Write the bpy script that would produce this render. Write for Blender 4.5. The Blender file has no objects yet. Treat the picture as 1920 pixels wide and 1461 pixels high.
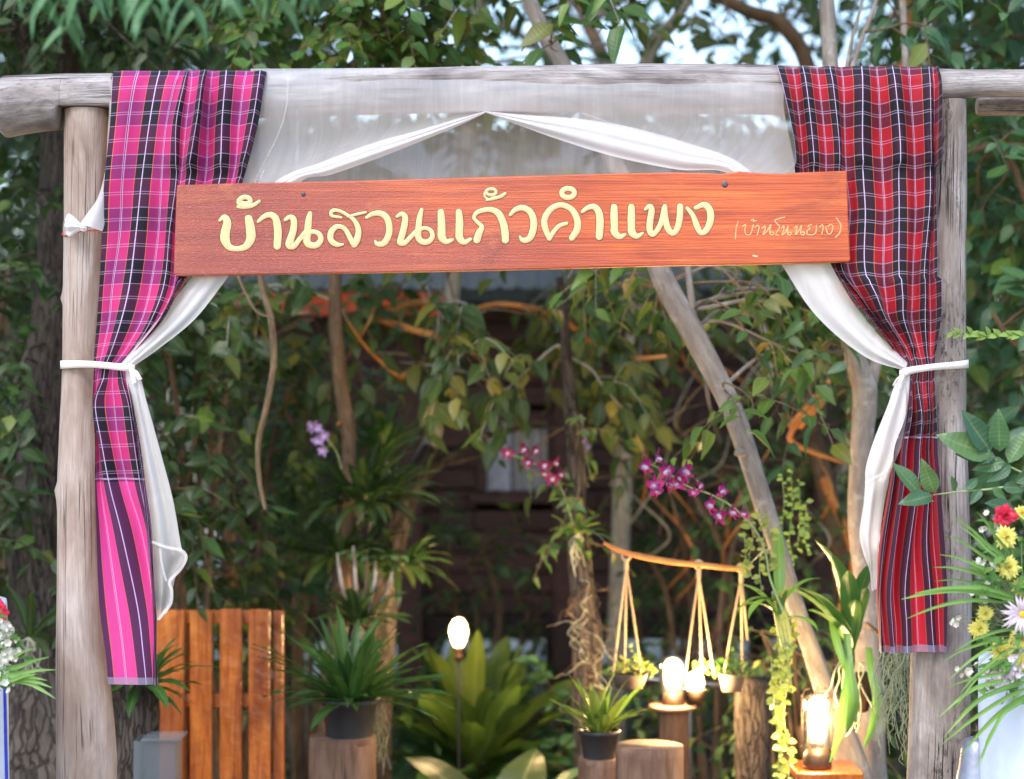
import bpy, math, random
import numpy as np
from mathutils import Vector, Matrix, noise

# ------------------------------------------------------------------ camera, sky, sun, exposure
SC = bpy.context.scene
COL = SC.collection
CAMZ, CAMD, F = 1.62, 4.5, 3780.0        # camera height, distance to the gate, focal length in photograph pixels
cam_data = bpy.data.cameras.new('camera')
cam = bpy.data.objects.new('camera', cam_data)
COL.objects.link(cam)
cam.location = (0, -CAMD, CAMZ)
cam.rotation_euler = (math.radians(90), 0, 0)
cam_data.sensor_width = 36.0
cam_data.lens = F / 1920 * 36.0
cam_data.clip_end = 400
cam_data.dof.use_dof = True
cam_data.dof.focus_distance = 4.42
cam_data.dof.aperture_fstop = 2.2
SC.camera = cam

SUN_EL, SUN_AZ = math.radians(50), math.radians(205)      # azimuth clockwise from +Y: behind the camera, a little to its left
world = bpy.data.worlds.new('World')
SC.world = world
world.use_nodes = True
wn = world.node_tree
bg = wn.nodes['Background']
sky = wn.nodes.new('ShaderNodeTexSky')
sky.sky_type = 'NISHITA'
sky.sun_disc = False
sky.sun_elevation = SUN_EL
sky.sun_rotation = SUN_AZ
sky.air_density = 1.0
sky.dust_density = 1.6
sky.ozone_density = 1.0
wn.links.new(sky.outputs[0], bg.inputs[0])
bg.inputs[1].default_value = 0.15
sun_data = bpy.data.lights.new('sun', 'SUN')
sun_data.energy = 0.55
sun_data.angle = math.radians(22)
sun_data.color = (1.0, 0.98, 0.97)
sun = bpy.data.objects.new('sun', sun_data)
COL.objects.link(sun)
sd = Vector((math.sin(SUN_AZ) * math.cos(SUN_EL), math.cos(SUN_AZ) * math.cos(SUN_EL), math.sin(SUN_EL)))
sun.rotation_euler = sd.to_track_quat('Z', 'Y').to_euler()
SC.view_settings.view_transform = 'Standard'
SC.view_settings.look = 'None'
SC.view_settings.exposure = 1.5
SC.view_settings.gamma = 1.0
SC.view_settings.use_curve_mapping = False
SC.render.engine = 'CYCLES'
SC.cycles.use_denoising = True
SC.cycles.max_bounces = 7
SC.cycles.transparent_max_bounces = 12
SC.cycles.sample_clamp_indirect = 6

R = random.Random(11)
NP = np.random.default_rng(7)


def P(px, py, Y=0.0):
    """World point seen at photograph pixel (px, py) on the plane at depth Y behind the gate."""
    d = Y + CAMD
    return np.array([(px - 960) * d / F, Y, CAMZ - (py - 730.5) * d / F])


def lin(r, g, b):
    f = lambda c: (c / 255 / 12.92) if c / 255 <= 0.04045 else ((c / 255 + 0.055) / 1.055) ** 2.4
    return (f(r), f(g), f(b), 1.0)


# ------------------------------------------------------------------ node helpers and materials
class NT:
    def __init__(self, name):
        self.m = bpy.data.materials.new(name)
        self.m.use_nodes = True
        self.t = self.m.node_tree
        self.b = self.t.nodes['Principled BSDF']
        self.out = self.t.nodes['Material Output']

    def n(self, typ, **kw):
        nd = self.t.nodes.new(typ)
        for k, v in kw.items():
            setattr(nd, k, v)
        return nd

    def l(self, a, b):
        self.t.links.new(a, b)

    def val(self, sock, v):
        if isinstance(v, (int, float, tuple)):
            sock.default_value = v
        else:
            self.l(v, sock)

    def math(self, op, a, b=0.0, clamp=False):
        nd = self.n('ShaderNodeMath', operation=op, use_clamp=clamp)
        self.val(nd.inputs[0], a)
        self.val(nd.inputs[1], b)
        return nd.outputs[0]

    def mix(self, fac, a, b, mode='MIX'):
        nd = self.n('ShaderNodeMix', data_type='RGBA', blend_type=mode)
        self.val(nd.inputs[0], fac)
        self.val(nd.inputs[6], a)
        self.val(nd.inputs[7], b)
        return nd.outputs[2]

    def ramp(self, fac, stops, interp='LINEAR'):
        nd = self.n('ShaderNodeValToRGB')
        nd.color_ramp.interpolation = interp
        el = nd.color_ramp.elements
        while len(el) > 1:
            el.remove(el[-1])
        el[0].position = stops[0][0]
        el[0].color = stops[0][1] if len(stops[0][1]) == 4 else (*stops[0][1], 1)
        for p, c in stops[1:]:
            e = el.new(p)
            e.color = c
        self.l(fac, nd.inputs[0])
        return nd.outputs[0]

    def gray(self, fac, stops, interp='LINEAR'):
        return self.ramp(fac, [(p, (v, v, v, 1)) for p, v in stops], interp)

    def uv(self):
        return self.n('ShaderNodeUVMap').outputs[0]

    def scaled(self, vec, s):
        nd = self.n('ShaderNodeMapping')
        self.l(vec, nd.inputs[0])
        nd.inputs[3].default_value = s
        return nd.outputs[0]

    def noise(self, vec, scale, detail=4, rough=0.55, dist=0.0):
        nd = self.n('ShaderNodeTexNoise')
        self.l(vec, nd.inputs['Vector'])
        nd.inputs['Scale'].default_value = scale
        nd.inputs['Detail'].default_value = detail
        nd.inputs['Roughness'].default_value = rough
        nd.inputs['Distortion'].default_value = dist
        return nd.outputs[0]

    def bump(self, h, strength, dist=0.01, target=None):
        nd = self.n('ShaderNodeBump')
        nd.inputs['Strength'].default_value = strength
        nd.inputs['Distance'].default_value = dist
        self.l(h, nd.inputs['Height'])
        self.l(nd.outputs[0], (target or self.b).inputs['Normal'])
        return nd.outputs[0]

    def rnd(self):
        """per piece random value: object random plus the tint attribute of joined pieces"""
        a = self.n('ShaderNodeAttribute', attribute_name='tint').outputs['Fac']
        o = self.n('ShaderNodeObjectInfo').outputs['Random']
        return self.math('FRACT', self.math('ADD', a, o))

    def set(self, **kw):
        for k, v in kw.items():
            s = self.b.inputs[k.replace('_', ' ')]
            self.val(s, v)


def leaf_mat(name, cols, trans=0.3, rough=0.42, spec=0.5, vein=0.25):
    m = NT(name)
    r = m.rnd()
    n = len(cols)
    c = m.ramp(r, [(i / max(1, n - 1), lin(*cc)) for i, cc in enumerate(cols)])
    uv = m.uv()
    sep = m.n('ShaderNodeSeparateXYZ')
    m.l(uv, sep.inputs[0])
    mid = m.math('ABSOLUTE', m.math('SUBTRACT', sep.outputs[0], 0.5))
    rib = m.gray(mid, [(0.0, 1), (0.035, 0.6), (0.06, 0)])
    geo = m.n('ShaderNodeNewGeometry')
    blot = m.noise(geo.outputs['Position'], 55, 3)
    c = m.mix(m.math('MULTIPLY', blot, 0.45), c, m.mix(0.5, c, lin(110, 120, 50)))
    c2 = m.mix(m.math('MULTIPLY', rib, vein), c, lin(170, 185, 110))
    m.set(Base_Color=c2, Roughness=rough)
    m.b.inputs['Specular IOR Level'].default_value = spec
    side = m.math('MULTIPLY', mid, 3.0)
    wav = m.n('ShaderNodeTexWave', wave_type='BANDS', bands_direction='Y')
    m.l(m.scaled(uv, (1, 1, 1)), wav.inputs[0])
    wav.inputs['Scale'].default_value = 3.2
    h = m.math('ADD', m.math('MULTIPLY', wav.outputs['Fac'], 0.5), rib)
    m.bump(h, 0.2, 0.003)
    tr = m.n('ShaderNodeBsdfTranslucent')
    m.l(m.mix(0.5, c2, lin(104, 156, 66), 'MIX'), tr.inputs[0])
    mx = m.n('ShaderNodeMixShader')
    mx.inputs[0].default_value = trans
    m.l(m.b.outputs[0], mx.inputs[1])
    m.l(tr.outputs[0], mx.inputs[2])
    m.l(mx.outputs[0], m.out.inputs[0])
    return m.m


def flat_mat(name, col, rough=0.6, spec=0.5, bumpy=0.0, bscale=60, metallic=0.0, var=0.12, coat=0.0):
    m = NT(name)
    geo = m.n('ShaderNodeTexCoord')
    nz = m.noise(geo.outputs['Object'], bscale, 4)
    c0 = lin(*col)
    dk = tuple(x * (1 - var * 2) for x in c0[:3]) + (1,)
    lt = tuple(min(1, x * (1 + var)) for x in c0[:3]) + (1,)
    m.set(Base_Color=m.ramp(nz, [(0.3, dk), (0.7, lt)]), Roughness=rough, Metallic=metallic)
    m.b.inputs['Specular IOR Level'].default_value = spec
    m.b.inputs['Coat Weight'].default_value = coat
    if bumpy:
        m.bump(nz, bumpy, 0.004)
    return m.m


def bark_mat(name, dark, mid, light, scale=1.0, crack=0.6, strength=0.7, lichen=None):
    """bark on a tube: uv in metres, u round the trunk, v along it"""
    m = NT(name)
    uv = m.uv()
    v1 = m.noise(m.scaled(uv, (30 * scale, 7 * scale, 1)), 1.0, 6, 0.65, 0.4)
    v2 = m.noise(m.scaled(uv, (9 * scale, 5 * scale, 1)), 1.0, 4)
    vo = m.n('ShaderNodeTexVoronoi', feature='DISTANCE_TO_EDGE')
    dn = m.n('ShaderNodeVectorMath', operation='ADD')
    nz3 = m.n('ShaderNodeTexNoise')
    m.l(m.scaled(uv, (40, 16, 1)), nz3.inputs['Vector'])
    nz3.inputs['Scale'].default_value = 1.0
    nz3.inputs['Detail'].default_value = 5
    sc3 = m.n('ShaderNodeVectorMath', operation='SCALE')
    m.l(nz3.outputs['Color'], sc3.inputs[0])
    sc3.inputs['Scale'].default_value = 1.6
    m.l(m.scaled(uv, (42 * scale, 7 * scale, 1)), dn.inputs[0])
    m.l(sc3.outputs[0], dn.inputs[1])
    m.l(dn.outputs[0], vo.inputs['Vector'])
    vo.inputs['Scale'].default_value = 1.0
    vo.inputs['Randomness'].default_value = 1.0
    ck = m.gray(vo.outputs['Distance'], [(0.0, 0), (0.12, 1)])
    c = m.ramp(v1, [(0.25, lin(*dark)), (0.5, lin(*mid)), (0.75, lin(*light))])
    c = m.mix(m.math('MULTIPLY', m.gray(v2, [(0.45, 0), (0.62, 1)]), 0.5), c, lin(*light))
    if lichen:
        li = m.gray(m.noise(m.scaled(uv, (14, 14, 1)), 1.0, 5, 0.7), [(0.54, 0), (0.62, 1)])
        c = m.mix(m.math('MULTIPLY', li, 0.7), c, lin(*lichen))
    c = m.mix(m.math('MULTIPLY', m.math('SUBTRACT', 1.0, ck), crack), c, tuple(x * 0.4 for x in lin(*dark)[:3]) + (1,))
    m.set(Base_Color=c, Roughness=0.85)
    m.b.inputs['Specular IOR Level'].default_value = 0.25
    m.bump(m.math('ADD', m.math('MULTIPLY', v1, 0.6), m.math('MULTIPLY', ck, crack)), strength, 0.012)
    return m.m


def weathered_mat(name, dark, mid, light, crack=0.8, stain=0.5, seed=0.0, spots=0.0):
    """bare weathered timber: grain and drying cracks along v"""
    m = NT(name)
    mp = m.n('ShaderNodeMapping')
    m.l(m.uv(), mp.inputs[0])
    mp.inputs[1].default_value = (seed, seed * 1.7, 0)
    uv = mp.outputs[0]
    g = m.noise(m.scaled(uv, (170, 10.0, 1)), 1.0, 6, 0.7, 0.2)
    g2 = m.noise(m.scaled(uv, (46, 3.2, 1)), 1.0, 6, 0.65, 0.35)
    bl = m.noise(m.scaled(uv, (13, 4.0, 1)), 1.0, 4, 0.65, 0.4)
    cr = m.gray(m.noise(m.scaled(uv, (60, 0.8, 1)), 1.0, 3, 0.5, 0.3), [(0.485, 0), (0.497, 1), (0.503, 1), (0.515, 0)])
    crm = m.gray(m.noise(m.scaled(uv, (7, 3, 1)), 1.0, 2), [(0.5, 0), (0.58, 1)])
    cr = m.math('MULTIPLY', cr, crm)
    c = m.ramp(bl, [(0.32, lin(*dark)), (0.5, lin(*mid)), (0.68, lin(*light))])
    c = m.mix(m.gray(g, [(0.35, 0.55), (0.65, 0)]), c, lin(*dark))
    c = m.mix(m.gray(g2, [(0.52, 0), (0.75, stain)]), c, lin(dark[0] * 0.7, dark[1] * 0.66, dark[2] * 0.62))
    if spots:
        sp = m.math('MULTIPLY', m.gray(m.noise(m.scaled(uv, (95, 40, 1)), 1.0, 5, 0.7), [(0.52, 0), (0.60, 1)]), m.gray(m.noise(m.scaled(uv, (9, 3, 1)), 1.0, 3), [(0.45, 0.1), (0.6, 1)]))
        c = m.mix(m.math('MULTIPLY', sp, spots), c, lin(66, 60, 58))
    c = m.mix(m.math('MULTIPLY', cr, crack), c, lin(38, 32, 30))
    m.set(Base_Color=c, Roughness=0.8)
    m.b.inputs['Specular IOR Level'].default_value = 0.3
    h = m.math('SUBTRACT', m.math('ADD', m.math('MULTIPLY', g, 0.5), m.math('MULTIPLY', g2, 0.5)), m.math('MULTIPLY', cr, 1.2))
    m.bump(h, 0.7, 0.006)
    return m.m


def varnished_mat(name, c1, c2, c3, rough=0.28, sx=2.0, sy=45.0, coat=0.6, patchy=False, swap=False):
    """varnished timber, grain along the object's x (or z with swap)"""
    m = NT(name)
    tc = m.n('ShaderNodeTexCoord').outputs['Object']
    s = (sy, 8, sx) if swap else (sx, 8, sy)
    wob = m.noise(m.scaled(tc, (2.2, 2, 5)), 1.0, 3)
    g = m.noise(m.scaled(tc, s), 1.0, 6, 0.62, 1.6)
    fine = m.noise(m.scaled(tc, tuple(x * (4 if x == sy else 3) for x in s)), 1.0, 4, 0.6)
    big = m.noise(m.scaled(tc, (1.6, 1, 3.0) if not swap else (6, 1, 3)), 1.0, 3, 0.5, 0.8)
    c = m.ramp(g, [(0.28, lin(*c3)), (0.5, lin(*c2)), (0.7, lin(*c1))])
    c = m.mix(m.gray(big, [(0.42, 0.0), (0.62, 0.65)]), c, lin(*c3))
    c = m.mix(m.gray(fine, [(0.55, 0), (0.8, 0.35)]), c, tuple(x * 0.45 for x in lin(*c3)[:3]) + (1,))
    if patchy:
        sep = m.n('ShaderNodeSeparateXYZ')
        m.l(tc, sep.inputs[0])
        left = m.gray(m.math('ADD', m.math('MULTIPLY', sep.outputs[0], -0.7), m.math('MULTIPLY', wob, 0.9)), [(0.30, 0), (0.95, 1)])
        c = m.mix(m.math('MULTIPLY', left, 0.6), c, m.ramp(g, [(0.3, lin(120, 34, 26)), (0.55, lin(160, 54, 40)), (0.75, lin(180, 78, 50))]))
        sp_ = m.noise(m.scaled(tc, (5, 2, 14)), 1.0, 5, 0.65, 0.6)
        c = m.mix(m.gray(sp_, [(0.55, 0), (0.72, 0.6)]), c, lin(120, 40, 24))
        c = m.mix(m.gray(m.noise(m.scaled(tc, (9, 2, 20)), 1.0, 4, 0.6), [(0.62, 0), (0.75, 0.5)]), c, lin(222, 130, 64))
        spk = m.noise(m.scaled(tc, (130, 40, 210)), 1.0, 4, 0.7)
        c = m.mix(m.math('MULTIPLY', left, m.gray(spk, [(0.52, 0), (0.72, 0.45)])), c, lin(214, 140, 138))  # pinkish flecks put the varnish's speckled sky sheen into the colour
        pore = m.noise(m.scaled(tc, (260, 60, 380)), 1.0, 3, 0.7)
        m.set(Roughness=m.math('ADD', m.math('MULTIPLY', left, 0.16), 0.34))
        m.bump(m.math('ADD', m.math('MULTIPLY', pore, m.math('ADD', m.math('MULTIPLY', left, 0.9), 0.15)), m.math('MULTIPLY', fine, 0.4)), 0.9, 0.004)
        m.b.inputs['Coat Weight'].default_value = coat
        m.l(m.math('ADD', m.math('MULTIPLY', left, 0.75), 0.2), m.b.inputs['Coat Weight'])
        m.b.inputs['Coat Roughness'].default_value = 0.32
        m.b.inputs['Coat IOR'].default_value = 1.7
        m.l(m.b.inputs['Normal'].links[0].from_socket, m.b.inputs['Coat Normal'])
    else:
        m.set(Roughness=rough)
        m.b.inputs['Coat Weight'].default_value = coat
        m.b.inputs['Coat Roughness'].default_value = 0.15
        m.bump(m.math('ADD', m.math('MULTIPLY', m.noise(tc, 26, 3), 2.0), m.math('MULTIPLY', fine, 0.4)), 0.5, 0.004)
        m.l(m.b.inputs['Normal'].links[0].from_socket, m.b.inputs['Coat Normal'])
    m.set(Base_Color=c)
    return m.m


def plaid_mat(name, hot, mute, plum, navy, orange, pale, half, weft, plain_at, hot2, plum2):
    """woven checks: u across the cloth and v down it in metres; attribute 'along' = metres above the hem"""
    m = NT(name)
    sep = m.n('ShaderNodeSeparateXYZ')
    m.l(m.uv(), sep.inputs[0])
    per = 2 * half
    fu = m.math('FRACT', m.math('ADD', m.math('DIVIDE', sep.outputs[0], per), 100.25))   # 0.25 = centre of the bright stripe
    fv = m.math('FRACT', m.math('ADD', m.math('DIVIDE', sep.outputs[1], weft), 100.0))
    along = m.n('ShaderNodeAttribute', attribute_name='along').outputs['Fac']
    k = 0.0225 / per * 0.088
    a = 0.25 - 0.285   # the bright stripe is a little wider than the dark one
    b = 0.25 + 0.285
    b = 0.535

    def warp(A, A2, D, D2):
        # bright half [0, .535], dark half [.535, 1]
        ln = 0.011
        return m.ramp(fu, [(0.0, lin(*orange)), (0.014, lin(*A)), (0.25 - 2.1 * ln, lin(*pale)), (0.25 - 1.1 * ln, lin(*A2)), (0.25 + 0.9 * ln, lin(*pale)),
                           (0.25 + 1.9 * ln, lin(*A)), (0.52, lin(*orange)), (0.535, lin(*D)), (0.757 - ln * 1.3, lin(*pale)), (0.757 + ln * 1.3, lin(*D2)), (0.757 + ln * 1.31, lin(*D))], 'CONSTANT')
    light = warp(hot, mute, plum, plum)
    dark = warp(mute, mute, navy, navy)
    plain = warp(hot2, hot2, plum2, plum2)
    sel = m.gray(fv, [(0.0, 1), (0.46, 0)], 'CONSTANT')
    c = m.mix(sel, light, dark)
    wl = m.gray(fv, [(0.0, 0.75), (0.018, 0), (0.20, 0.75), (0.215, 0), (0.245, 0.75), (0.26, 0), (0.455, 0.7), (0.47, 0), (0.70, 0.7), (0.715, 0), (0.75, 0.7), (0.765, 0)], 'CONSTANT')
    palec = m.mix(0.45, c, lin(*pale))
    c = m.mix(wl, c, palec)
    pl = m.gray(along, [(0.0, 1), (min(0.999, plain_at), 0)], 'CONSTANT')
    c = m.mix(pl, c, plain)
    # triple border lines where the checks end
    bl = m.gray(m.math('SUBTRACT', along, plain_at), [(0.0, 0), (0.001, 1), (0.003, 0), (0.007, 1), (0.009, 0), (0.013, 1), (0.015, 0)], 'CONSTANT')
    c = m.mix(m.math('MULTIPLY', bl, 0.55), c, lin(*pale))
    hem = m.gray(along, [(0.0, 1), (0.013, 0)], 'CONSTANT')
    c = m.mix(m.math('MULTIPLY', hem, 0.6), c, lin(150, 150, 175))
    uvm = m.scaled(m.uv(), (1, 1, 1))
    wv = m.noise(m.scaled(uvm, (900, 300, 1)), 1.0, 2)
    wv2 = m.noise(m.scaled(uvm, (14, 9, 1)), 1.0, 4)
    c = m.mix(m.math('MULTIPLY', wv, 0.10), c, m.mix(0.35, c, lin(240, 220, 240)))
    m.set(Base_Color=c, Roughness=0.62)
    m.b.inputs['Specular IOR Level'].default_value = 0.18
    m.b.inputs['Sheen Weight'].default_value = 0.04
    m.bump(m.math('ADD', m.math('MULTIPLY', wv, 0.25), m.math('MULTIPLY', wv2, 2.0)), 0.35, 0.004)
    tr = m.n('ShaderNodeBsdfTranslucent')
    m.l(c, tr.inputs[0])
    mx = m.n('ShaderNodeMixShader')
    mx.inputs[0].default_value = 0.15
    m.l(m.b.outputs[0], mx.inputs[1])
    m.l(tr.outputs[0], mx.inputs[2])
    m.l(mx.outputs[0], m.out.inputs[0])
    return m.m


def sheer_mat():
    """thin voile: attribute 'layers' says how many thicknesses lie on each other"""
    m = NT('sheer_voile')
    lay = m.n('ShaderNodeAttribute', attribute_name='layers').outputs['Fac']
    uv = m.uv()
    streak = m.noise(m.scaled(uv, (38, 4, 1)), 1.0, 5, 0.65, 0.9)
    weave = m.noise(m.scaled(uv, (700, 700, 1)), 1.0, 2)
    a = m.math('SUBTRACT', 1.0, m.math('POWER', m.math('ADD', 0.60, m.math('MULTIPLY', m.math('SUBTRACT', 0.5, streak), 0.26)), lay))
    df = m.n('ShaderNodeBsdfDiffuse')
    df.inputs[0].default_value = (0.9, 0.9, 0.93, 1)
    tl = m.n('ShaderNodeBsdfTranslucent')
    tl.inputs[0].default_value = (0.9, 0.9, 0.93, 1)
    mx = m.n('ShaderNodeMixShader')
    mx.inputs[0].default_value = 0.35
    m.l(df.outputs[0], mx.inputs[1])
    m.l(tl.outputs[0], mx.inputs[2])
    tp = m.n('ShaderNodeBsdfTransparent')
    m2 = m.n('ShaderNodeMixShader')
    m.l(m.math('MINIMUM', a, 0.985), m2.inputs[0])
    m.l(tp.outputs[0], m2.inputs[1])
    m.l(mx.outputs[0], m2.inputs[2])
    m.l(m2.outputs[0], m.out.inputs[0])
    bp = m.n('ShaderNodeBump')
    bp.inputs['Strength'].default_value = 0.3
    bp.inputs['Distance'].default_value = 0.002
    m.l(m.math('ADD', streak, m.math('MULTIPLY', weave, 0.1)), bp.inputs['Height'])
    m.l(bp.outputs[0], df.inputs['Normal'])
    return m.m


def emit_mat(name, col, s):
    m = NT(name)
    m.set(Base_Color=(0.9, 0.8, 0.6, 1))
    m.b.inputs['Emission Color'].default_value = col
    m.b.inputs['Emission Strength'].default_value = s
    return m.m


def glass_mat(name, tint, alpha, rough=0.1):
    m = NT(name)
    gl = m.n('ShaderNodeBsdfGlossy')
    gl.inputs['Roughness'].default_value = rough
    tp = m.n('ShaderNodeBsdfTransparent')
    tp.inputs[0].default_value = tint
    df = m.n('ShaderNodeBsdfDiffuse')
    df.inputs[0].default_value = (0.5, 0.55, 0.6, 1)
    a = m.n('ShaderNodeMixShader')
    fr = m.n('ShaderNodeFresnel')
    fr.inputs[0].default_value = 1.5
    m.l(fr.outputs[0], a.inputs[0])
    m.l(tp.outputs[0], a.inputs[1])
    m.l(gl.outputs[0], a.inputs[2])
    b = m.n('ShaderNodeMixShader')
    b.inputs[0].default_value = alpha
    m.l(a.outputs[0], b.inputs[1])
    m.l(df.outputs[0], b.inputs[2])
    m.l(b.outputs[0], m.out.inputs[0])
    return m.m


def petal_mat(name, inner, outer, rough=0.5, trans=0.3):
    m = NT(name)
    sep = m.n('ShaderNodeSeparateXYZ')
    m.l(m.uv(), sep.inputs[0])
    c = m.ramp(sep.outputs[1], [(0.0, lin(*inner)), (0.45, lin(*outer)), (1.0, lin(*outer))])
    c = m.mix(m.math('MULTIPLY', m.rnd(), 0.22), c, tuple(x * 0.5 for x in lin(*outer)[:3]) + (1,))
    m.set(Base_Color=c, Roughness=rough)
    tr = m.n('ShaderNodeBsdfTranslucent')
    m.l(c, tr.inputs[0])
    mx = m.n('ShaderNodeMixShader')
    mx.inputs[0].default_value = trans
    m.l(m.b.outputs[0], mx.inputs[1])
    m.l(tr.outputs[0], mx.inputs[2])
    m.l(mx.outputs[0], m.out.inputs[0])
    return m.m


M = {}
M['leaf_soft'] = leaf_mat('leaf_soft', [(72, 128, 92), (92, 146, 104), (60, 112, 82), (112, 160, 116)], 0.3)
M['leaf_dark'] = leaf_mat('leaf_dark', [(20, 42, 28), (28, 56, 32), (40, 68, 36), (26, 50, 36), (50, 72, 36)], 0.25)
M['leaf_mid'] = leaf_mat('leaf_mid', [(44, 82, 44), (58, 100, 46), (76, 114, 48), (46, 88, 54), (104, 134, 56), (120, 126, 54)], 0.3)
M['leaf_bright'] = leaf_mat('leaf_bright', [(84, 140, 62), (104, 156, 70), (70, 128, 62), (128, 168, 84)], 0.35)
M['leaf_olive'] = leaf_mat('leaf_olive', [(56, 74, 38), (84, 96, 40), (44, 72, 38), (116, 112, 44), (52, 80, 46), (60, 86, 40), (140, 124, 52)], 0.3)
M['leaf_blue'] = leaf_mat('leaf_blue', [(44, 88, 70), (56, 104, 74), (40, 82, 62), (72, 116, 78), (88, 124, 76)], 0.25, 0.38)
M['leaf_yellow'] = leaf_mat('leaf_yellow', [(150, 150, 50), (168, 150, 60), (130, 140, 56)], 0.4)
M['leaf_lime'] = leaf_mat('leaf_lime', [(140, 175, 80), (160, 190, 96)], 0.4)
M['fern'] = leaf_mat('fern', [(92, 114, 44), (112, 132, 50), (74, 100, 44), (134, 148, 58)], 0.3, 0.35, 0.5, 0.35)
M['fern_dark'] = leaf_mat('fern_dark', [(42, 84, 40), (56, 100, 46), (36, 74, 38), (70, 112, 44)], 0.25, 0.35, 0.5, 0.3)
M['grass_blade'] = leaf_mat('grass_blade', [(120, 170, 84), (140, 186, 100), (104, 154, 76)], 0.35, 0.4, 0.5, 0.4)
M['strap'] = leaf_mat('strap', [(70, 118, 60), (88, 136, 66), (104, 148, 74)], 0.25, 0.32, 0.5, 0.3)
M['pearl'] = leaf_mat('pearl', [(150, 160, 70), (170, 174, 90), (120, 140, 70)], 0.2, 0.45, 0.4, 0.0)
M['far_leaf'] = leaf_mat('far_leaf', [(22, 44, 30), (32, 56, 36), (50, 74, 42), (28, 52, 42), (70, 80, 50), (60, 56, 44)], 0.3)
M['bark_dark'] = bark_mat('bark_dark', (44, 38, 36), (72, 64, 58), (98, 90, 82), 1.5, 0.7, 0.9)
M['bark_gray'] = bark_mat('bark_gray', (112, 102, 96), (142, 132, 124), (168, 160, 152), 1.6, 0.1, 0.3, (180, 176, 168))
M['bark_brown'] = bark_mat('bark_brown', (74, 56, 44), (104, 84, 66), (134, 114, 92), 1.3, 0.3, 0.5)
M['bark_orange'] = bark_mat('bark_orange', (140, 82, 44), (186, 122, 66), (210, 156, 96), 2.0, 0.1, 0.3)
M['bark_pale'] = bark_mat('bark_pale', (120, 116, 106), (158, 152, 140), (190, 186, 174), 1.2, 0.2, 0.4, (110, 130, 100))
M['twig'] = bark_mat('twig', (78, 64, 50), (106, 90, 70), (140, 122, 98), 3.0, 0.1, 0.2)
M['timber'] = weathered_mat('timber', (142, 122, 110), (178, 160, 148), (202, 188, 180), 0.6, 0.12, 0.3)
M['timber_beam'] = weathered_mat('timber_beam', (112, 104, 102), (174, 166, 162), (208, 202, 200), 0.95, 0.6, 4.1, 0.35)
M['timber_dark'] = weathered_mat('timber_dark', (112, 100, 94), (166, 154, 146), (204, 194, 190), 1.0, 0.5, 9.3, 0.8)
M['stump'] = weathered_mat('stump', (84, 62, 50), (116, 90, 74), (140, 114, 96), 0.9, 0.5, 2.2)
M['sign'] = varnished_mat('sign', (222, 120, 50), (202, 90, 36), (158, 56, 24), 0.35, 1.8, 60, 0.5, True)
M['slat'] = varnished_mat('slat', (206, 130, 56), (182, 98, 36), (104, 40, 16), 0.3, 2.5, 40, 0.7, False, True)
M['house_board'] = varnished_mat('house_board', (86, 48, 44), (66, 38, 36), (50, 30, 29), 0.6, 1.5, 30, 0.0)
M['house_dark'] = flat_mat('house_dark', (40, 26, 24), 0.8)
M['fascia'] = varnished_mat('fascia', (214, 88, 34), (200, 76, 28), (176, 60, 24), 0.6, 1.5, 30, 0.0)
M['roof'] = flat_mat('roof', (120, 124, 122), 0.6, 0.5, 0.2, 9)
M['plaster'] = flat_mat('plaster', (176, 178, 184), 0.8, 0.3, 0.2, 12)
M['curtain'] = flat_mat('curtain', (214, 220, 240), 0.8, 0.3, 0.1, 20)
M['paint'] = flat_mat('paint', (230, 202, 150), 0.45, 0.4, 0.15, 90, var=0.04)
M['paint_edge'] = flat_mat('paint_edge', (116, 70, 30), 0.5)
M['scratch'] = flat_mat('scratch', (240, 178, 128), 0.6)
M['screw'] = flat_mat('screw', (96, 96, 100), 0.4, 0.5, 0.3, 200, 0.7)
M['chain'] = flat_mat('chain', (180, 182, 190), 0.35, 0.5, 0, 60, 0.8)
M['ribbon'] = flat_mat('ribbon', (246, 234, 228), 0.45, 0.5, 0.1, 120, var=0.03)
M['cord_red'] = flat_mat('cord_red', (200, 70, 60), 0.7)
M['pot'] = flat_mat('pot', (44, 46, 50), 0.45, 0.5, 0.1, 30)
M['soil'] = flat_mat('soil', (64, 46, 34), 0.95, 0.2, 1.0, 90)
M['rope'] = flat_mat('rope', (206, 178, 138), 0.9, 0.2, 0.8, 300)
M['pot_clay'] = flat_mat('pot_clay', (96, 88, 82), 0.7, 0.3, 0.2, 40)
M['metal_dark'] = flat_mat('metal_dark', (70, 56, 46), 0.45, 0.5, 0.2, 60, 0.6)
M['metal_gray'] = flat_mat('metal_gray', (150, 154, 170), 0.35, 0.5, 0.1, 40, 0.6)
M['concrete'] = flat_mat('concrete', (140, 136, 130), 0.9, 0.2, 0.3, 14)
M['root'] = flat_mat('root', (170, 172, 150), 0.9, 0.2)
M['moss'] = flat_mat('moss', (150, 158, 128), 0.95, 0.2)
M['bulb'] = emit_mat('bulb', (1.0, 0.80, 0.50, 1), 60)
M['bulb_glass'] = emit_mat('bulb_glass', (1.0, 0.66, 0.28, 1), 4.0)
_m = M['bulb_glass'].node_tree
_tp = _m.nodes.new('ShaderNodeBsdfTransparent')
_mx = _m.nodes.new('ShaderNodeMixShader')
_mx.inputs[0].default_value = 0.45
_m.links.new(_tp.outputs[0], _mx.inputs[1])
_m.links.new(_m.nodes['Principled BSDF'].outputs[0], _mx.inputs[2])
_m.links.new(_mx.outputs[0], _m.nodes['Material Output'].inputs[0])
M['lamp_glass'] = glass_mat('lamp_glass', (1, 0.95, 0.85, 1), 0.06, 0.05)
M['acrylic'] = glass_mat('acrylic', (0.88, 0.92, 0.94, 1), 0.17, 0.12)
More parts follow.
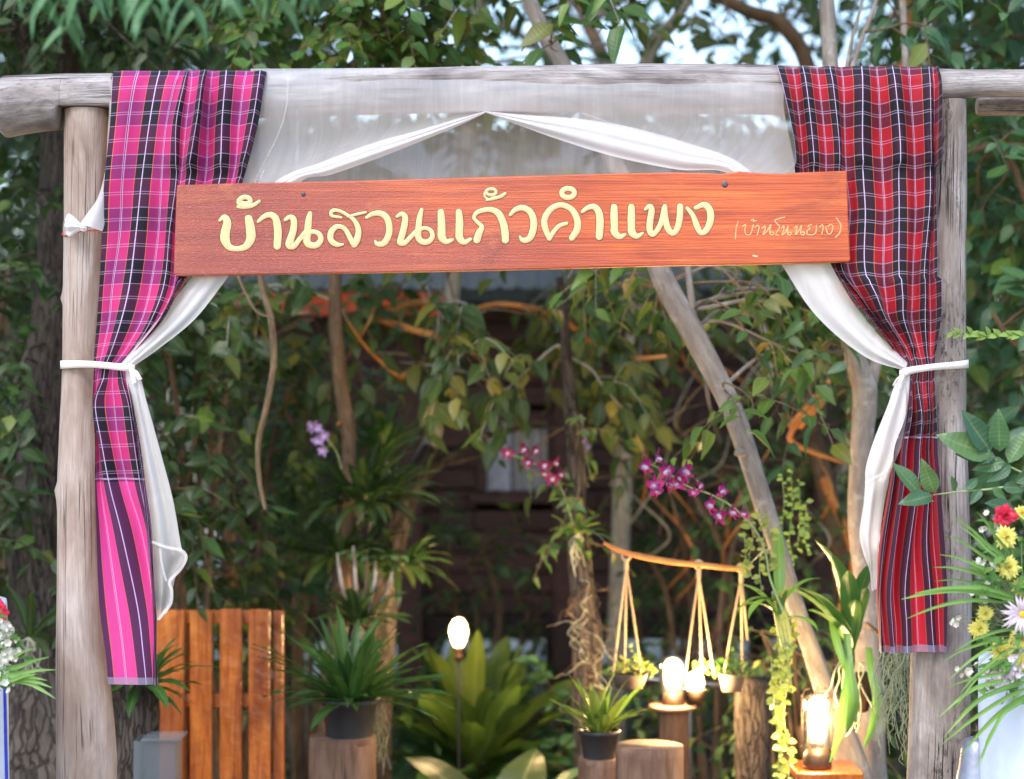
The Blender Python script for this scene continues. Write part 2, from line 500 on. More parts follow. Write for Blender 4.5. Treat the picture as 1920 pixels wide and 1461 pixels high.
M['white_cloth'] = flat_mat('white_cloth', (214, 226, 244), 0.85, 0.2, 0.1, 30, var=0.03)
M['blue_trim'] = flat_mat('blue_trim', (40, 60, 190), 0.6)
M['petal_purple'] = petal_mat('petal_purple', (214, 170, 214), (158, 34, 120))
M['petal_wine'] = petal_mat('petal_wine', (200, 120, 130), (138, 24, 84))
M['petal_lilac'] = petal_mat('petal_lilac', (226, 214, 236), (182, 150, 208))
M['petal_yellow'] = petal_mat('petal_yellow', (236, 214, 70), (246, 238, 130))
M['petal_white'] = petal_mat('petal_white', (226, 230, 190), (240, 238, 230))
M['petal_pink'] = petal_mat('petal_pink', (232, 180, 210), (240, 226, 240))
M['petal_red'] = petal_mat('petal_red', (190, 30, 60), (226, 50, 84))
M['stem'] = flat_mat('stem', (150, 168, 110), 0.6)
M['plaid_pink'] = plaid_mat('plaid_pink', (196, 42, 116), (146, 36, 108), (66, 20, 54), (9, 13, 28), (226, 110, 66), (214, 186, 226), 0.0445, 0.118, 0.442, (220, 68, 150), (84, 34, 80))
M['plaid_red'] = plaid_mat('plaid_red', (170, 10, 34), (104, 12, 38), (44, 12, 32), (9, 11, 24), (206, 112, 46), (210, 188, 220), 0.0445, 0.118, 0.462, (190, 20, 48), (66, 24, 54))
M['sheer'] = sheer_mat()


# ------------------------------------------------------------------ mesh helpers
class MB:
    """collects vertices and faces, then links them as ONE mesh object"""

    def __init__(self):
        self.v, self.f3, self.f4, self.uv, self.attr = [], [], [], [], {}
        self.n = 0

    def add(self, v, quads=None, tris=None, uv=None, **attr):
        v = np.asarray(v, float).reshape(-1, 3)
        k = len(v)
        self.v.append(v)
        if quads is not None and len(quads):
            self.f4.append(np.asarray(quads, int) + self.n)
        if tris is not None and len(tris):
            self.f3.append(np.asarray(tris, int) + self.n)
        self.uv.append(np.zeros((k, 2)) if uv is None else np.asarray(uv, float))
        for a in set(self.attr) | set(attr):
            lst = self.attr.setdefault(a, [np.zeros(self.n)])
            lst.append(np.broadcast_to(np.asarray(attr.get(a, 0.0), float), (k,)).copy())
        self.n += k
        return self

    def mesh(self, name, mat, loc=(0, 0, 0), smooth=True):
        v = np.concatenate(self.v) - np.asarray(loc, float)
        uv = np.concatenate(self.uv)
        f4 = np.concatenate(self.f4) if self.f4 else np.zeros((0, 4), int)
        f3 = np.concatenate(self.f3) if self.f3 else np.zeros((0, 3), int)
        loops = np.concatenate([f4.ravel(), f3.ravel()]).astype(np.int32)
        starts = np.concatenate([np.arange(len(f4)) * 4, len(f4) * 4 + np.arange(len(f3)) * 3]).astype(np.int32)
        me = bpy.data.meshes.new(name)
        me.vertices.add(len(v))
        me.vertices.foreach_set('co', v.astype(np.float32).ravel())
        me.loops.add(len(loops))
        me.loops.foreach_set('vertex_index', loops)
        me.polygons.add(len(starts))
        me.polygons.foreach_set('loop_start', starts)
        me.polygons.foreach_set('use_smooth', np.full(len(starts), smooth, bool))
        lay = me.uv_layers.new(name='UVMap')
        lay.data.foreach_set('uv', uv[loops].astype(np.float32).ravel())
        for a, lst in self.attr.items():
            at = me.attributes.new(a, 'FLOAT', 'POINT')
            at.data.foreach_set('value', np.concatenate(lst).astype(np.float32))
        me.update(calc_edges=True)
        me.validate()
        if mat is not None:
            me.materials.append(mat)
        return me

    def build(self, name, mat, parent=None, smooth=True, origin=None):
        if parent is not None:
            base = world_loc(parent)
        else:
            base = np.asarray(origin if origin is not None else (0, 0, 0), float)
        loc = base if origin is None else np.asarray(origin, float)
        me = self.mesh(name, mat, loc, smooth)
        o = bpy.data.objects.new(name, me)
        COL.objects.link(o)
        if parent is not None:
            o.parent = parent
            o.location = tuple(loc - base)
        else:
            o.location = tuple(loc)
        return o


WL = {}


def world_loc(o):
    p = np.zeros(3)
    while o is not None:
        p = p + np.array(o.location)
        o = o.parent
    return p


def thing(name, label, cat, loc=(0, 0, 0), group=None):
    o = bpy.data.objects.new(name, None)
    COL.objects.link(o)
    o.location = tuple(loc)
    o.empty_display_size = 0.05
    return tag(o, label, cat, group)


def tag(o, label, cat, group=None):
    o['label'] = label
    o['category'] = cat
    if group:
        o['group'] = group
    return o


def struct(o, kind='structure'):
    o['kind'] = kind
    return o


def catmull(pts, sub):
    """smooth curve through pts (any trailing dimension)"""
    p = np.asarray(pts, float)
    if len(p) < 3 or sub < 2:
        t = np.linspace(0, len(p) - 1, (len(p) - 1) * max(1, sub) + 1)
        i = np.minimum(t.astype(int), len(p) - 2)
        f = (t - i).reshape((-1,) + (1,) * (p.ndim - 1))
        return p[i] * (1 - f) + p[i + 1] * f
    a = np.concatenate([[2 * p[0] - p[1]], p, [2 * p[-1] - p[-2]]])
    out = []
    ts = np.arange(sub) / sub
    for i in range(len(p) - 1):
        p0, p1, p2, p3 = a[i], a[i + 1], a[i + 2], a[i + 3]
        for t in ts:
            out.append(0.5 * (2 * p1 + (p2 - p0) * t + (2 * p0 - 5 * p1 + 4 * p2 - p3) * t * t + (3 * p1 - p0 - 3 * p2 + p3) * t ** 3))
    out.append(p[-1])
    return np.array(out)


def tube(mb, pts, radii, seg=8, sub=4, amp=0.0, nscale=6.0, seed=0.0, cap=True, squash=None, **attr):
    """tapered tube through pts; uv in metres (round, along)"""
    pts = np.asarray(pts, float)
    radii = np.broadcast_to(np.asarray(radii, float), (len(pts),))
    q = catmull(np.column_stack([pts, radii]), sub)
    p, r = q[:, :3], np.maximum(q[:, 3], 1e-4)
    d = np.gradient(p, axis=0)
    d /= np.maximum(np.linalg.norm(d, axis=1, keepdims=True), 1e-9)
    ref = np.array([0, 1.0, 0]) if abs(d[0][1]) < 0.9 else np.array([1.0, 0, 0])
    U = []
    u = ref - d[0] * ref.dot(d[0])
    u /= np.linalg.norm(u)
    for k in range(len(p)):
        u = u - d[k] * u.dot(d[k])
        u /= max(np.linalg.norm(u), 1e-9)
        U.append(u.copy())
    U = np.array(U)
    V = np.cross(d, U)
    th = np.linspace(0, 2 * np.pi, seg + 1)
    L = np.concatenate([[0], np.cumsum(np.linalg.norm(np.diff(p, axis=0), axis=1))])
    rr = np.repeat(r[:, None], seg + 1, 1)
    if amp:
        for i in range(len(p)):
            for j in range(seg):
                c, s = math.cos(th[j]), math.sin(th[j])
                rr[i, j] *= 1 + amp * (noise.noise(Vector((c * 1.1 + seed, s * 1.1, L[i] * nscale))) + 0.5 * noise.noise(Vector((c * 3 + seed, s * 3, L[i] * nscale * 3))))
            rr[i, seg] = rr[i, 0]
    v = p[:, None, :] + rr[..., None] * (np.cos(th)[None, :, None] * U[:, None, :] + np.sin(th)[None, :, None] * V[:, None, :])
    nr, nc = len(p), seg + 1
    idx = np.arange(nr * nc).reshape(nr, nc)
    quads = np.stack([idx[:-1, :-1], idx[:-1, 1:], idx[1:, 1:], idx[1:, :-1]], -1).reshape(-1, 4)
    uv = np.stack(np.broadcast_arrays(th[None, :] * float(np.mean(r)), L[:, None]), -1).reshape(-1, 2)
    mb.add(v.reshape(-1, 3), quads, uv=uv, **attr)
    if cap:
        for row, c in ((0, p[0]), (nr - 1, p[-1])):
            ring = v[row][:seg]
            t = [(seg, i, (i + 1) % seg) if row else (seg, (i + 1) % seg, i) for i in range(seg)]
            uvc = np.concatenate([np.stack([np.cos(th[:seg]), np.sin(th[:seg])], -1) * r[row], [[0, 0]]])
            mb.add(np.concatenate([ring, [c]]), tris=t, uv=uvc * 0.4, **attr)
    return mb


def box(mb, lo, hi, bev=0.0):
    x0, y0, z0 = lo
    x1, y1, z1 = hi
    b = min(bev, (x1 - x0) / 3, (y1 - y0) / 3, (z1 - z0) / 3)
    if b <= 0:
        v = [(x, y, z) for z in (z0, z1) for y in (y0, y1) for x in (x0, x1)]
        q = [(0, 2, 3, 1), (4, 5, 7, 6), (0, 1, 5, 4), (2, 6, 7, 3), (0, 4, 6, 2), (1, 3, 7, 5)]
        # separate vertices for flat faces
        vv, qq = [], []
        for f in q:
            k = len(vv)
            vv += [v[i] for i in f]
            qq.append((k, k + 1, k + 2, k + 3))
        mb.add(vv, qq)
        return mb
    # chamfered box through bmesh-free construction: 24 vertices
    vs, key = [], {}
    for sx in (0, 1):
        for sy in (0, 1):
            for sz in (0, 1):
                c = np.array([(x0, x1)[sx], (y0, y1)[sy], (z0, z1)[sz]], float)
                s = np.array([1 - 2 * sx, 1 - 2 * sy, 1 - 2 * sz]) * b
                for ax in range(3):
                    w = c + s
                    w[ax] = c[ax]
                    key[(sx, sy, sz, ax)] = len(vs)
                    vs.append(w)
    q, t = [], []
    for ax in range(3):
        a1, a2 = [a for a in range(3) if a != ax]
        for s in (0, 1):
            f = []
            for (p1, p2) in ((0, 0), (1, 0), (1, 1), (0, 1)):
                k = [0, 0, 0]
                k[ax], k[a1], k[a2] = s, p1, p2
                f.append(key[(*k, ax)])
            q.append(f if (s ^ (ax == 1)) else f[::-1])
    for ax in range(3):      # edges along ax
        a1, a2 = [a for a in range(3) if a != ax]
        for p1 in (0, 1):
            for p2 in (0, 1):
                def kk(e, w):
                    k = [0, 0, 0]
                    k[ax], k[a1], k[a2] = e, p1, p2
                    return key[(*k, w)]
                q.append([kk(0, a1), kk(1, a1), kk(1, a2), kk(0, a2)])
    for sx in (0, 1):
        for sy in (0, 1):
            for sz in (0, 1):
                t.append([key[(sx, sy, sz, a)] for a in range(3)])
    mb.add(vs, q, t)
    return mb


def grid_faces(nr, nc, base=0):
    idx = np.arange(nr * nc).reshape(nr, nc) + base
    return np.stack([idx[:-1, :-1], idx[:-1, 1:], idx[1:, 1:], idx[1:, :-1]], -1).reshape(-1, 4)


# leaf templates: axis along +y (length 1), normal +z, lobe shape by width profile
def leaf_template(width, rows, fold=0.12, droop=0.15, tip=1.6, base=0.7, cols=2):
    t = np.linspace(0, 1, rows + 1)
    w = width * 0.5 * (np.sin(np.pi * t ** base) ** 0.85) * (1 - 0.25 * t ** tip)
    w[0] = width * 0.03
    w[-1] = 0.004
    u = np.linspace(-1, 1, cols + 1)
    v, uv = [], []
    for i in range(rows + 1):
        for j in u:
            v.append((w[i] * j, t[i], -droop * t[i] ** 2 + fold * w[i] * abs(j) * 2 + 0.02 * math.sin(9 * t[i] + 2 * j)))
            uv.append((0.5 + 0.5 * j, t[i]))
    return np.array(v), grid_faces(rows + 1, cols + 1), np.array(uv)


LEAF = {
    'oval': leaf_template(0.55, 4),
    'round': leaf_template(0.78, 4, 0.1, 0.08, 0.8, 0.85),
    'lance': leaf_template(0.26, 4, 0.2, 0.3, 1.8, 0.62),
    'broad': leaf_template(0.62, 5, 0.14, 0.28, 1.4, 0.75),
    'oval_far': leaf_template(0.6, 2, 0.1, 0.15),
    'oval2': leaf_template(0.48, 4, 0.28, 0.45, 1.2, 0.7),
    'broad2': leaf_template(0.5, 5, 0.05, -0.12, 1.4, 0.9),
    'round2': leaf_template(0.6, 4, 0.3, 0.3, 1.0, 0.75),
    'near_oval': leaf_template(0.52, 7, 0.16, 0.12, 1.3, 0.75, 4),
    'near_lance': leaf_template(0.24, 8, 0.2, 0.28, 1.8, 0.6, 4),
}
LEAF_MESH = {}


def leaf_obj_mesh(kind, mat):
    k = (kind, mat.name)
    if k not in LEAF_MESH:
        v, f, uv = LEAF[kind]
        LEAF_MESH[k] = MB().add(v, f, uv=uv).mesh('leaf', mat)
    return LEAF_MESH[k]


def frames(d, n):
    d = d / np.maximum(np.linalg.norm(d, axis=1, keepdims=True), 1e-9)
    n = n - d * np.sum(n * d, axis=1, keepdims=True)
    n = n / np.maximum(np.linalg.norm(n, axis=1, keepdims=True), 1e-9)
    return np.cross(d, n), d, n


def add_leaves(mb, kind, pos, d, n, size, tint=None):
    """join many leaves into mb"""
    v, f, uv = LEAF[kind]
    s, d, n = frames(d, n)
    k, m = len(pos), len(v)
    W = pos[:, None, :] + size[:, None, None] * (v[None, :, 0:1] * s[:, None] + v[None, :, 1:2] * d[:, None] + v[None, :, 2:3] * n[:, None])
    F4 = (f[None] + (np.arange(k) * m)[:, None, None]).reshape(-1, 4)
    t = NP.random(k) if tint is None else tint
    mb.add(W.reshape(-1, 3), F4, uv=np.tile(uv, (k, 1)), tint=np.repeat(t, m))


def leaf_objects(parent, kind, mat, pos, d, n, size, name='leaf', alt=None):
    mes = [leaf_obj_mesh(kind, mat)]
    if alt:
        mes += [leaf_obj_mesh(kind + '2', mat), leaf_obj_mesh(kind, alt), leaf_obj_mesh(kind + '2', alt)]
    s, d, n = frames(d, n)
    base = world_loc(parent)
    for i in range(len(pos)):
        o = bpy.data.objects.new(name, mes[R.choice((0, 0, 1, 1, 2, 3)) if alt else 0])
        z = float(size[i])
        p = pos[i] - base
        o.parent = parent
        o.matrix_basis = Matrix(((s[i][0] * z, d[i][0] * z, n[i][0] * z, p[0]), (s[i][1] * z, d[i][1] * z, n[i][1] * z, p[1]), (s[i][2] * z, d[i][2] * z, n[i][2] * z, p[2]), (0, 0, 0, 1)))
        COL.objects.link(o)


def in_frame(pos, margin=10):
    px = 960 + pos[:, 0] * F / (pos[:, 1] + CAMD)
    py = 730.5 - (pos[:, 2] - CAMZ) * F / (pos[:, 1] + CAMD)
    return (px > -margin) & (px < 1920 + margin) & (py > -margin) & (py < 1461 + margin), px, py


def strap(mb, base, az, elev, length, width, droop=0.6, fold=0.25, segs=9, wave=0.0, taper=0.55, tint=None, twist=0.0, cols=4):
    """long arching leaf rooted at base, leaving at azimuth az and elevation elev"""
    t = np.linspace(0, 1, segs + 1)
    e = elev - droop * t ** 1.3
    ds = length / segs
    x = np.concatenate([[0], np.cumsum(np.cos((e[1:] + e[:-1]) / 2) * ds)])
    z = np.concatenate([[0], np.cumsum(np.sin((e[1:] + e[:-1]) / 2) * ds)])
    h = np.array([math.cos(az), math.sin(az), 0])
    up = np.array([0, 0, 1.0])
    side0 = np.array([-math.sin(az), math.cos(az), 0])
    w = width * 0.5 * np.clip((0.35 + 2.6 * t) , 0, 1) * np.clip(1 - ((t - taper) / (1 - taper)).clip(0) ** 2.2, 0.01, 1)
    u = np.linspace(-1, 1, cols + 1)
    v, uv = [], []
    ph = R.random() * 6
    for i in range(segs + 1):
        T = h * math.cos(e[i]) + up * math.sin(e[i])
        N = -h * math.sin(e[i]) + up * math.cos(e[i])
        a = twist * t[i]
        S = side0 * math.cos(a) + N * math.sin(a)
        N2 = N * math.cos(a) - side0 * math.sin(a)
        c = np.asarray(base) + h * x[i] + up * z[i]
        for j in u:
            wv = wave * width * math.sin(t[i] * 17 + ph + j * 1.5) * abs(j)
            v.append(c + S * w[i] * j + N2 * (fold * w[i] * abs(j) + wv))
            uv.append((0.5 + 0.5 * j, t[i]))
    mb.add(v, grid_faces(segs + 1, cols + 1), uv=uv, tint=R.random() if tint is None else tint)
    return mb


def lathe(mb, c, prof, seg=24, **attr):
    """profile [(r, z)] turned round the vertical through c"""
    th = np.linspace(0, 2 * np.pi, seg + 1)
    v = np.array([[(c[0] + r * math.cos(a), c[1] + r * math.sin(a), c[2] + z) for a in th] for r, z in prof])
    L = np.cumsum([0] + [math.dist(prof[i], prof[i + 1]) for i in range(len(prof) - 1)])
    uv = [(a * 0.05, l) for l in L for a in th]
    mb.add(v.reshape(-1, 3), grid_faces(len(prof), seg + 1)[:, ::-1], uv=uv, **attr)
    return mb

# ------------------------------------------------------------------ ground
mb = MB()
nx, ny = 70, 60
gx = np.linspace(-1, 1, nx) ** 3 * 60
gy = -8 + (np.linspace(0, 1, ny) ** 2.2) * 130
gv = np.array([(x, y, 0.02 * noise.noise(Vector((x * 1.3, y * 1.3, 0)))) for y in gy for x in gx])
mb.add(gv, grid_faces(ny, nx), uv=gv[:, :2])
m = NT('ground')
tc = m.n('ShaderNodeTexCoord').outputs['Object']
n1 = m.noise(tc, 2.2, 6)
n2 = m.noise(tc, 30, 5, 0.7)
c = m.ramp(m.math('ADD', m.math('MULTIPLY', n1, 0.6), m.math('MULTIPLY', n2, 0.4)), [(0.35, lin(92, 78, 62)), (0.5, lin(138, 122, 100)), (0.65, lin(96, 104, 62))])
m.set(Base_Color=c, Roughness=0.95)
m.bump(n2, 0.8, 0.02)
struct(mb.build('ground', m.m))
# yard behind the hut, its skylit brightness put into the pale colour
mb = MB()
gx = np.linspace(-5, 6, 40)
gy = np.linspace(6.6, 22, 40)
gv = np.array([(x + 0.4 * noise.noise(Vector((y, 0, 3))), y, 0.03 + 0.012 * noise.noise(Vector((x * 2, y * 2, 5)))) for y in gy for x in gx])
mb.add(gv, grid_faces(40, 40), uv=gv[:, :2])
struct(mb.build('path', flat_mat('yard', (196, 196, 178), 0.9, 0.2, 0.3, 9, var=0.2)))


# ------------------------------------------------------------------ the log gate
def stack_log(mb, prof, axis, seg=40, sub=6, amp=0.035, seed=0.0, Y=0.0, notch=None, knots=()):
    """log measured from its outline: prof = [(along px, edge a px, edge b px)], axis 'x' or 'z'"""
    pts = catmull(np.array(prof, float), sub)
    th = np.linspace(0, 2 * np.pi, seg + 1) + np.pi / 2       # seam on the far side
    rows, uvs = [], []
    for k, (s, a, b) in enumerate(pts):
        c0, r = (a + b) / 2, abs(b - a) / 2
        o = P(c0, s, Y) if axis == 'z' else P(s, c0, Y)
        rm = r * (Y + CAMD) / F
        row = []
        for j, t in enumerate(th):
            ct, st = math.cos(t), math.sin(t)
            L = o[2] if axis == 'z' else o[0]
            rr = rm * (1 + amp * (1.6 * noise.noise(Vector((ct * 1.3 + seed, st * 1.3, L * 2.5))) + noise.noise(Vector((ct * 5 + seed, st * 5, L * 5)))
                                  + 0.5 * noise.noise(Vector((ct * 14 + seed, st * 14, L * 4)))))
            for kL, kt, kr, kh in knots:
                dd = ((L - kL) / kr) ** 2 + ((math.atan2(math.sin(t - kt), math.cos(t - kt)) * rm) / kr) ** 2
                rr += kh * math.exp(-dd)
            if axis == 'z':
                p = [o[0] + ct * rr, o[1] + st * rr, o[2]]
            else:
                p = [o[0], o[1] + ct * rr, o[2] + st * rr]
                if notch:
                    for n0, n1, nz in notch:
                        if n0 < s < n1:
                            p[2] = max(p[2], P(0, nz, Y)[2])
            row.append(p)
            uvs.append((t * 0.055, L))
        rows.append(row)
    v = np.array(rows).reshape(-1, 3)
    nr = len(rows)
    q = grid_faces(nr, seg + 1)
    if axis == 'z':
        q = q[:, ::-1]
    mb.add(v, q, uv=uvs)
    for ri in (0, nr - 1):          # end grain caps
        ring = np.array(rows[ri][:seg])
        c = ring.mean(0)
        t = [(seg, (i + 1) % seg, i) if (ri == 0) == (axis == 'x') else (seg, i, (i + 1) % seg) for i in range(seg)]
        uvc = np.concatenate([(ring - c)[:, [1, 2]] if axis == 'x' else (ring - c)[:, [0, 1]], [[0, 0]]])
        mb.add(np.concatenate([ring, [c]]), tris=t, uv=uvc * 0.8)
    return mb


gate = thing('log_gate', 'weathered log gateway of two posts and a thick top beam', 'gateway', P(960, 2092, 0))
GB = 730.5 + CAMZ * F / CAMD            # pixel row of the ground at the gate
left_post = stack_log(MB(), [(206, 121, 203), (300, 121, 202), (430, 120, 200), (520, 119, 196), (600, 118, 193), (700, 117, 192), (820, 112, 190), (920, 108, 191), (1040, 107, 193), (1150, 107, 197),
                             (1290, 106, 207), (1400, 105, 216), (1470, 105, 218), (1700, 102, 222), (GB + 30, 98, 226)], 'z', seed=3.1,
                      knots=[(P(0, 558)[2], math.pi * 1.02, 0.012, 0.006), (P(0, 925)[2], math.pi * 1.0, 0.014, 0.009), (P(0, 436)[2], math.pi, 0.01, 0.004), (P(0, 700)[2], math.pi * 1.5, 0.012, -0.003),
                             (P(0, 1080)[2], math.pi * 1.45, 0.012, 0.004)]).build('post', M['timber'], gate)
left_post['label'] = 'pale smooth gate post beside the pink checked cloth'
right_post = stack_log(MB(), [(188, 1757, 1812), (300, 1748, 1813), (450, 1742, 1811), (600, 1738, 1811), (700, 1730, 1812), (800, 1726, 1811), (900, 1722, 1815), (1000, 1718, 1818), (1100, 1714, 1820),
                              (1240, 1707, 1820), (1350, 1703, 1818), (1470, 1699, 1815), (1700, 1694, 1820), (GB + 30, 1690, 1824)], 'z', seed=8.7, amp=0.05,
                       knots=[(P(0, 1210)[2], math.pi * 1.4, 0.02, -0.005), (P(0, 660)[2], math.pi * 1.8, 0.012, 0.003)]).build('post', M['timber_dark'], gate)
right_post['label'] = 'gray cracked gate post beside the red checked cloth'
stack_log(MB(), [(3, 148, 250), (14, 144, 257), (40, 143, 252), (80, 142, 246), (119, 141, 243), (120, 141, 243), (126, 141, 242), (170, 140, 238), (214, 139, 236), (222, 139, 236), (300, 137, 232), (420, 135, 227), (520, 134, 222), (700, 129, 216), (900, 125, 212),
                 (1100, 122, 212), (1300, 122, 214), (1480, 124, 215), (1620, 127, 208), (1740, 129, 200), (1756, 129, 194), (1830, 130, 184), (1900, 130, 183), (2050, 131, 182), (2200, 132, 180)], 'x', seed=1.4, sub=5, amp=0.045,
          notch=[(118, 216, 204), (1750, 1836, 187)]).build('beam', M['timber_beam'], gate)

lr = thing('log_rail', 'short weathered log rail under the thin end of the beam', 'log', P(1900, 200, 0.07))
stack_log(MB(), [(1832, 184, 214), (1840, 182, 217), (1900, 182, 217), (2000, 181, 216), (2150, 180, 214)], 'x', seed=6.2, amp=0.06, Y=0.075).build('rail', M['timber_dark'], lr)


# ------------------------------------------------------------------ draped cloths
def surf(cols_by_row, Ys, pys, sub_r=7, sub_c=6):
    """control net of (px) per row -> smooth net"""
    net = np.array(cols_by_row, float)
    return net


def drape(name, label, cat, rows, mat, us, hem_py, group, sub_r=8, sub_c=8, seed=0, amp_k=0.8, fwd=0.0):
    """rows: (py, Y, [px...], pleat scale); pleats swing forward and back as the cloth is squeezed"""
    rng = random.Random(seed)
    n = len(us)
    jit = [rng.uniform(0.45, 1.3) for _ in range(n)]
    pts = []
    for (py, Y, pxs, ps) in rows:
        row = []
        for k in range(n):
            p = P(pxs[k], py, Y)
            kk = [i for i in (k - 1, k + 1) if 0 <= i < n]
            sl = 0
            for i in kk:
                du = abs(us[i] - us[k])
                dx = abs(pxs[i] - pxs[k]) * (Y + CAMD) / F
                sl += math.sqrt(max(0, du * du - dx * dx))
            sl /= len(kk)
            a = min(0.045, sl * 0.6) * amp_k * jit[k] * ps
            p[1] += -2 * a if k % 2 == 0 else 0.0
            row.append(p)
        pts.append(row)
    net = np.array(pts)                                   # rows, cols, 3
    net = catmull(net, sub_r)
    net = catmull(net.transpose(1, 0, 2), sub_c).transpose(1, 0, 2)
    u = catmull(np.array(us, float)[:, None], sub_c)[:, 0]
    prow = catmull(np.array([[r[0]] for r in rows], float), sub_r)[:, 0]
    nr, nc = net.shape[:2]
    arc = np.concatenate([np.zeros((1, nc)), np.cumsum(np.linalg.norm(np.diff(net, axis=0), axis=2), axis=0)])
    mid = np.median(arc, axis=1, keepdims=True)
    v = mid + 0.25 * (arc - mid)
    v0 = v[int(np.argmin(prow))][nc // 2]
    v = v - v0
    v = v + 0.004 * np.sin(np.linspace(0, 9, nc))[None, :]
    for i in range(nr):
        for j in range(nc):
            p = net[i, j]
            w = noise.noise(Vector((u[j] * 20 + seed, v[i, j] * 3.0, seed))) * 0.014 + noise.noise(Vector((u[j] * 55 + seed, v[i, j] * 6, seed))) * 0.003
            p[1] += w * (1 if prow[i] > 150 else 0.4)
            p[0] += 0.35 * w
            if 315 < prow[i] < 520:
                p[1] = max(p[1], -0.074 + 0.12 * (p[1] + 0.074))
            if 660 < prow[i] < 715:
                p[1] = max(p[1], -0.083 + 0.1 * (p[1] + 0.083))
    along = np.repeat(np.array([P(0, hem_py, 0)[2]]), nr * nc).reshape(nr, nc)
    zz = net[..., 2]
    along = zz - zz[-1][None, :]
    back = np.arange(nr) < int(np.argmin(prow))
    along[back] = 2.0
    mb = MB()
    mb.add(net.reshape(-1, 3), grid_faces(nr, nc)[:, ::-1], uv=np.stack([np.broadcast_to(u[None], (nr, nc)), v], -1).reshape(-1, 2), along=along.reshape(-1))
    o = mb.build(name, mat, None, origin=net[nr // 2, nc // 2])
    tag(o, label, cat, group)
    return o


H = 0.0445
pink_u = [k * H for k in (-0.75, 0, 1, 2, 3, 4, 5, 6, 7, 8, 9, 9.5)]
pink_rows = [
    (205, 0.060, [212, 257, 295, 334, 347, 362, 383, 397, 424, 459, 485, 497], 0.2),
    (150, 0.052, [212, 257, 296, 336, 348, 362, 384, 397, 424, 460, 486, 499], 0.2),
    (134, 0.012, [213, 258, 297, 337, 350, 362, 386, 398, 424, 461, 487, 500], 0.35),
    (137, -0.045, [213, 257, 297, 337, 350, 362, 386, 396, 424, 461, 487, 499], 0.5),
    (165, -0.072, [210, 250, 290, 329, 344, 361, 382, 393, 421, 455, 483, 493], 0.8),
    (235, -0.075, [206, 240, 279, 315, 332, 351, 374, 387, 415, 447, 472, 482], 1.0),
    (335, -0.070, [197, 230, 265, 304, 330, 340, 357, 383, 411, 437, 449, 457], 1.0),
    (430, -0.060, [192, 224, 256, 295, 320, 332, 345, 362, 383, 403, 415, 422], 1.0),
    (530, -0.060, [188, 211, 244, 280, 309, 329, 336, 340, 343, 345, 346, 347], 0.9),
    (600, -0.066, [183, 205, 229, 264, 284, 300, 303, 305, 306, 307, 308, 309], 0.8),
    (655, -0.074, [177, 193, 212, 236, 250, 256, 257, 258, 259, 260, 261, 262], 0.35),
    (685, -0.080, [175, 186, 199, 216, 228, 234, 236, 238, 239, 240, 241, 242], 0.12),
    (715, -0.080, [175, 181, 194, 212, 230, 238, 239, 240, 241, 242, 243, 243], 0.25),
    (758, -0.074, [175, 177, 182, 216, 244, 249, 250, 250, 251, 251, 252, 252], 0.7),
    (825, -0.070, [180, 183, 193, 223, 255, 261, 261, 262, 262, 263, 263, 263], 0.8),
    (910, -0.070, [183, 189, 209, 237, 268, 272, 273, 273, 274, 274, 274, 274], 0.8),
    (1003, -0.070, [188, 203, 232, 263, 283, 284, 284, 284, 285, 285, 285, 285], 0.8),
    (1138, -0.070, [190, 220, 258, 287, 293, 292, 292, 292, 291, 291, 291, 291], 0.6),
    (1230, -0.070, [199, 233, 270, 293, 294, 293, 293, 292, 292, 291, 291, 291], 0.5),
    (1283, -0.070, [203, 240, 275, 295, 296, 295, 294, 294, 293, 292, 292, 291], 0.5),
]
drape('checked_cloth', 'bright pink and black checked cloth draped over the left end of the beam', 'cloth', pink_rows, M['plaid_pink'], pink_u, 1283, 'checked cloths draped over the gate', seed=4)

red_u = [k * H for k in (-1.5, -1, 0.2, 1, 2, 3, 4, 5, 6, 7, 8, 9, 9.6)]
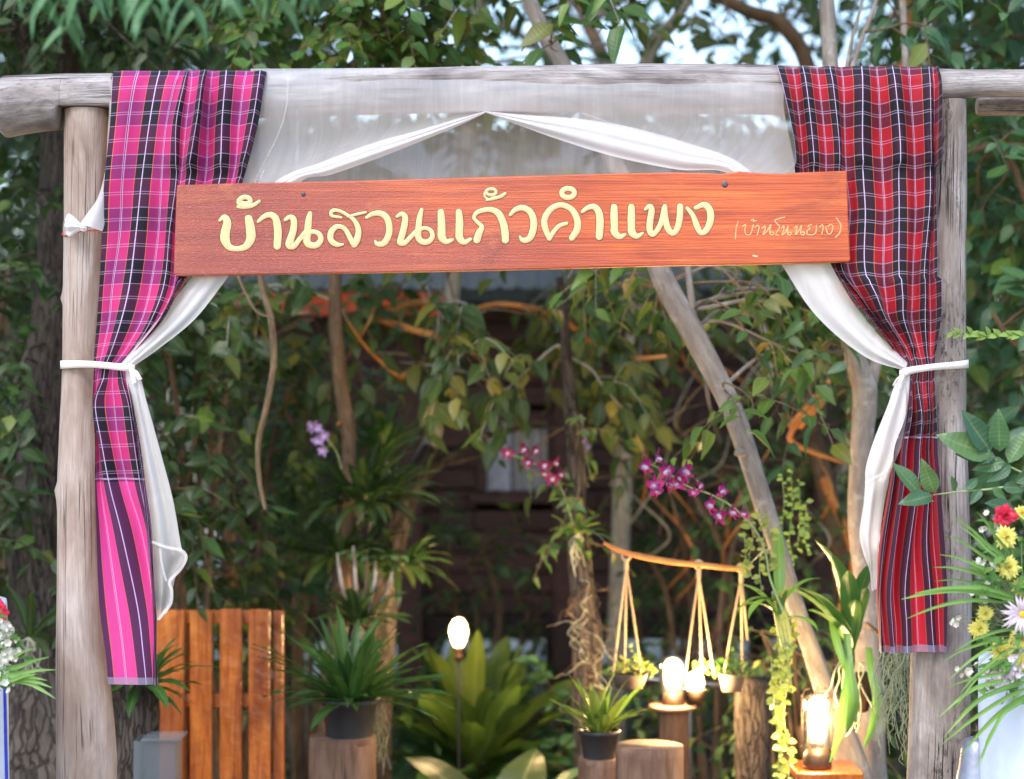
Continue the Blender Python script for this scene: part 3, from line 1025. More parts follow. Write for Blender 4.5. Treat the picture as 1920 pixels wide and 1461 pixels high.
# column k sits on stripe index k-1: odd indices dark, even indices bright
red_u = [(k - 1) * H for k in range(13)]
red_rows = [
    (205, 0.060, [1460, 1488, 1505, 1533, 1556, 1578, 1612, 1644, 1672, 1703, 1738, 1750, 1754], 0.2),
    (150, 0.052, [1458, 1487, 1504, 1532, 1555, 1577, 1612, 1644, 1671, 1703, 1739, 1750, 1754], 0.2),
    (127, 0.010, [1456, 1486, 1503, 1532, 1555, 1577, 1612, 1644, 1671, 1703, 1740, 1750, 1753], 0.35),
    (132, -0.040, [1457, 1487, 1504, 1532, 1555, 1577, 1612, 1644, 1671, 1703, 1740, 1750, 1753], 0.5),
    (168, -0.066, [1465, 1492, 1509, 1537, 1560, 1581, 1612, 1647, 1674, 1706, 1741, 1752, 1757], 0.8),
    (268, -0.068, [1484, 1503, 1519, 1548, 1569, 1584, 1612, 1651, 1681, 1713, 1741, 1752, 1755], 1.0),
    (340, -0.062, [1490, 1507, 1524, 1550, 1570, 1588, 1616, 1655, 1682, 1715, 1742, 1751, 1754], 1.0),
    (400, -0.060, [1500, 1515, 1530, 1552, 1572, 1594, 1620, 1659, 1683, 1716, 1739, 1748, 1753], 1.0),
    (500, -0.060, [1557, 1560, 1563, 1567, 1573, 1590, 1619, 1657, 1683, 1711, 1731, 1743, 1755], 0.9),
    (560, -0.062, [1592, 1595, 1599, 1604, 1611, 1619, 1636, 1662, 1686, 1710, 1731, 1744, 1756], 0.9),
    (600, -0.066, [1626, 1628, 1631, 1635, 1640, 1645, 1652, 1669, 1688, 1709, 1731, 1745, 1756], 0.8),
    (650, -0.076, [1668, 1670, 1672, 1675, 1679, 1683, 1688, 1698, 1708, 1721, 1735, 1745, 1753], 0.35),
    (688, -0.080, [1692, 1693, 1695, 1697, 1700, 1703, 1706, 1712, 1720, 1730, 1740, 1746, 1752], 0.12),
    (725, -0.080, [1697, 1698, 1699, 1700, 1702, 1704, 1706, 1710, 1719, 1730, 1739, 1745, 1750], 0.25),
    (780, -0.074, [1694, 1694, 1695, 1696, 1697, 1698, 1700, 1709, 1722, 1733, 1740, 1744, 1748], 0.7),
    (840, -0.070, [1673, 1674, 1675, 1677, 1680, 1684, 1689, 1701, 1717, 1728, 1737, 1743, 1749], 0.8),
    (900, -0.070, [1668, 1669, 1670, 1672, 1675, 1679, 1684, 1697, 1713, 1727, 1738, 1747, 1753], 0.9),
    (1010, -0.070, [1650, 1651, 1652, 1654, 1657, 1662, 1669, 1681, 1698, 1714, 1733, 1749, 1762], 0.9),
    (1100, -0.070, [1643, 1644, 1645, 1646, 1648, 1652, 1660, 1675, 1690, 1716, 1740, 1757, 1767], 0.8),
    (1170, -0.070, [1645, 1646, 1647, 1648, 1650, 1656, 1664, 1680, 1694, 1719, 1744, 1760, 1768], 0.7),
    (1222, -0.070, [1648, 1649, 1650, 1652, 1656, 1662, 1670, 1682, 1696, 1722, 1748, 1763, 1767], 0.6),
]
drape('checked_cloth', 'red and navy checked cloth draped over the right end of the beam', 'cloth', red_rows, M['plaid_red'], red_u, 1222, 'checked cloths draped over the gate', seed=9, amp_k=1.2)


# ------------------------------------------------------------------ white voile
def sheet(rows, layers, Yn=0.0, sub_r=6, sub_c=6, pleat=0.0, npl=6, seed=0.0):
    """rows: [(px, py, Y) ...] control net; layers: matching net of thicknesses"""
    net = np.array([[P(a, b, c) for a, b, c in r] for r in rows])
    lay = np.array(layers, float)
    net = catmull(net, sub_r)
    net = catmull(net.transpose(1, 0, 2), sub_c).transpose(1, 0, 2)
    lay = catmull(lay, sub_r)
    lay = catmull(lay.T, sub_c).T
    nr, nc = net.shape[:2]
    c = np.linspace(0, 1, nc)
    r_ = np.linspace(0, 1, nr)
    for i in range(nr):
        for j in range(nc):
            if pleat:
                net[i, j, 1] += pleat * math.sin(2 * math.pi * npl * c[j] + 1.5 * noise.noise(Vector((c[j] * 3 + seed, r_[i] * 2, 0))))
            net[i, j, 1] += 0.003 * noise.noise(Vector((net[i, j, 0] * 9 + seed, net[i, j, 2] * 9, seed)))
    d1 = np.concatenate([np.zeros((1, nc)), np.cumsum(np.linalg.norm(np.diff(net, axis=0), axis=2), 0)])
    d2 = np.concatenate([np.zeros((nr, 1)), np.cumsum(np.linalg.norm(np.diff(net, axis=1), axis=2), 1)], 1)
    mb = MB()
    mb.add(net.reshape(-1, 3), grid_faces(nr, nc)[:, ::-1], uv=np.stack([d2, d1], -1).reshape(-1, 2), layers=np.clip(lay, 0.3, 8).reshape(-1))
    return mb


voile = thing('voile_drape', 'sheer white voile swagged from the beam to both posts', 'drape', P(960, 200, -0.06))
# front fall over the beam, down to the gathered swag
xs = [470, 520, 600, 700, 800, 905, 1000, 1100, 1200, 1300, 1400, 1470]
low = {470: 352, 520: 345, 600: 322, 700: 283, 800: 246, 905: 211, 1000: 226, 1100: 250, 1200: 278, 1300: 305, 1400: 335, 1470: 350}
rows = [[(x, 190, 0.062) for x in xs], [(x, 150, 0.050) for x in xs], [(x, 125 if x > 800 else 128 + (900 - x) * 0.012, 0.0) for x in xs],
        [(x, 132, -0.034) for x in xs], [(x, 170, -0.060) for x in xs], [(x, min(205, low[x] - 2), -0.060) for x in xs],
        [((x + (14 if x > 1440 else 0)), 205 + (low[x] - 205) * 0.5 if low[x] > 215 else low[x] - 1, -0.056) for x in xs], [(x - (28 if x < 500 else 8 if x < 600 else 0) + (28 if x > 1440 else 6 if x > 1360 else 0), low[x], -0.052) for x in xs]]
lay = [[0.8] * 12 for _ in rows]
lay[4] = [1.0, 0.9, 0.8, 0.75, 0.8, 0.9, 0.9, 0.8, 0.8, 0.8, 0.85, 1.0]
lay[5] = [1.1, 1.0, 0.9, 0.9, 1.0, 1.5, 1.0, 0.9, 0.8, 0.85, 0.9, 1.0]
lay[7] = [1.3, 1.6, 1.8, 1.8, 1.8, 2.0, 1.8, 1.6, 1.5, 1.4, 1.2, 1.0]
sheet(rows, lay, seed=2.0).build('front_fall', M['sheer'], voile)
# fine creases in the fall
for a, b, c_ in [((542, 140), (530, 230), (476, 345)), ((1090, 212), (1170, 240), (1290, 282)),
                 ((470, 345), (560, 305), (660, 268)), ((486, 345), (495, 320), (505, 318))]:
    mbc = MB()
    pts = catmull(np.array([P(*a, -0.066), P(*b, -0.067), P(*c_, -0.060)]), 10)
    w = np.array([0.0022, 0, 0.0006])
    k = len(pts)
    vv = np.concatenate([pts - w, pts + np.array([0, -0.0025, 0]), pts + w])
    q = [(i, i + 1, k + i + 1, k + i) for i in range(k - 1)] + [(k + i, k + i + 1, 2 * k + i + 1, 2 * k + i) for i in range(k - 1)]
    mbc.add(vv, q, uv=vv[:, [0, 2]], layers=0.6)
    mbc.build('crease', M['sheer'], voile)
# back fall behind the beam
xs2 = [486, 600, 720, 840, 960, 1080, 1200, 1320, 1500]
rows = [[(x, 150, 0.064) for x in xs2], [(x, 210, 0.070) for x in xs2], [(x, 270, 0.068) for x in xs2], [(x, 340, 0.066) for x in xs2], [(x, 440 + 20 * math.sin(x / 130), 0.060) for x in xs2]]
sheet(rows, [[0.85] * 9, [0.8, 0.75, 0.8, 0.9, 0.8, 0.75, 0.9, 0.8, 0.85], [0.75] * 9, [0.8] * 9, [0.9] * 9], seed=5, pleat=0.004, npl=9).build('back_fall', M['sheer'], voile)

# gathered swags: upper edge and lower edge
def swag(name, top, bot, Ys, lay_mid=3.0, n=5, amp=0.006, seed=0.0, sub=7):
    rows = []
    for (a, b, Y) in zip(top, bot, Ys):
        rows.append([(a[0] + (b[0] - a[0]) * t, a[1] + (b[1] - a[1]) * t, Y - 0.010 * math.sin(math.pi * t)) for t in np.linspace(0, 1, n)])
    lay = [[1.1, lay_mid * 0.75, lay_mid, lay_mid, lay_mid * 0.8] for _ in rows]
    return sheet(rows, lay, pleat=amp * 0.3, npl=2.6, seed=seed, sub_r=sub).build(name, M['sheer'], voile)


swag('swag', [(912, 208), (860, 222), (780, 246), (700, 268), (600, 305), (520, 338), (440, 418), (376, 500), (310, 582), (262, 640), (226, 682)],
     [(908, 213), (860, 236), (790, 265), (700, 300), (620, 328), (560, 344), (490, 440), (428, 519), (366, 598), (296, 655), (243, 692)],
     [-0.056, -0.064, -0.066, -0.066, -0.066, -0.066, -0.068, -0.070, -0.078, -0.084, -0.090], seed=1.0, lay_mid=3.2)
swag('swag', [(905, 208), (980, 215), (1080, 222), (1180, 238), (1290, 268), (1390, 308), (1480, 400), (1556, 490), (1594, 560), (1645, 625), (1702, 680)],
     [(912, 212), (975, 236), (1060, 266), (1160, 296), (1270, 318), (1370, 328), (1420, 420), (1466, 497), (1530, 592), (1620, 668), (1698, 696)],
     [-0.056, -0.064, -0.066, -0.066, -0.066, -0.066, -0.068, -0.070, -0.078, -0.084, -0.090], seed=7.0, lay_mid=3.2)
# tails below the ties
rows = [[(234, 686, -0.096), (240, 686, -0.100), (245, 688, -0.098), (249, 690, -0.092)],
        [(237, 715, -0.092), (246, 714, -0.098), (256, 712, -0.100), (264, 712, -0.092)],
        [(246, 760, -0.088), (258, 760, -0.096), (266, 760, -0.092), (276, 758, -0.096)],
        [(262, 860, -0.084), (276, 860, -0.092), (290, 858, -0.086), (303, 856, -0.092)],
        [(276, 950, -0.084), (292, 950, -0.092), (310, 948, -0.086), (326, 946, -0.092)],
        [(283, 1012, -0.084), (300, 1018, -0.092), (322, 1024, -0.086), (341, 1030, -0.092)],
        [(286, 1050, -0.084), (303, 1052, -0.092), (326, 1050, -0.086), (349, 1044, -0.092)],
        [(289, 1090, -0.084), (303, 1088, -0.090), (314, 1086, -0.090), (330, 1080, -0.088)],
        [(292, 1130, -0.084), (302, 1130, -0.090), (312, 1128, -0.086), (321, 1120, -0.088)],
        [(294, 1164, -0.084), (298, 1163, -0.088), (305, 1155, -0.086), (314, 1148, -0.088)]]
lay = [[3.5, 4, 4, 3.5], [2.6, 3.5, 3.5, 3], [2.2, 3, 3.2, 2.6], [1.9, 2.8, 2.6, 2.3], [1.6, 2.4, 1.9, 2.0], [1.2, 1.9, 1.5, 2.2], [0.7, 1.6, 0.7, 2.0], [0.6, 1.6, 0.9, 1.4], [0.6, 0.9, 0.8, 1.4], [1.2, 1.6, 1.6, 2]]
sheet(rows, lay, seed=3, pleat=0.003, npl=2).build('tail', M['sheer'], voile)


def hem(poly, Y, w=0.0032, layers=2.0):
    mbh = MB()
    pts = catmull(np.array([P(a, b, Y) for a, b in poly]), 6)
    d = np.gradient(pts, axis=0)
    nrm = np.stack([-d[:, 2], np.zeros(len(d)), d[:, 0]], -1)
    nrm /= np.linalg.norm(nrm, axis=1, keepdims=True)
    k = len(pts)
    vv = np.concatenate([pts - nrm * w, pts + nrm * w])
    mbh.add(vv, [(i, i + 1, k + i + 1, k + i) for i in range(k - 1)], uv=vv[:, [0, 2]], layers=layers)
    mbh.build('hem', M['sheer'], voile)


hem([(285, 1016), (312, 1026), (340, 1032), (349, 1046), (338, 1068), (318, 1090), (322, 1108), (320, 1132), (306, 1150), (297, 1162)], -0.102)
hem([(300, 1030), (304, 1060), (312, 1090)], -0.101, 0.002, 1.4)
rows = [[(1694, 692, -0.096), (1698, 692, -0.102), (1702, 694, -0.102), (1706, 697, -0.096)],
        [(1680, 716, -0.094), (1690, 714, -0.104), (1699, 714, -0.100), (1706, 716, -0.096)],
        [(1664, 762, -0.092), (1677, 762, -0.102), (1690, 762, -0.096), (1702, 764, -0.096)],
        [(1644, 812, -0.088), (1660, 812, -0.098), (1679, 812, -0.092), (1696, 814, -0.096)],
        [(1632, 846, -0.088), (1650, 842, -0.098), (1672, 839, -0.092), (1690, 838, -0.094)],
        [(1623, 880, -0.088), (1637, 884, -0.098), (1655, 890, -0.092), (1670, 884, -0.090)],
        [(1622, 905, -0.088), (1634, 905, -0.094), (1650, 905, -0.098), (1666, 905, -0.088)],
        [(1619, 945, -0.088), (1630, 945, -0.096), (1644, 945, -0.088), (1658, 945, -0.088)],
        [(1611, 1000, -0.086), (1624, 1004, -0.096), (1637, 1006, -0.086), (1650, 1006, -0.086)],
        [(1618, 1036, -0.086), (1628, 1040, -0.092), (1638, 1044, -0.086), (1647, 1050, -0.086)],
        [(1630, 1070, -0.086), (1634, 1072, -0.090), (1638, 1076, -0.086), (1646, 1078, -0.086)],
        [(1634, 1108, -0.086), (1637, 1108, -0.088), (1640, 1106, -0.086), (1644, 1104, -0.086)]]
lay = [[4, 4, 4, 4], [3.4, 4.5, 4.5, 3.6], [3.2, 4.5, 4.5, 3.6], [3.0, 4.5, 4.2, 3.4], [3.0, 4, 3.6, 2.6], [3.0, 3.4, 2.6, 1.6], [3, 3.4, 2.4, 1.2], [2.4, 3, 1.6, 1.1], [2.0, 2.8, 2.2, 1.4], [2.0, 1.6, 1.1, 1.2], [1.2, 1.1, 1.1, 1.3], [1.1, 1.1, 1.1, 1.3]]
sheet(rows, lay, seed=6, pleat=0.003, npl=2).build('tail', M['sheer'], voile)
hem([(1622, 905), (1640, 896), (1664, 880), (1674, 850)], -0.103, 0.0022, 1.6)
# narrow strip between post and pink cloth, knotted to the post
rows = [[(202, 150, -0.050), (208, 150, -0.056), (216, 150, -0.056)], [(205, 190, -0.056), (211, 190, -0.060), (218, 190, -0.056)], [(202, 250, -0.060), (208, 250, -0.064), (214, 250, -0.058)],
        [(197, 320, -0.062), (202, 320, -0.066), (209, 320, -0.060)], [(184, 370, -0.066), (192, 374, -0.070), (202, 380, -0.060)], [(164, 400, -0.074), (178, 408, -0.078), (196, 418, -0.064)],
        [(150, 420, -0.078), (170, 426, -0.080), (192, 434, -0.066)]]
sheet(rows, [[1, 1.3, 1], [1, 1.3, 1.2], [1.1, 1.4, 1.2], [1.3, 1.6, 1.4], [1.6, 2.2, 1.6], [2.2, 3, 2], [3, 3.4, 2.2]], seed=8).build('side_strip', M['sheer'], voile)
for rowsk in ([[(152, 420, -0.074), (153, 426, -0.080), (152, 432, -0.074)], [(142, 410, -0.072), (140, 424, -0.088), (142, 437, -0.072)], [(130, 400, -0.070), (128, 421, -0.084), (132, 444, -0.070)], [(124, 404, -0.066), (121, 422, -0.070), (126, 442, -0.066)]],
              [[(150, 421, -0.078), (151, 427, -0.084), (150, 433, -0.078)], [(157, 419, -0.080), (158, 427, -0.090), (157, 435, -0.080)], [(163, 422, -0.076), (163, 427, -0.082), (163, 433, -0.076)]]):
    sheet(rowsk, [[4, 5, 4]] * len(rowsk), seed=11, pleat=0.003, npl=3, sub_c=10).build('knot', M['sheer'], voile)



def band(pts_px, Yc, rpx, w, name, mat, label, cat, tail=None, group=None):
    """ribbon once round a post (half circle in front) then out to the cloth"""
    o3 = []
    for a, b, Y in pts_px:
        o3.append(P(a, b, Y))
    pts = catmull(np.array(o3), 8)
    k = len(pts)
    mbb = MB()
    up = np.array([0, 0, 1.0])
    d = np.gradient(pts, axis=0)
    d /= np.linalg.norm(d, axis=1, keepdims=True)
    nrm = np.cross(d, up)
    ww = w * (1 + 0.12 * np.sin(np.linspace(0, 9, k)))[:, None]
    th = 0.0012
    vv = np.concatenate([pts - up * ww - nrm * th, pts + up * ww - nrm * th, pts + up * ww + nrm * th, pts - up * ww + nrm * th])
    q = []
    for i in range(k - 1):
        for s in range(4):
            t = (s + 1) % 4
            q.append((s * k + i, t * k + i, t * k + i + 1, s * k + i + 1))
    mbb.add(vv, q, uv=vv[:, [0, 2]])
    o = mbb.build(name, mat, None, origin=pts[k // 2])
    e = pts[-9]
    sgn = 1 if e[0] < 0 else -1
    kn = MB()
    for q in range(3):
        tube(kn, [e + np.array([-0.006, -0.004, 0.005 - 0.004 * q]), e + np.array([0.0, -0.009, 0.001 * q]), e + np.array([0.006, -0.004, -0.006 + 0.005 * q])], [0.003, 0.0048, 0.003], 8, 4, 0.2, 60, q)
    kn.build('knot', mat, o)
    for q, (dx, dz) in enumerate(((0.020, -0.026), (0.008, -0.034))):
        en = MB()
        cp = catmull(np.array([e + np.array([0, -0.008, -0.003]), e + np.array([sgn * dx * 0.6, -0.014, dz * 0.4]), e + np.array([sgn * dx, -0.010, dz])]), 6)
        kk = len(cp)
        sd3 = np.array([0.0045, 0.001, 0.0015])
        ev = np.concatenate([cp - sd3, cp + np.array([0, -0.0015, 0]), cp + sd3])
        en.add(ev, [(i, i + 1, kk + i + 1, kk + i) for i in range(kk - 1)] + [(kk + i, kk + i + 1, 2 * kk + i + 1, 2 * kk + i) for i in range(kk - 1)], uv=ev[:, [0, 2]])
        en.build('loose_end', mat, o)
    return tag(o, label, cat, group)


band([(124, 684, 0.040), (115, 684, 0.0), (118, 684, -0.040), (150, 683, -0.062), (182, 684, -0.090), (222, 688, -0.104), (238, 689, -0.106), (247, 690, -0.096), (238, 690, -0.07)], 0, 0, 0.0082, 'ribbon',
     M['ribbon'], 'white ribbon tying the pink checked cloth to the pale post', 'ribbon', group='ribbons tying the cloths to the posts')
band([(1806, 682, 0.040), (1815, 682, 0.0), (1811, 683, -0.040), (1790, 685, -0.064), (1752, 688, -0.092), (1716, 693, -0.104), (1700, 697, -0.108), (1692, 700, -0.096), (1700, 700, -0.07)], 0, 0, 0.0082, 'ribbon',
     M['ribbon'], 'white ribbon tying the red checked cloth to the cracked post', 'ribbon', group='ribbons tying the cloths to the posts')
mbk = MB()
tube(mbk, [P(a, b, c) for a, b, c in [(126, 436, 0.04), (117, 438, 0.0), (122, 442, -0.03), (138, 437, -0.058), (160, 433, -0.066), (190, 432, -0.056), (202, 431, -0.03), (205, 430, 0)]], 0.0016, 6, 5)
tag(mbk.build('cord', M['cord_red'], None, origin=P(160, 436, -0.05)), 'thin red cord round the pale post below the voile knot', 'cord')

# ------------------------------------------------------------------ sign board
SY = -0.105
sign = thing('sign_board', 'varnished orange wooden name board with cream Thai lettering hung below the beam', 'sign', P(960, 420, SY))
out_top = [(332, 347), (420, 344), (560, 341), (700, 338), (860, 333), (1000, 329), (1150, 325), (1270, 323), (1320, 324), (1352, 326), (1385, 321), (1430, 325), (1470, 326), (1500, 323), (1586, 320)]
out_right = [(1589, 324), (1591, 400), (1594, 470), (1595, 488)]
out_bot = [(1591, 492), (1500, 494), (1400, 497), (1250, 499), (1100, 503), (900, 508), (700, 512), (500, 515), (330, 518)]
out_left = [(325, 514), (327, 450), (329, 400), (331, 352)]
ol = []
for a, b in zip(out_top[:-1], out_top[1:]):
    for t in (0, 0.5):
        ol.append((a[0] + (b[0] - a[0]) * t, a[1] + (b[1] - a[1]) * t))
ol += [out_top[-1]] + out_right + out_bot + out_left
ol = np.array(ol)
cen = ol.mean(0)
k = len(ol)
rings = []
nrm2 = np.gradient(np.vstack([ol[-1:], ol, ol[:1]]), axis=0)[1:-1]
nrm2 = np.stack([nrm2[:, 1], -nrm2[:, 0]], -1)
nrm2 /= np.linalg.norm(nrm2, axis=1, keepdims=True)
for inset, yy in ((3.0, SY), (1.0, SY + 0.0012), (0, SY + 0.004), (0, SY + 0.022), (2, SY + 0.025)):
    s = 1
    rings.append(np.array([P(*(p - nn * inset), SY) + np.array([0, yy - SY, 0]) for p, nn in zip(ol, nrm2)]))
mb = MB()
v = np.concatenate(rings)
q = []
for rI in range(len(rings) - 1):
    for i in range(k):
        j = (i + 1) % k
        q.append((rI * k + i, (rI + 1) * k + i, (rI + 1) * k + j, rI * k + j))
mb.add(v, q)
# front and back faces as a quad strip between top and bottom outlines (even columns)
for ring, sgn in ((rings[0], 1), (rings[-1], -1)):
    xsort = np.linspace(0, 1, 60)
    c = ring.mean(0)
    t = [(k, i, (i + 1) % k) if sgn > 0 else (k, (i + 1) % k, i) for i in range(k)]
    mb.add(np.concatenate([ring, [c]]), tris=t)
board = mb.build('board', M['sign'], sign, smooth=False)

LET_OFF = [0]


def strokes_mesh(strokes, sx, sy, sc, Y, wmul=1.0, dome=0.0012, extra=0.0, mb=None):
    mb = mb or MB()
    for st in strokes:
        LET_OFF[0] = (LET_OFF[0] + 1) % 7
        off = LET_OFF[0] * 0.00012
        a = np.array(st, float)
        a = catmull(a, 7)
        pts = a[:, :2] / sc + np.array([sx, sy])
        w = a[:, 2] / sc / 2 * wmul + extra
        d = np.gradient(pts, axis=0)
        d /= np.maximum(np.linalg.norm(d, axis=1, keepdims=True), 1e-6)
        n = np.stack([-d[:, 1], d[:, 0]], -1)
        # round ends
        ext_a = [(pts[0] - d[0] * w[0] * math.sin(t), w[0] * math.cos(t), n[0]) for t in (1.45, 1.1, 0.75, 0.4)]
        ext_b = [(pts[-1] + d[-1] * w[-1] * math.sin(t), w[-1] * math.cos(t), n[-1]) for t in (0.4, 0.75, 1.1, 1.45)]
        seq = ext_a + [(pts[i], w[i] * (1 + 0.05 * noise.noise(Vector((pts[i][0] * 0.3, pts[i][1] * 0.3, 1)))), n[i]) for i in range(len(pts))] + ext_b
        vv = []
        for p, ww, nn in seq:
            for u, h in ((-1, 0.1), (-0.86, 0.85), (0, 1), (0.86, 0.85), (1, 0.1)):
                q = p + nn * ww * u
                vv.append(P(q[0], q[1], Y) + np.array([0, -(dome * h + off), 0]))
        mb.add(vv, grid_faces(len(seq), 5))
    return mb


Z2 = (320, 320, 1920 / 520)
Z3 = (800, 320, 1920 / 540)
Z4 = (1320, 320, 6.4)


def ring_pts(cx, cy, rx, ry, w, a0=-100, n=9):
    return [(cx + rx * math.cos(math.radians(a0 + 360 * i / n)), cy + ry * math.sin(math.radians(a0 + 360 * i / n)), w) for i in range(n + 1)]


glyphs = [
    (Z2, [[(340, 345, 20), (372, 322, 40), (392, 360, 58), (378, 430, 66), (378, 480, 66), (405, 528, 48), (460, 542, 38), (520, 525, 48), (554, 470, 64), (552, 400, 66), (540, 335, 56)]]),
    (Z2, [ring_pts(516, 207, 36, 24, 36), [(468, 252, 24), (520, 250, 34), (575, 238, 30), (614, 213, 22)], [(472, 205, 30), (470, 225, 26), (486, 242, 26)]]),
    (Z2, [[(608, 352, 24), (645, 320, 34), (690, 306, 42), (728, 335, 50), (742, 420, 56), (738, 522, 54)]]),
    (Z2, [[(795, 340, 26), (825, 322, 36), (852, 340, 46), (850, 410, 50), (832, 470, 54), (822, 515, 56), (855, 522, 42), (890, 480, 36), (935, 430, 42)],
          [(965, 298, 32), (955, 350, 46), (948, 430, 48), (945, 495, 50), (975, 518, 44), (1012, 515, 42), (1040, 480, 38), (1028, 440, 34), (985, 424, 32), (930, 440, 34)]]),
    (Z2, [[(1180, 325, 18), (1115, 312, 26), (1118, 280, 30), (1165, 278, 26), (1230, 312, 26), (1275, 350, 34), (1300, 410, 44), (1292, 470, 50), (1272, 510, 50)], [(1225, 320, 14), (1290, 302, 22), (1350, 290, 18)],
          [(1192, 512, 18), (1150, 512, 38), (1110, 482, 44), (1110, 430, 46), (1142, 392, 40), (1182, 390, 34), (1215, 415, 34), (1240, 462, 38), (1262, 503, 40)]]),
    (Z2, [[(1358, 325, 24), (1400, 300, 34), (1455, 297, 42), (1498, 330, 46), (1514, 400, 46), (1504, 460, 46), (1472, 505, 42), (1432, 508, 34), (1416, 490, 20)]]),
    (Z2, [[(1568, 318, 24), (1600, 300, 34), (1624, 325, 44), (1614, 400, 48), (1598, 460, 48), (1590, 496, 48), (1622, 500, 38), (1662, 460, 34), (1702, 420, 38)],
          [(1738, 272, 28), (1724, 325, 42), (1716, 400, 46), (1716, 465, 46), (1745, 494, 42), (1785, 492, 40), (1812, 458, 36), (1800, 415, 32), (1755, 398, 28), (1705, 425, 32)]]),
    (Z3, [[(95, 278, 44), (99, 340, 50), (100, 400, 52), (102, 445, 52), (130, 474, 38), (170, 464, 24)]]),
    (Z3, [[(215, 278, 44), (219, 340, 52), (218, 400, 52), (220, 448, 52), (250, 478, 38), (292, 458, 24)]]),
    (Z3, [[(335, 462, 50), (350, 415, 48), (368, 375, 34), (332, 338, 26), (316, 310, 26), (345, 275, 32), (420, 260, 36), (478, 285, 46), (510, 350, 50), (522, 410, 52), (525, 462, 50)]]),
    (Z3, [ring_pts(430, 143, 33, 21, 22), [(402, 198, 16), (440, 188, 24), (490, 175, 24), (522, 155, 22)], [(386, 150, 16), (388, 175, 16), (410, 192, 18)]]),
    (Z3, [[(558, 295, 24), (590, 262, 34), (640, 248, 40), (690, 275, 44), (714, 340, 48), (706, 410, 48), (682, 455, 42), (642, 465, 34), (622, 442, 18)]]),
    (Z3, [[(968, 450, 40), (1002, 395, 46), (1004, 330, 44), (968, 262, 40), (900, 230, 36), (835, 252, 40), (790, 312, 42), (788, 375, 42), (818, 452, 34)], [(822, 450, 32), (846, 410, 32), (882, 370, 30), (932, 352, 26)]]),
    (Z3, [ring_pts(943, 150, 42, 31, 36)]),
    (Z3, [[(1038, 275, 24), (1075, 248, 34), (1118, 242, 42), (1148, 280, 48), (1156, 350, 52), (1150, 440, 50)]]),
    (Z3, [[(1250, 245, 46), (1250, 300, 52), (1252, 370, 52), (1254, 412, 52), (1285, 440, 40), (1322, 428, 22)]]),
    (Z3, [[(1365, 245, 46), (1365, 300, 52), (1365, 370, 52), (1369, 412, 52), (1400, 438, 38), (1438, 420, 22)]]),
    (Z3, [[(1458, 258, 22), (1484, 238, 34), (1500, 262, 44), (1490, 330, 46), (1487, 392, 46), (1503, 425, 40), (1532, 405, 36), (1564, 345, 38), (1584, 250, 36)],
          [(1588, 240, 32), (1592, 320, 40), (1610, 390, 42), (1640, 418, 38), (1668, 392, 40), (1686, 325, 42), (1690, 240, 42)]]),
    (Z3, [[(1738, 252, 26), (1775, 300, 34), (1802, 370, 42), (1828, 415, 36), (1866, 395, 44), (1892, 330, 48), (1888, 265, 48), (1852, 228, 40), (1795, 248, 30)]]),
]
for (sx, sy, sc), st in glyphs:
    L_ = strokes_mesh(st, sx, sy, sc, SY, 1.0, 0.0009).build('letter', M['paint'], sign)
    strokes_mesh(st, sx, sy, sc, SY, 1.0, 0.0002, 0.9).build('letter_groove', M['paint_edge'], L_)
small = [
    [[(410, 612), (385, 700), (378, 820)]],
    [[(470, 668), (500, 652), (490, 720), (510, 772), (560, 760), (592, 655)], [(568, 600), (596, 588), (590, 612), (630, 600)]],
    [[(612, 682), (645, 660), (660, 690), (640, 775)]],
    [[(700, 692), (730, 668), (735, 700), (708, 772), (760, 722), (800, 652), (788, 740), (818, 775), (838, 745), (790, 738)]],
    [[(965, 562), (900, 578), (850, 602), (880, 642), (908, 682), (862, 765), (895, 778)]],
    [[(930, 692), (960, 668), (955, 722), (938, 776), (985, 732), (1010, 668), (1000, 750), (1030, 776), (1048, 748), (1000, 742)]],
    [[(1085, 692), (1115, 670), (1110, 722), (1095, 772), (1140, 722), (1170, 662), (1158, 750), (1190, 776), (1206, 742), (1160, 742)]],
    [[(1290, 650), (1250, 668), (1272, 700), (1240, 722), (1240, 766), (1300, 772), (1342, 742), (1350, 655)]],
    [[(1388, 682), (1420, 652), (1430, 690), (1412, 768)]],
    [[(1460, 682), (1488, 762), (1530, 742), (1546, 672), (1520, 650), (1490, 668)]],
    [[(1590, 570), (1640, 652), (1630, 742), (1580, 802)]],
]
for st in small:
    st = [[(a, b, 15) for a, b in s] for s in st]
    strokes_mesh(st, *Z4, SY, 1.0, 0.0006).build('letter', M['scratch'], sign)
for px, py, r in ((569, 364, 4.5), (1359, 346, 6)):
    c = P(px, py, SY)
    rr = r * 4.4 / F
    mbs = MB()
    th = np.linspace(0, 2 * np.pi, 17)
    prof = [(0.1, 0.0016), (0.6, 0.0014), (0.95, 0.0009), (1.0, -0.001)]
    v = np.array([[(c[0] + rr * a * math.cos(t), c[1] - h, c[2] + rr * a * math.sin(t)) for t in th] for a, h in prof])
    mbs.add(v.reshape(-1, 3), grid_faces(4, 17))
    mbs.build('screw', M['screw'], sign)
strokes_mesh([[(590, 1022, 18), (615, 1028, 22), (640, 1030, 16)]], *Z4, SY, 1.0, 0.0004).build('paint_spot', M['paint'], sign)


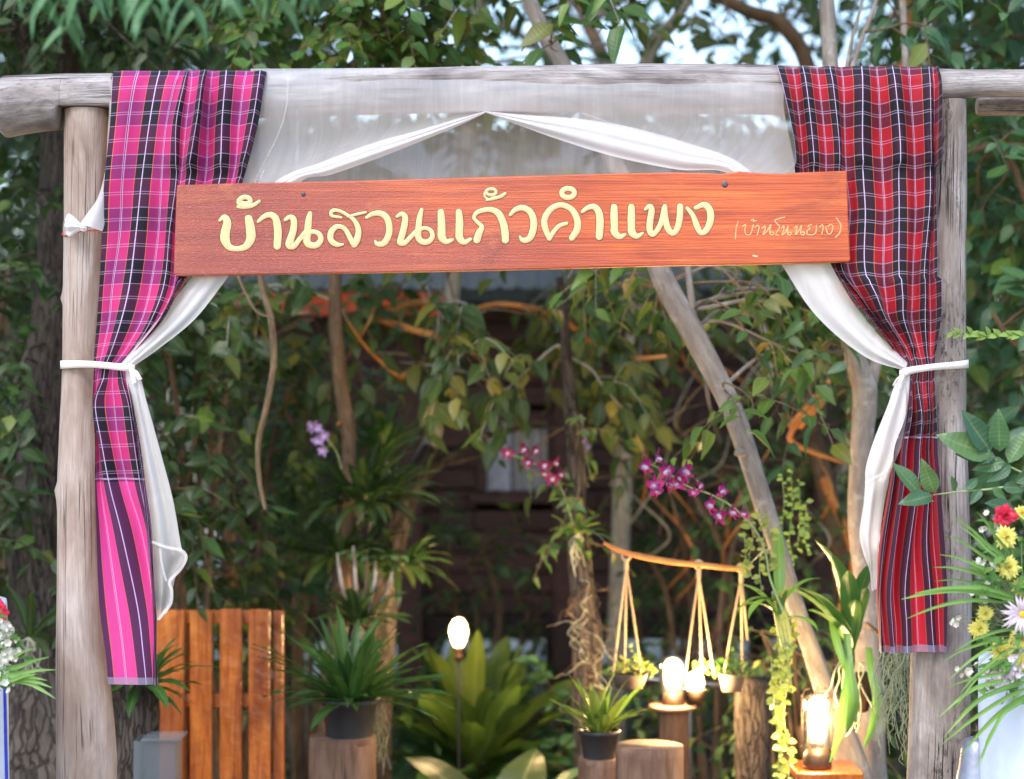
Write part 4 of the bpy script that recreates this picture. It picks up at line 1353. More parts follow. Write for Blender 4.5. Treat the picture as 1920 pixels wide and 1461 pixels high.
def torus(mb, c, R_, r_, ax, seg=14, s2=6, stretch=1.5):
    a = np.linspace(0, 2 * np.pi, seg + 1)
    b = np.linspace(0, 2 * np.pi, s2 + 1)
    v = []
    for t in a:
        for s in b:
            rr = R_ + r_ * math.cos(s)
            x, z, y = rr * math.cos(t), rr * math.sin(t) * stretch, r_ * math.sin(s)
            v.append((c[0] + (x if ax else y), c[1] + (y if ax else x), c[2] + z))
    mb.add(v, grid_faces(seg + 1, s2 + 1))


for px, y0, y1 in ((557, 226, 345), (1352, 222, 326)):
    ch = MB()
    py, i = y0, 0
    while py < y1:
        torus(ch, P(px + 1.2 * math.sin(i), py, -0.046), 0.0028, 0.0009, i % 2)
        py += 6.6
        i += 1
    ch.build('chain', M['chain'], sign)
    hk = MB()
    tube(hk, [P(px, y0 - 22, -0.040), P(px, y0 - 16, -0.052), P(px, y0 - 6, -0.050), P(px, y0, -0.046)], 0.0014, 6)
    hk.build('hook', M['chain'], sign)
    hk = MB()
    tube(hk, [P(px, y1, -0.046), P(px, y1 + 10, -0.060), P(px, y1 + 20, SY + 0.022)], 0.0014, 6)
    hk.build('hook', M['chain'], sign)

# ------------------------------------------------------------------ trees and shrubs
def rnd_dir(rng):
    v = np.array([rng.gauss(0, 1), rng.gauss(0, 1), rng.gauss(0, 1)])
    return v / np.linalg.norm(v)


def px3(pts):
    return np.array([P(a, b, c) for a, b, c in pts])


class Tree:
    def __init__(self, name, label, cat, bark, path, loc=None, group=None, seg=12, amp=0.12, seed=1, part='trunk', sub=5):
        """path: [(px, py, Y, radius px)]"""
        self.rng = random.Random(seed)
        self.pts = px3([p[:3] for p in path])
        self.rad = np.array([p[3] * (p[2] + CAMD) / F for p in path])
        base = self.pts[0] if loc is None else np.array(loc)
        self.t = thing(name, label, cat, base, group)
        self.bark = bark
        mb = MB()
        tube(mb, self.pts, self.rad, seg, sub, amp, 7, seed)
        mb.build(part, bark, self.t)
        self.curve = catmull(self.pts, 8)
        self.L = []

    def limb(self, path, seg=8, name='branch', bark=None):
        mb = MB()
        tube(mb, px3([p[:3] for p in path]), [p[3] * (p[2] + CAMD) / F for p in path], seg, 5, 0.12, 9, self.rng.random() * 9)
        mb.build(name, bark or self.bark, self.t)
        self.curve = np.concatenate([self.curve, catmull(px3([p[:3] for p in path]), 6)])

    def region(self, box_, n, size, twigs=4, per=8, twig_len=0.22, droop=0.5, limb_r=0.006, spread=1.0, spray_up=0.0, keep=1.0, wander=0.18, merge=False):
        """n limbs reach into the box (px0, px1, py0, py1, Y0, Y1); each carries twigs of leaves"""
        rng = self.rng
        allmb = MB()
        for _ in range(n):
            tgt = P(rng.uniform(box_[0], box_[1]), rng.uniform(box_[2], box_[3]), rng.uniform(box_[4], box_[5]))
            dd = np.linalg.norm((self.curve - tgt) * np.array([1, 1, 1.3]) - np.array([0, 0, 0.12]), axis=1) + np.array([rng.uniform(0, 0.25) for _ in range(len(self.curve))])
            s = self.curve[int(np.argmin(dd))]
            L = np.linalg.norm(tgt - s)
            if L > 1.1:         # long reach: keep the outer metre only of a thin bough
                pass
            m1 = s + (tgt - s) * 0.35 + rnd_dir(rng) * wander * L * 0.6 + np.array([0, 0, 0.10 * L])
            m2 = s + (tgt - s) * 0.7 + rnd_dir(rng) * wander * L * 0.5 + np.array([0, 0, 0.08 * L])
            mb = allmb if merge else MB()
            r0 = limb_r * (0.7 + 0.5 * min(1.5, L))
            pts = [s, m1, m2, tgt]
            tube(mb, pts, [r0, r0 * 0.7, r0 * 0.5, r0 * 0.25], 5, 4, 0.1, 12, rng.random() * 9)
            cc = catmull(np.array(pts), 6)
            for k in range(twigs):
                a = cc[int(rng.uniform(0.45, 1) * (len(cc) - 1))]
                tl = twig_len * rng.uniform(0.6, 1.3)
                d0 = rnd_dir(rng) * spread + (tgt - s) / max(L, 0.1) * 0.7 + np.array([0, 0, spray_up])
                d0 /= np.linalg.norm(d0)
                b = a + d0 * tl * 0.5
                e = b + (d0 + np.array([0, 0, -droop])) * tl * 0.5
                tube(mb, [a, b, e], [0.0022, 0.0016, 0.0008], 4, 3, cap=False)
                tc_ = catmull(np.array([a, b, e]), 6)
                for q in range(per):
                    if rng.random() > keep:
                        continue
                    f = (q + 1) / per
                    p = tc_[int(f * (len(tc_) - 1))]
                    td = e - a
                    td /= np.linalg.norm(td)
                    sd_ = np.cross(td, np.array([0, 0, 1.0]))
                    sd_ /= max(np.linalg.norm(sd_), 1e-3)
                    dr = td * 0.5 + sd_ * (1 if q % 2 else -1) * 0.9 + rnd_dir(rng) * 0.35 + np.array([0, 0, -droop * 0.7])
                    nn = np.array([0, -0.5, 0.9]) + rnd_dir(rng) * 0.55
                    self.L.append((p, dr, nn, size * 0.8 * rng.choice((0.5, 0.75, 0.9, 1.0, 1.15, 1.3))))
            if not merge:
                mb.build('branch', self.bark if L > 0.3 else M['twig'], self.t)
        if merge and allmb.n:
            struct(allmb.build('twigs', M['twig'], self.t), 'stuff')

    def finish(self, kind, mat, nobj=120, name='foliage', far_kind=None, alt=None):
        if not self.L:
            return
        pos = np.array([l[0] for l in self.L])
        d = np.array([l[1] for l in self.L])
        n = np.array([l[2] for l in self.L])
        s = np.array([l[3] for l in self.L])
        inf, px, py = in_frame(pos, 20)
        hid = ((px > 200) & (px < 490) & (py > 140) & (py < 340)) | ((px > 330) & (px < 1590) & (py > 330) & (py < 500)) | ((px > 0) & (px < 1920) & (py > 140) & (py < 210) & (pos[:, 1] > 0.1))
        score = s / (pos[:, 1] + CAMD) * np.where(inf & ~hid, 1, 0)
        order = np.argsort(-score)
        nobj = int(min(nobj, (score > 0).sum()))
        a, b = order[:nobj], order[nobj:]
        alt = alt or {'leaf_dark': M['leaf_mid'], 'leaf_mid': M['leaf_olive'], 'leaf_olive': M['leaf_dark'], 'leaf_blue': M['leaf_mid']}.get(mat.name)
        leaf_objects(self.t, kind, mat, pos[a], d[a], n[a], s[a], alt=alt if kind + '2' in LEAF else None)
        if len(b):
            mb = MB()
            add_leaves(mb, far_kind or kind, pos[b], d[b], n[b], s[b])
            struct(mb.build(name, mat, self.t), 'stuff')
        self.L = []


# thick dark trunk behind the pale post
t = Tree('bark_tree', 'thick dark trunk with cracked bark standing behind the pale gate post', 'tree', M['bark_dark'],
         [(150, 2150, 1.25, 230), (140, 1600, 1.25, 200), (128, 1440, 1.3, 175), (108, 1300, 1.35, 120), (92, 1150, 1.4, 78), (84, 980, 1.4, 62), (92, 760, 1.45, 48), (104, 520, 1.5, 40), (112, 300, 1.5, 36), (110, 60, 1.5, 30), (70, -150, 1.5, 24)],
         seg=40, amp=0.16, seed=21, sub=9)
t.limb([(112, 300, 1.5, 20), (60, 120, 1.45, 17), (20, 20, 1.4, 14), (-60, -120, 1.4, 10)])
t.region((-160, 130, 230, 1150, 1.0, 1.9), 30, 0.075, 4, 8)
t.region((-120, 420, -180, 150, 1.0, 1.9), 34, 0.072, 5, 8)
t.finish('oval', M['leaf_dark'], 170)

# slim brown trunk with the round leaves above the beam
t = Tree('round_leaf_tree', 'slim brown tree carrying round mid green leaves over the voile', 'tree', M['bark_brown'],
         [(560, 2000, 1.7, 22), (600, 1500, 1.7, 20), (640, 1100, 1.7, 19), (655, 850, 1.7, 15), (636, 700, 1.65, 14), (628, 560, 1.6, 13), (636, 300, 1.5, 12), (680, 60, 1.3, 10), (700, -150, 1.2, 8)], seed=5)
t.region((420, 900, -120, 130, 0.7, 1.5), 34, 0.066, 5, 9)
t.finish('round', M['leaf_mid'], 170)

# middle tree, pale upper trunk, olive drooping leaves
t = Tree('olive_leaf_tree', 'crooked tree with a pale upper stem and drooping yellow-green leaves under the board', 'tree', M['bark_pale'],
         [(690, 2050, 2.1, 36), (690, 1600, 2.1, 32), (698, 1300, 2.1, 30), (712, 1100, 2.1, 28), (745, 950, 2.15, 25), (795, 862, 2.2, 18), (820, 780, 2.2, 16), (836, 650, 2.2, 17), (850, 520, 2.2, 15), (876, 260, 2.2, 13), (900, -60, 2.2, 10)], seed=8)
t.limb([(696, 2050, 2.02, 40), (694, 1600, 2.0, 38), (700, 1300, 2.0, 36), (714, 1100, 2.0, 36), (746, 960, 2.05, 30), (790, 880, 2.1, 22), (806, 840, 2.14, 14)], 16, 'burl', M['bark_dark'])
t.limb([(780, 900, 2.15, 14), (850, 850, 2.2, 10), (920, 815, 2.3, 7), (1010, 800, 2.4, 5), (1120, 815, 2.5, 3)], bark=M['bark_dark'])
for k in range(26):
    rg = t.rng
    x, y = rg.uniform(560, 1240), rg.uniform(520, 900)
    a, l = rg.uniform(-3.1, 0.2), rg.uniform(60, 190)
    t.limb([(x, y, rg.uniform(1.6, 2.6), 2.4), (x + l * 0.5 * math.cos(a) + rg.uniform(-14, 14), y + l * 0.5 * math.sin(a), rg.uniform(1.7, 2.6), 1.8), (x + l * math.cos(a), y + l * math.sin(a) + 14, rg.uniform(1.7, 2.6), 0.8)], 5, 'twig', R.choice([M['bark_orange'], M['bark_pale'], M['twig'], M['twig']]))
t.limb([(838, 650, 2.2, 6), (760, 700, 1.9, 4), (750, 708, 1.9, 4), (690, 655, 1.8, 3), (650, 600, 1.7, 2)], bark=M['bark_orange'])
t.limb([(836, 560, 2.2, 7), (700, 590, 1.9, 6), (850, 640, 1.9, 7), (920, 680, 2.0, 5)], bark=M['bark_orange'])
t.limb([(850, 600, 2.1, 6), (930, 570, 1.9, 5), (1040, 590, 1.9, 6), (1110, 640, 1.9, 5), (1180, 670, 1.9, 4), (1250, 668, 1.9, 3)], bark=M['bark_orange'])
t.region((420, 860, 490, 720, 1.3, 2.3), 11, 0.098, 4, 7, droop=0.9, wander=0.25)
t.region((760, 1260, 490, 800, 1.3, 2.5), 17, 0.098, 4, 7, droop=0.9, wander=0.25)
t.region((480, 1200, 200, 480, 1.6, 2.6), 14, 0.09, 4, 7)
t.finish('broad', M['leaf_olive'], 280)

# leaning pale trunk
t = Tree('leaning_tree', 'smooth gray tree leaning across the gateway in front of the orchids', 'tree', M['bark_gray'],
         [(1626, 2100, 0.85, 46), (1622, 1700, 0.85, 40), (1610, 1500, 0.85, 36), (1586, 1400, 0.85, 28), (1552, 1310, 0.82, 21), (1520, 1215, 0.8, 18), (1486, 1120, 0.78, 17.5), (1460, 1030, 0.76, 17.5), (1427, 930, 0.75, 19), (1395, 830, 0.75, 19.5),
          (1360, 740, 0.75, 21), (1302, 630, 0.75, 22), (1252, 540, 0.75, 21), (1225, 480, 0.75, 20), (1150, 300, 0.8, 18), (1065, 140, 0.85, 16), (1010, 40, 0.9, 15), (960, -80, 0.9, 13)], seed=13, seg=18, amp=0.07, sub=6)
t.limb([(1303, 628, 0.75, 8), (1296, 560, 0.75, 7), (1290, 500, 0.76, 6), (1290, 400, 0.8, 5)])
t.limb([(1396, 850, 0.72, 7), (1386, 848, 0.70, 8), (1380, 852, 0.69, 5)], name='knot')
t.region((1330, 1580, 510, 690, 0.85, 1.4), 13, 0.09, 3, 6, droop=0.6)
t.region((1330, 1480, 520, 600, 0.5, 0.75), 2, 0.085, 2, 5, droop=0.6)
t.region((1270, 1420, 740, 820, 0.4, 0.8), 2, 0.085, 2, 5, droop=0.2)
t.region((1050, 1230, 500, 640, 0.95, 1.4), 7, 0.09, 3, 6)
t.region((900, 1240, -80, 115, 0.6, 1.4), 8, 0.1, 3, 6)
t.finish('oval', M['leaf_mid'], 190)

# forked tree beside the red cloth
t = Tree('forked_tree', 'gray forked tree standing close behind the red cloth', 'tree', M['bark_gray'],
         [(1640, 2100, 1.0, 34), (1640, 1600, 1.0, 29), (1632, 1350, 1.0, 26), (1626, 1150, 1.0, 23), (1612, 980, 1.0, 21), (1614, 860, 1.0, 21), (1622, 740, 1.0, 24), (1606, 680, 1.0, 20), (1592, 620, 1.0, 18), (1582, 480, 1.0, 17), (1568, 260, 1.0, 16), (1556, 100, 1.0, 15), (1546, -80, 1.0, 14)], seed=17, seg=16)
t.limb([(1624, 745, 1.0, 16), (1640, 690, 1.0, 12), (1650, 640, 1.02, 11), (1690, 480, 1.05, 10), (1700, 200, 1.1, 8), (1690, -40, 1.1, 6)])
t.limb([(1570, 260, 1.0, 7), (1600, 120, 1.0, 5), (1640, 10, 1.0, 4), (1660, -60, 1.0, 3)])
t.limb([(1575, 250, 1.0, 7), (1590, 110, 1.0, 4), (1618, 0, 1.0, 3)])
t.region((1590, 1800, -80, 125, 0.8, 1.8), 7, 0.085, 3, 6)
t.region((1470, 1620, 500, 780, 0.8, 1.5), 8, 0.085, 3, 6)
t.finish('oval', M['leaf_blue'], 90)

# broad-leaved tree to the right of the gate
t = Tree('broad_leaf_tree', 'tree with large blue-green leaves filling the gap outside the cracked post', 'tree', M['bark_brown'],
         [(2080, 2050, 1.5, 30), (2060, 1500, 1.5, 28), (2040, 1000, 1.5, 24), (2050, 500, 1.5, 20), (2020, 100, 1.5, 16), (2000, -200, 1.5, 12)], seed=23)
t.limb([(2045, 560, 1.5, 8), (1960, 480, 1.4, 7), (1890, 290, 1.3, 6), (1810, 285, 1.2, 5), (1780, 280, 1.2, 3)])
t.limb([(2045, 800, 1.5, 8), (1960, 690, 1.3, 6), (1900, 640, 1.2, 5), (1860, 585, 1.2, 4)])
t.region((1790, 2060, 180, 640, 1.0, 2.2), 24, 0.105, 4, 6, droop=0.7)
t.region((1790, 2060, 600, 1250, 1.0, 2.2), 17, 0.10, 4, 6, droop=0.3)
t.region((1680, 2060, -150, 140, 1.0, 2.2), 18, 0.10, 4, 6)
t.finish('broad', M['leaf_blue'], 230)

# tangle of bare orange-brown branches
t = Tree('bare_branched_tree', 'brown tree with a tangle of bare orange twigs right of the leaning trunk', 'tree', M['bark_brown'],
         [(1600, 1950, 2.6, 26), (1590, 1500, 2.6, 24), (1580, 1100, 2.6, 20), (1545, 900, 2.6, 18), (1505, 760, 2.6, 17), (1480, 680, 2.6, 15), (1540, 420, 2.6, 14), (1520, 150, 2.6, 15), (1470, 50, 2.6, 15), (1400, 20, 2.6, 14), (1320, -20, 2.6, 11)], seed=31)
t.limb([(1500, 800, 1.6, 6), (1545, 750, 1.5, 6), (1480, 820, 1.5, 6), (1560, 860, 1.6, 4), (1600, 870, 1.7, 3)], bark=M['bark_orange'])
t.limb([(1480, 800, 2.0, 5), (1550, 720, 1.9, 4), (1600, 660, 1.9, 3)], bark=M['bark_orange'])
t.limb([(1510, 760, 2.5, 10), (1450, 720, 2.4, 9), (1440, 640, 2.4, 7), (1400, 560, 2.4, 5)], bark=M['bark_pale'])
t.limb([(1545, 900, 2.5, 9), (1600, 1050, 2.3, 7), (1560, 1180, 2.2, 5)], bark=M['bark_orange'])
t.limb([(1520, 150, 2.6, 10), (1690, 130, 2.4, 12), (1700, 40, 2.4, 10), (1720, -60, 2.4, 9)], bark=M['bark_orange'])
t.limb([(1640, 40, 2.3, 6), (1700, 20, 2.2, 5), (1730, 10, 2.2, 5), (1735, 130, 2.2, 5)], bark=M['bark_pale'])
for k in range(52):
    rg = t.rng
    x, y = rg.uniform(1180, 1640), rg.uniform(540, 1080)
    a = rg.uniform(-2.6, -0.5)
    l = rg.uniform(60, 170)
    t.limb([(x + rg.uniform(-60, 60), y + rg.uniform(20, 90), 2.6, 2.6), (x, y, rg.uniform(2, 2.8), 2.2), (x + l * math.cos(a), y + l * math.sin(a), rg.uniform(1.9, 2.8), 1.3)], 5, bark=R.choice([M['bark_orange'], M['bark_pale'], M['twig']]))
t.region((1280, 1700, 500, 900, 2.2, 3.6), 12, 0.085, 4, 6, keep=0.8)
t.region((1250, 1800, -100, 120, 2.4, 3.4), 10, 0.07, 4, 5, keep=0.6)
t.finish('oval', M['leaf_olive'], 150, far_kind='oval_far')

# pale spotted trunk farther back
t = Tree('spotted_tree', 'pale spotted trunk farther back between the orchids and the board', 'tree', M['bark_pale'],
         [(1150, 1900, 3.0, 20), (1155, 1300, 3.0, 19), (1168, 900, 3.0, 18), (1184, 760, 3.0, 16), (1190, 500, 3.0, 15), (1180, 240, 3.0, 14), (1215, 105, 2.9, 13), (1270, 30, 2.8, 12), (1320, -60, 2.8, 10)], seed=37)
t.limb([(1190, 260, 3.0, 8), (1150, 120, 2.9, 6), (1190, 0, 2.8, 4)])
t.region((1000, 1460, 500, 700, 2.4, 3.6), 11, 0.09, 4, 6)
t.region((1000, 1350, -60, 100, 2.4, 3.2), 6, 0.08, 3, 5)
t.region((480, 1480, 190, 320, 2.2, 3.4), 26, 0.085, 5, 7)
t.finish('oval', M['leaf_olive'], 110, far_kind='oval_far')

# moss-hung trunk carrying the wine-red orchids
t = Tree('mossy_trunk', 'dark mossy trunk wrapped in roots and small leaves left of the hanging stick', 'tree', M['bark_dark'],
         [(1108, 2000, 1.5, 26), (1104, 1500, 1.5, 26), (1100, 1290, 1.5, 26), (1102, 1200, 1.5, 30), (1092, 1100, 1.5, 24), (1084, 1000, 1.5, 20), (1080, 880, 1.5, 17), (1072, 780, 1.5, 14), (1060, 640, 1.5, 10), (1050, 520, 1.5, 7)], seed=41, amp=0.25)
for k in range(34):
    rg = t.rng
    y = rg.uniform(1080, 1300)
    pts = [(1095 + rg.uniform(-24, 24), y, 1.44, 0.7)]
    for q in range(4):
        pts.append((pts[-1][0] + rg.uniform(-26, 26), pts[-1][1] + rg.uniform(-10, 26), 1.42 + rg.uniform(-0.04, 0.05), 0.6))
    t.limb(pts, 5, 'root', M['bark_brown'] if k % 3 else M['root'])
t.region((1030, 1110, 960, 1080, 1.35, 1.55), 5, 0.05, 2, 5, twig_len=0.12)
t.region((1040, 1120, 830, 980, 1.35, 1.6), 4, 0.05, 2, 5, twig_len=0.12)
t.finish('oval', M['leaf_mid'], 90)

# shrubs left behind the pink cloth
def shrub(label, cx, Y, regions, kind, mat, nobj, seed, name='shrub', n_stems=5, size=0.08, group=None, top=600, far_kind=None, cat='shrub'):
    rg = random.Random(seed)
    base = P(cx, 1700, Y)
    base[2] = 0
    gy = 730.5 + CAMZ * F / (Y + CAMD)
    t = Tree(name, label, cat, M['bark_brown'], [(cx, 730.5 + CAMZ * F / (Y + CAMD) + 10, Y, 9), (cx + rg.uniform(-20, 20), top + (gy - top) * 0.55, Y, 8), (cx + rg.uniform(-40, 40), top + (gy - top) * 0.25, Y, 6), (cx + rg.uniform(-60, 60), top, Y, 4)], loc=base, group=group, seed=seed, part='stem')
    gy = 730.5 + CAMZ * F / (Y + CAMD)
    for k in range(n_stems):
        x = cx + rg.uniform(-90, 90)
        t.limb([(cx + rg.uniform(-15, 15), gy + 8, Y, 8), (cx + (x - cx) * 0.6, top + (gy - top) * 0.6, Y + rg.uniform(-0.2, 0.2), 6), (x, top + (gy - top) * 0.3, Y + rg.uniform(-0.3, 0.3), 5), (x + rg.uniform(-60, 60), top + rg.uniform(0, 0.25) * (gy - top), Y + rg.uniform(-0.3, 0.3), 3)], 6, 'stem')
    for bx, n, kw in regions:
        t.region(bx, n, size, **kw)
    t.finish(kind, mat, nobj, far_kind=far_kind)
    return t


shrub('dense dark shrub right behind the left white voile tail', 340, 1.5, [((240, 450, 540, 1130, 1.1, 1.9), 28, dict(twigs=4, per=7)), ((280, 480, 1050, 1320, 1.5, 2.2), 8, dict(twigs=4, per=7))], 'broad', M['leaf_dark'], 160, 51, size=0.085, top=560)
shrub('shrub of fine mid green leaves under the board beside the hanging vine', 430, 2.2, [((380, 620, 520, 900, 1.8, 2.8), 16, dict(twigs=4, per=8)), ((440, 640, 820, 1200, 2.0, 2.8), 13, dict(twigs=4, per=8))], 'oval', M['leaf_mid'], 150, 52, size=0.062, top=560)
shrub('glossy bush behind the lilac orchids', 560, 2.8, [((480, 720, 700, 1120, 2.4, 3.3), 24, dict(twigs=5, per=8))], 'oval', M['leaf_blue'], 150, 53, size=0.07, top=720, far_kind='oval_far')
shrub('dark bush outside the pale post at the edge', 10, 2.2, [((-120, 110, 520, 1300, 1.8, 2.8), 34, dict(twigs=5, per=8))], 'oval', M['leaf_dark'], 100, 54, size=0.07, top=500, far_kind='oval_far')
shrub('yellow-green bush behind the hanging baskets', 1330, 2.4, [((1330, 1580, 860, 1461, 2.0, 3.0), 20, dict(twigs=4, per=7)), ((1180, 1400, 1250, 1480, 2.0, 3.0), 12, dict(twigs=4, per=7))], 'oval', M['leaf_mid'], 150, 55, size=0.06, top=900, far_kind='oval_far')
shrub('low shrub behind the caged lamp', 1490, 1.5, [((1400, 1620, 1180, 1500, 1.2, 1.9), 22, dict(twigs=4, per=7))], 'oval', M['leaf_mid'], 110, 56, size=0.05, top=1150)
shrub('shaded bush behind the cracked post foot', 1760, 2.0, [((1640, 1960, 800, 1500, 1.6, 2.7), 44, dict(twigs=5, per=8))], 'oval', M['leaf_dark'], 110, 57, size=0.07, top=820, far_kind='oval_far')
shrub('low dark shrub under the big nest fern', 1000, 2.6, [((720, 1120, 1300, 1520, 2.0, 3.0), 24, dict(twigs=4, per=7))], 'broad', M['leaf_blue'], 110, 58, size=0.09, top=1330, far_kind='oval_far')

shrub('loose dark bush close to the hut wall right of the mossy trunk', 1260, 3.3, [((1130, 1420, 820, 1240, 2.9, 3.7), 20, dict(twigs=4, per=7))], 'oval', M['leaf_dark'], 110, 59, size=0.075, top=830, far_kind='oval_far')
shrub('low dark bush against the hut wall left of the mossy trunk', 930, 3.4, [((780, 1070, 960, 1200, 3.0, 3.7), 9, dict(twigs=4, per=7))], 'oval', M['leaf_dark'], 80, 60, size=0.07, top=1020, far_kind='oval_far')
# drooping narrow-leaved boughs that hang in front of the beam, top left
t = Tree('narrow_leaf_tree', 'drooping boughs of long narrow leaves hanging in front of the beam', 'tree', M['bark_brown'],
         [(-620, 2600, -1.1, 30), (-600, 1500, -1.1, 28), (-500, 700, -1.1, 24), (-350, 100, -1.1, 18), (-60, -160, -1.15, 12), (200, -230, -1.15, 9), (500, -220, -1.2, 6), (640, -200, -1.2, 4)], seed=61)
for (x, y, Y, ln) in [(x_, y_, Y_ - 0.65, l_ - 20) for (x_, y_, Y_, l_) in [(120, -40, -0.5, 150), (180, -60, -0.55, 60), (280, -60, -0.6, 130), (340, -70, -0.5, 150), (420, -70, -0.6, 60), (500, -60, -0.5, 110), (560, -80, -0.55, 60), (70, -60, -0.5, 90), (40, -60, -0.4, 20), (600, -60, -0.5, 30), (230, -50, -0.4, 60), (390, -60, -0.45, 90)]]:
    rg = t.rng
    a, b, c_ = P(x, y - 150, Y), P(x + rg.uniform(-30, 30), y, Y), P(x + rg.uniform(-40, 40), y + ln * 0.8, Y)
    mbt = MB()
    tube(mbt, [a, b, c_], [0.002, 0.0016, 0.0008], 5, 5, cap=False)
    mbt.build('branch', M['twig'], t.t)
    cc = catmull(np.array([a, b, c_]), 7)
    for q in range(11):
        p = cc[3 + q % (len(cc) - 3)]
        side = 1 if q % 2 else -1
        t.L.append((p, np.array([side * rg.uniform(0.2, 0.9), rg.uniform(-0.5, 0.5), -rg.uniform(0.5, 1.1)]), np.array([side * 0.5, -0.8, 0.5]) + rnd_dir(rg) * 0.4, rg.uniform(0.05, 0.085)))
t.finish('near_lance', M['leaf_soft'], 150)

# hanging vine stem
t = Tree('dead_vine', 'thin bare vine hanging down below the left end of the board', 'vine', M['twig'],
         [(470, 300, 0.9, 5), (478, 420, 0.9, 5), (490, 530, 0.9, 6.5), (508, 600, 0.9, 6.5), (513, 680, 0.9, 6), (500, 760, 0.9, 5.5), (484, 830, 0.9, 5), (486, 900, 0.9, 4.5), (497, 955, 0.9, 3)], seed=71, seg=8, part='stem', sub=8)
t.limb([(440, 500, 0.9, 3.5), (458, 545, 0.88, 3), (482, 585, 0.86, 2.5), (514, 597, 0.86, 1.5)])
t.limb([(478, 580, 0.87, 2), (486, 600, 0.87, 1)])

# far trees and hedges: tell-apart crowns where single boughs show, mass beyond
def mass(name, label_kind, n, boxes, kind, mat, size, seed):
    rg = np.random.default_rng(seed)
    mb = MB()
    for (x0, x1, y0, y1, z0, z1, m_) in boxes:
        # leaves gathered in clumps
        nc = max(1, m_ // 40)
        cx = rg.uniform(x0, x1, nc)
        cy = rg.uniform(y0, y1, nc)
        cz = rg.uniform(z0, z1, nc)
        i = rg.integers(0, nc, m_)
        p = np.stack([cx[i], cy[i], cz[i]], -1) + rg.normal(0, 1, (m_, 3)) * np.array([0.28, 0.28, 0.24])
        d = rg.normal(0, 1, (m_, 3)) + np.array([0, 0, -0.4])
        nn = rg.normal(0, 0.6, (m_, 3)) + np.array([0, -0.4, 0.8])
        add_leaves(mb, kind, p, d, nn, size * rg.uniform(0.6, 1.3, m_), rg.random(m_))
    return struct(mb.build(name, mat), 'stuff')


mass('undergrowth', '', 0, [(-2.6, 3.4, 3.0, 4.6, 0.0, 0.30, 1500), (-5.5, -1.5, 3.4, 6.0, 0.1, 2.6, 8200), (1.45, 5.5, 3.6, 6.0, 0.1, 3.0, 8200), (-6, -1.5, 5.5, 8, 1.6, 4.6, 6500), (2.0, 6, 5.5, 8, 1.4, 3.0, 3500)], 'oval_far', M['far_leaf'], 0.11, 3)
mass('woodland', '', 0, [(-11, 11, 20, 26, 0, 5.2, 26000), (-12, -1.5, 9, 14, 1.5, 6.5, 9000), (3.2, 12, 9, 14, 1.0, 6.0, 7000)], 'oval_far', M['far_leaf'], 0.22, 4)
# leaf clumps added overhead to shade the garden, mostly above the frame
mass('shade_canopy', '', 0, [(-4, 4.5, 0.6, 3.0, 3.2, 4.2, 8000), (-4, 4.5, 3.0, 6.5, 4.3, 5.2, 6000), (-4.5, -0.6, 3.0, 6.5, 3.0, 4.3, 3500), (2.4, 4.5, 3.0, 6.5, 3.0, 4.3, 2500), (-0.6, 2.4, 3.5, 6.5, 3.3, 4.4, 900), (-4.5, -1.0, 0.9, 5, 2.9, 3.6, 3500), (1.7, 4.6, 1.4, 5.5, 3.0, 3.7, 3000)], 'oval_far', M['far_leaf'], 0.12, 5)
for k, (x, y, r) in enumerate([(-3.6, 7.5, 0.13), (-2.3, 9.0, 0.11), (0.6, 10.5, 0.14), (2.9, 9.0, 0.12), (4.2, 8.0, 0.13)]):
    rg = random.Random(k)
    lab = ['far trunk behind the bushes outside the pale post', 'far trunk rising behind the pink cloth', 'far trunk rising behind the middle of the hut', 'far trunk rising behind the leaning tree', 'far trunk behind the leaves outside the cracked post'][k]
    tt = thing('far_tree', lab, 'tree', (x, y, 0), 'far trees behind the hut')
    mbt = MB()
    pts = [(x, y, -0.1), (x + rg.uniform(-.2, .2), y, 1.5), (x + rg.uniform(-.4, .4), y, 3.2), (x + rg.uniform(-.6, .6), y, 5.5)]
    tube(mbt, pts, [r, r * 0.8, r * 0.6, r * 0.3], 10, 5, 0.12, 4, k)
    mbt.build('trunk', M['bark_brown'], tt)
    mbt = MB()
    crown = []
    for b in range(9):
        a = rg.uniform(0, 6.28)
        z = rg.uniform(2.2, 4.8)
        e = (x + 1.5 * math.cos(a), y + 1.5 * math.sin(a), z + rg.uniform(0.3, 1.0))
        tube(mbt, [(x, y, z), ((x + e[0]) / 2, (y + e[1]) / 2, z + 0.5), e], [r * 0.4, r * 0.25, 0.01], 6, 4, 0.1)
        crown += [e, ((x + e[0]) / 2, (y + e[1]) / 2, z + 0.5)]
    mbt.build('branch', M['bark_brown'], tt)
    crown = np.array(crown)
    g = np.random.default_rng(k)
    m_ = 900 if k != 2 else 500
    p = crown[g.integers(0, len(crown), m_)] + g.normal(0, 0.42, (m_, 3))
    mbt = MB()
    add_leaves(mbt, 'oval_far', p, g.normal(0, 1, (m_, 3)), g.normal(0, 1, (m_, 3)) + np.array([0, 0, 0.8]), g.uniform(0.1, 0.18, m_), g.random(m_))
    struct(mbt.build('crown', M['far_leaf'], tt), 'stuff')

# ------------------------------------------------------------------ wooden hut
HY = 4.0


def hx(px, Y=HY):
    return P(px, 0, Y)[0]


def hz(py, Y=HY):
    return P(0, py, Y)[2]


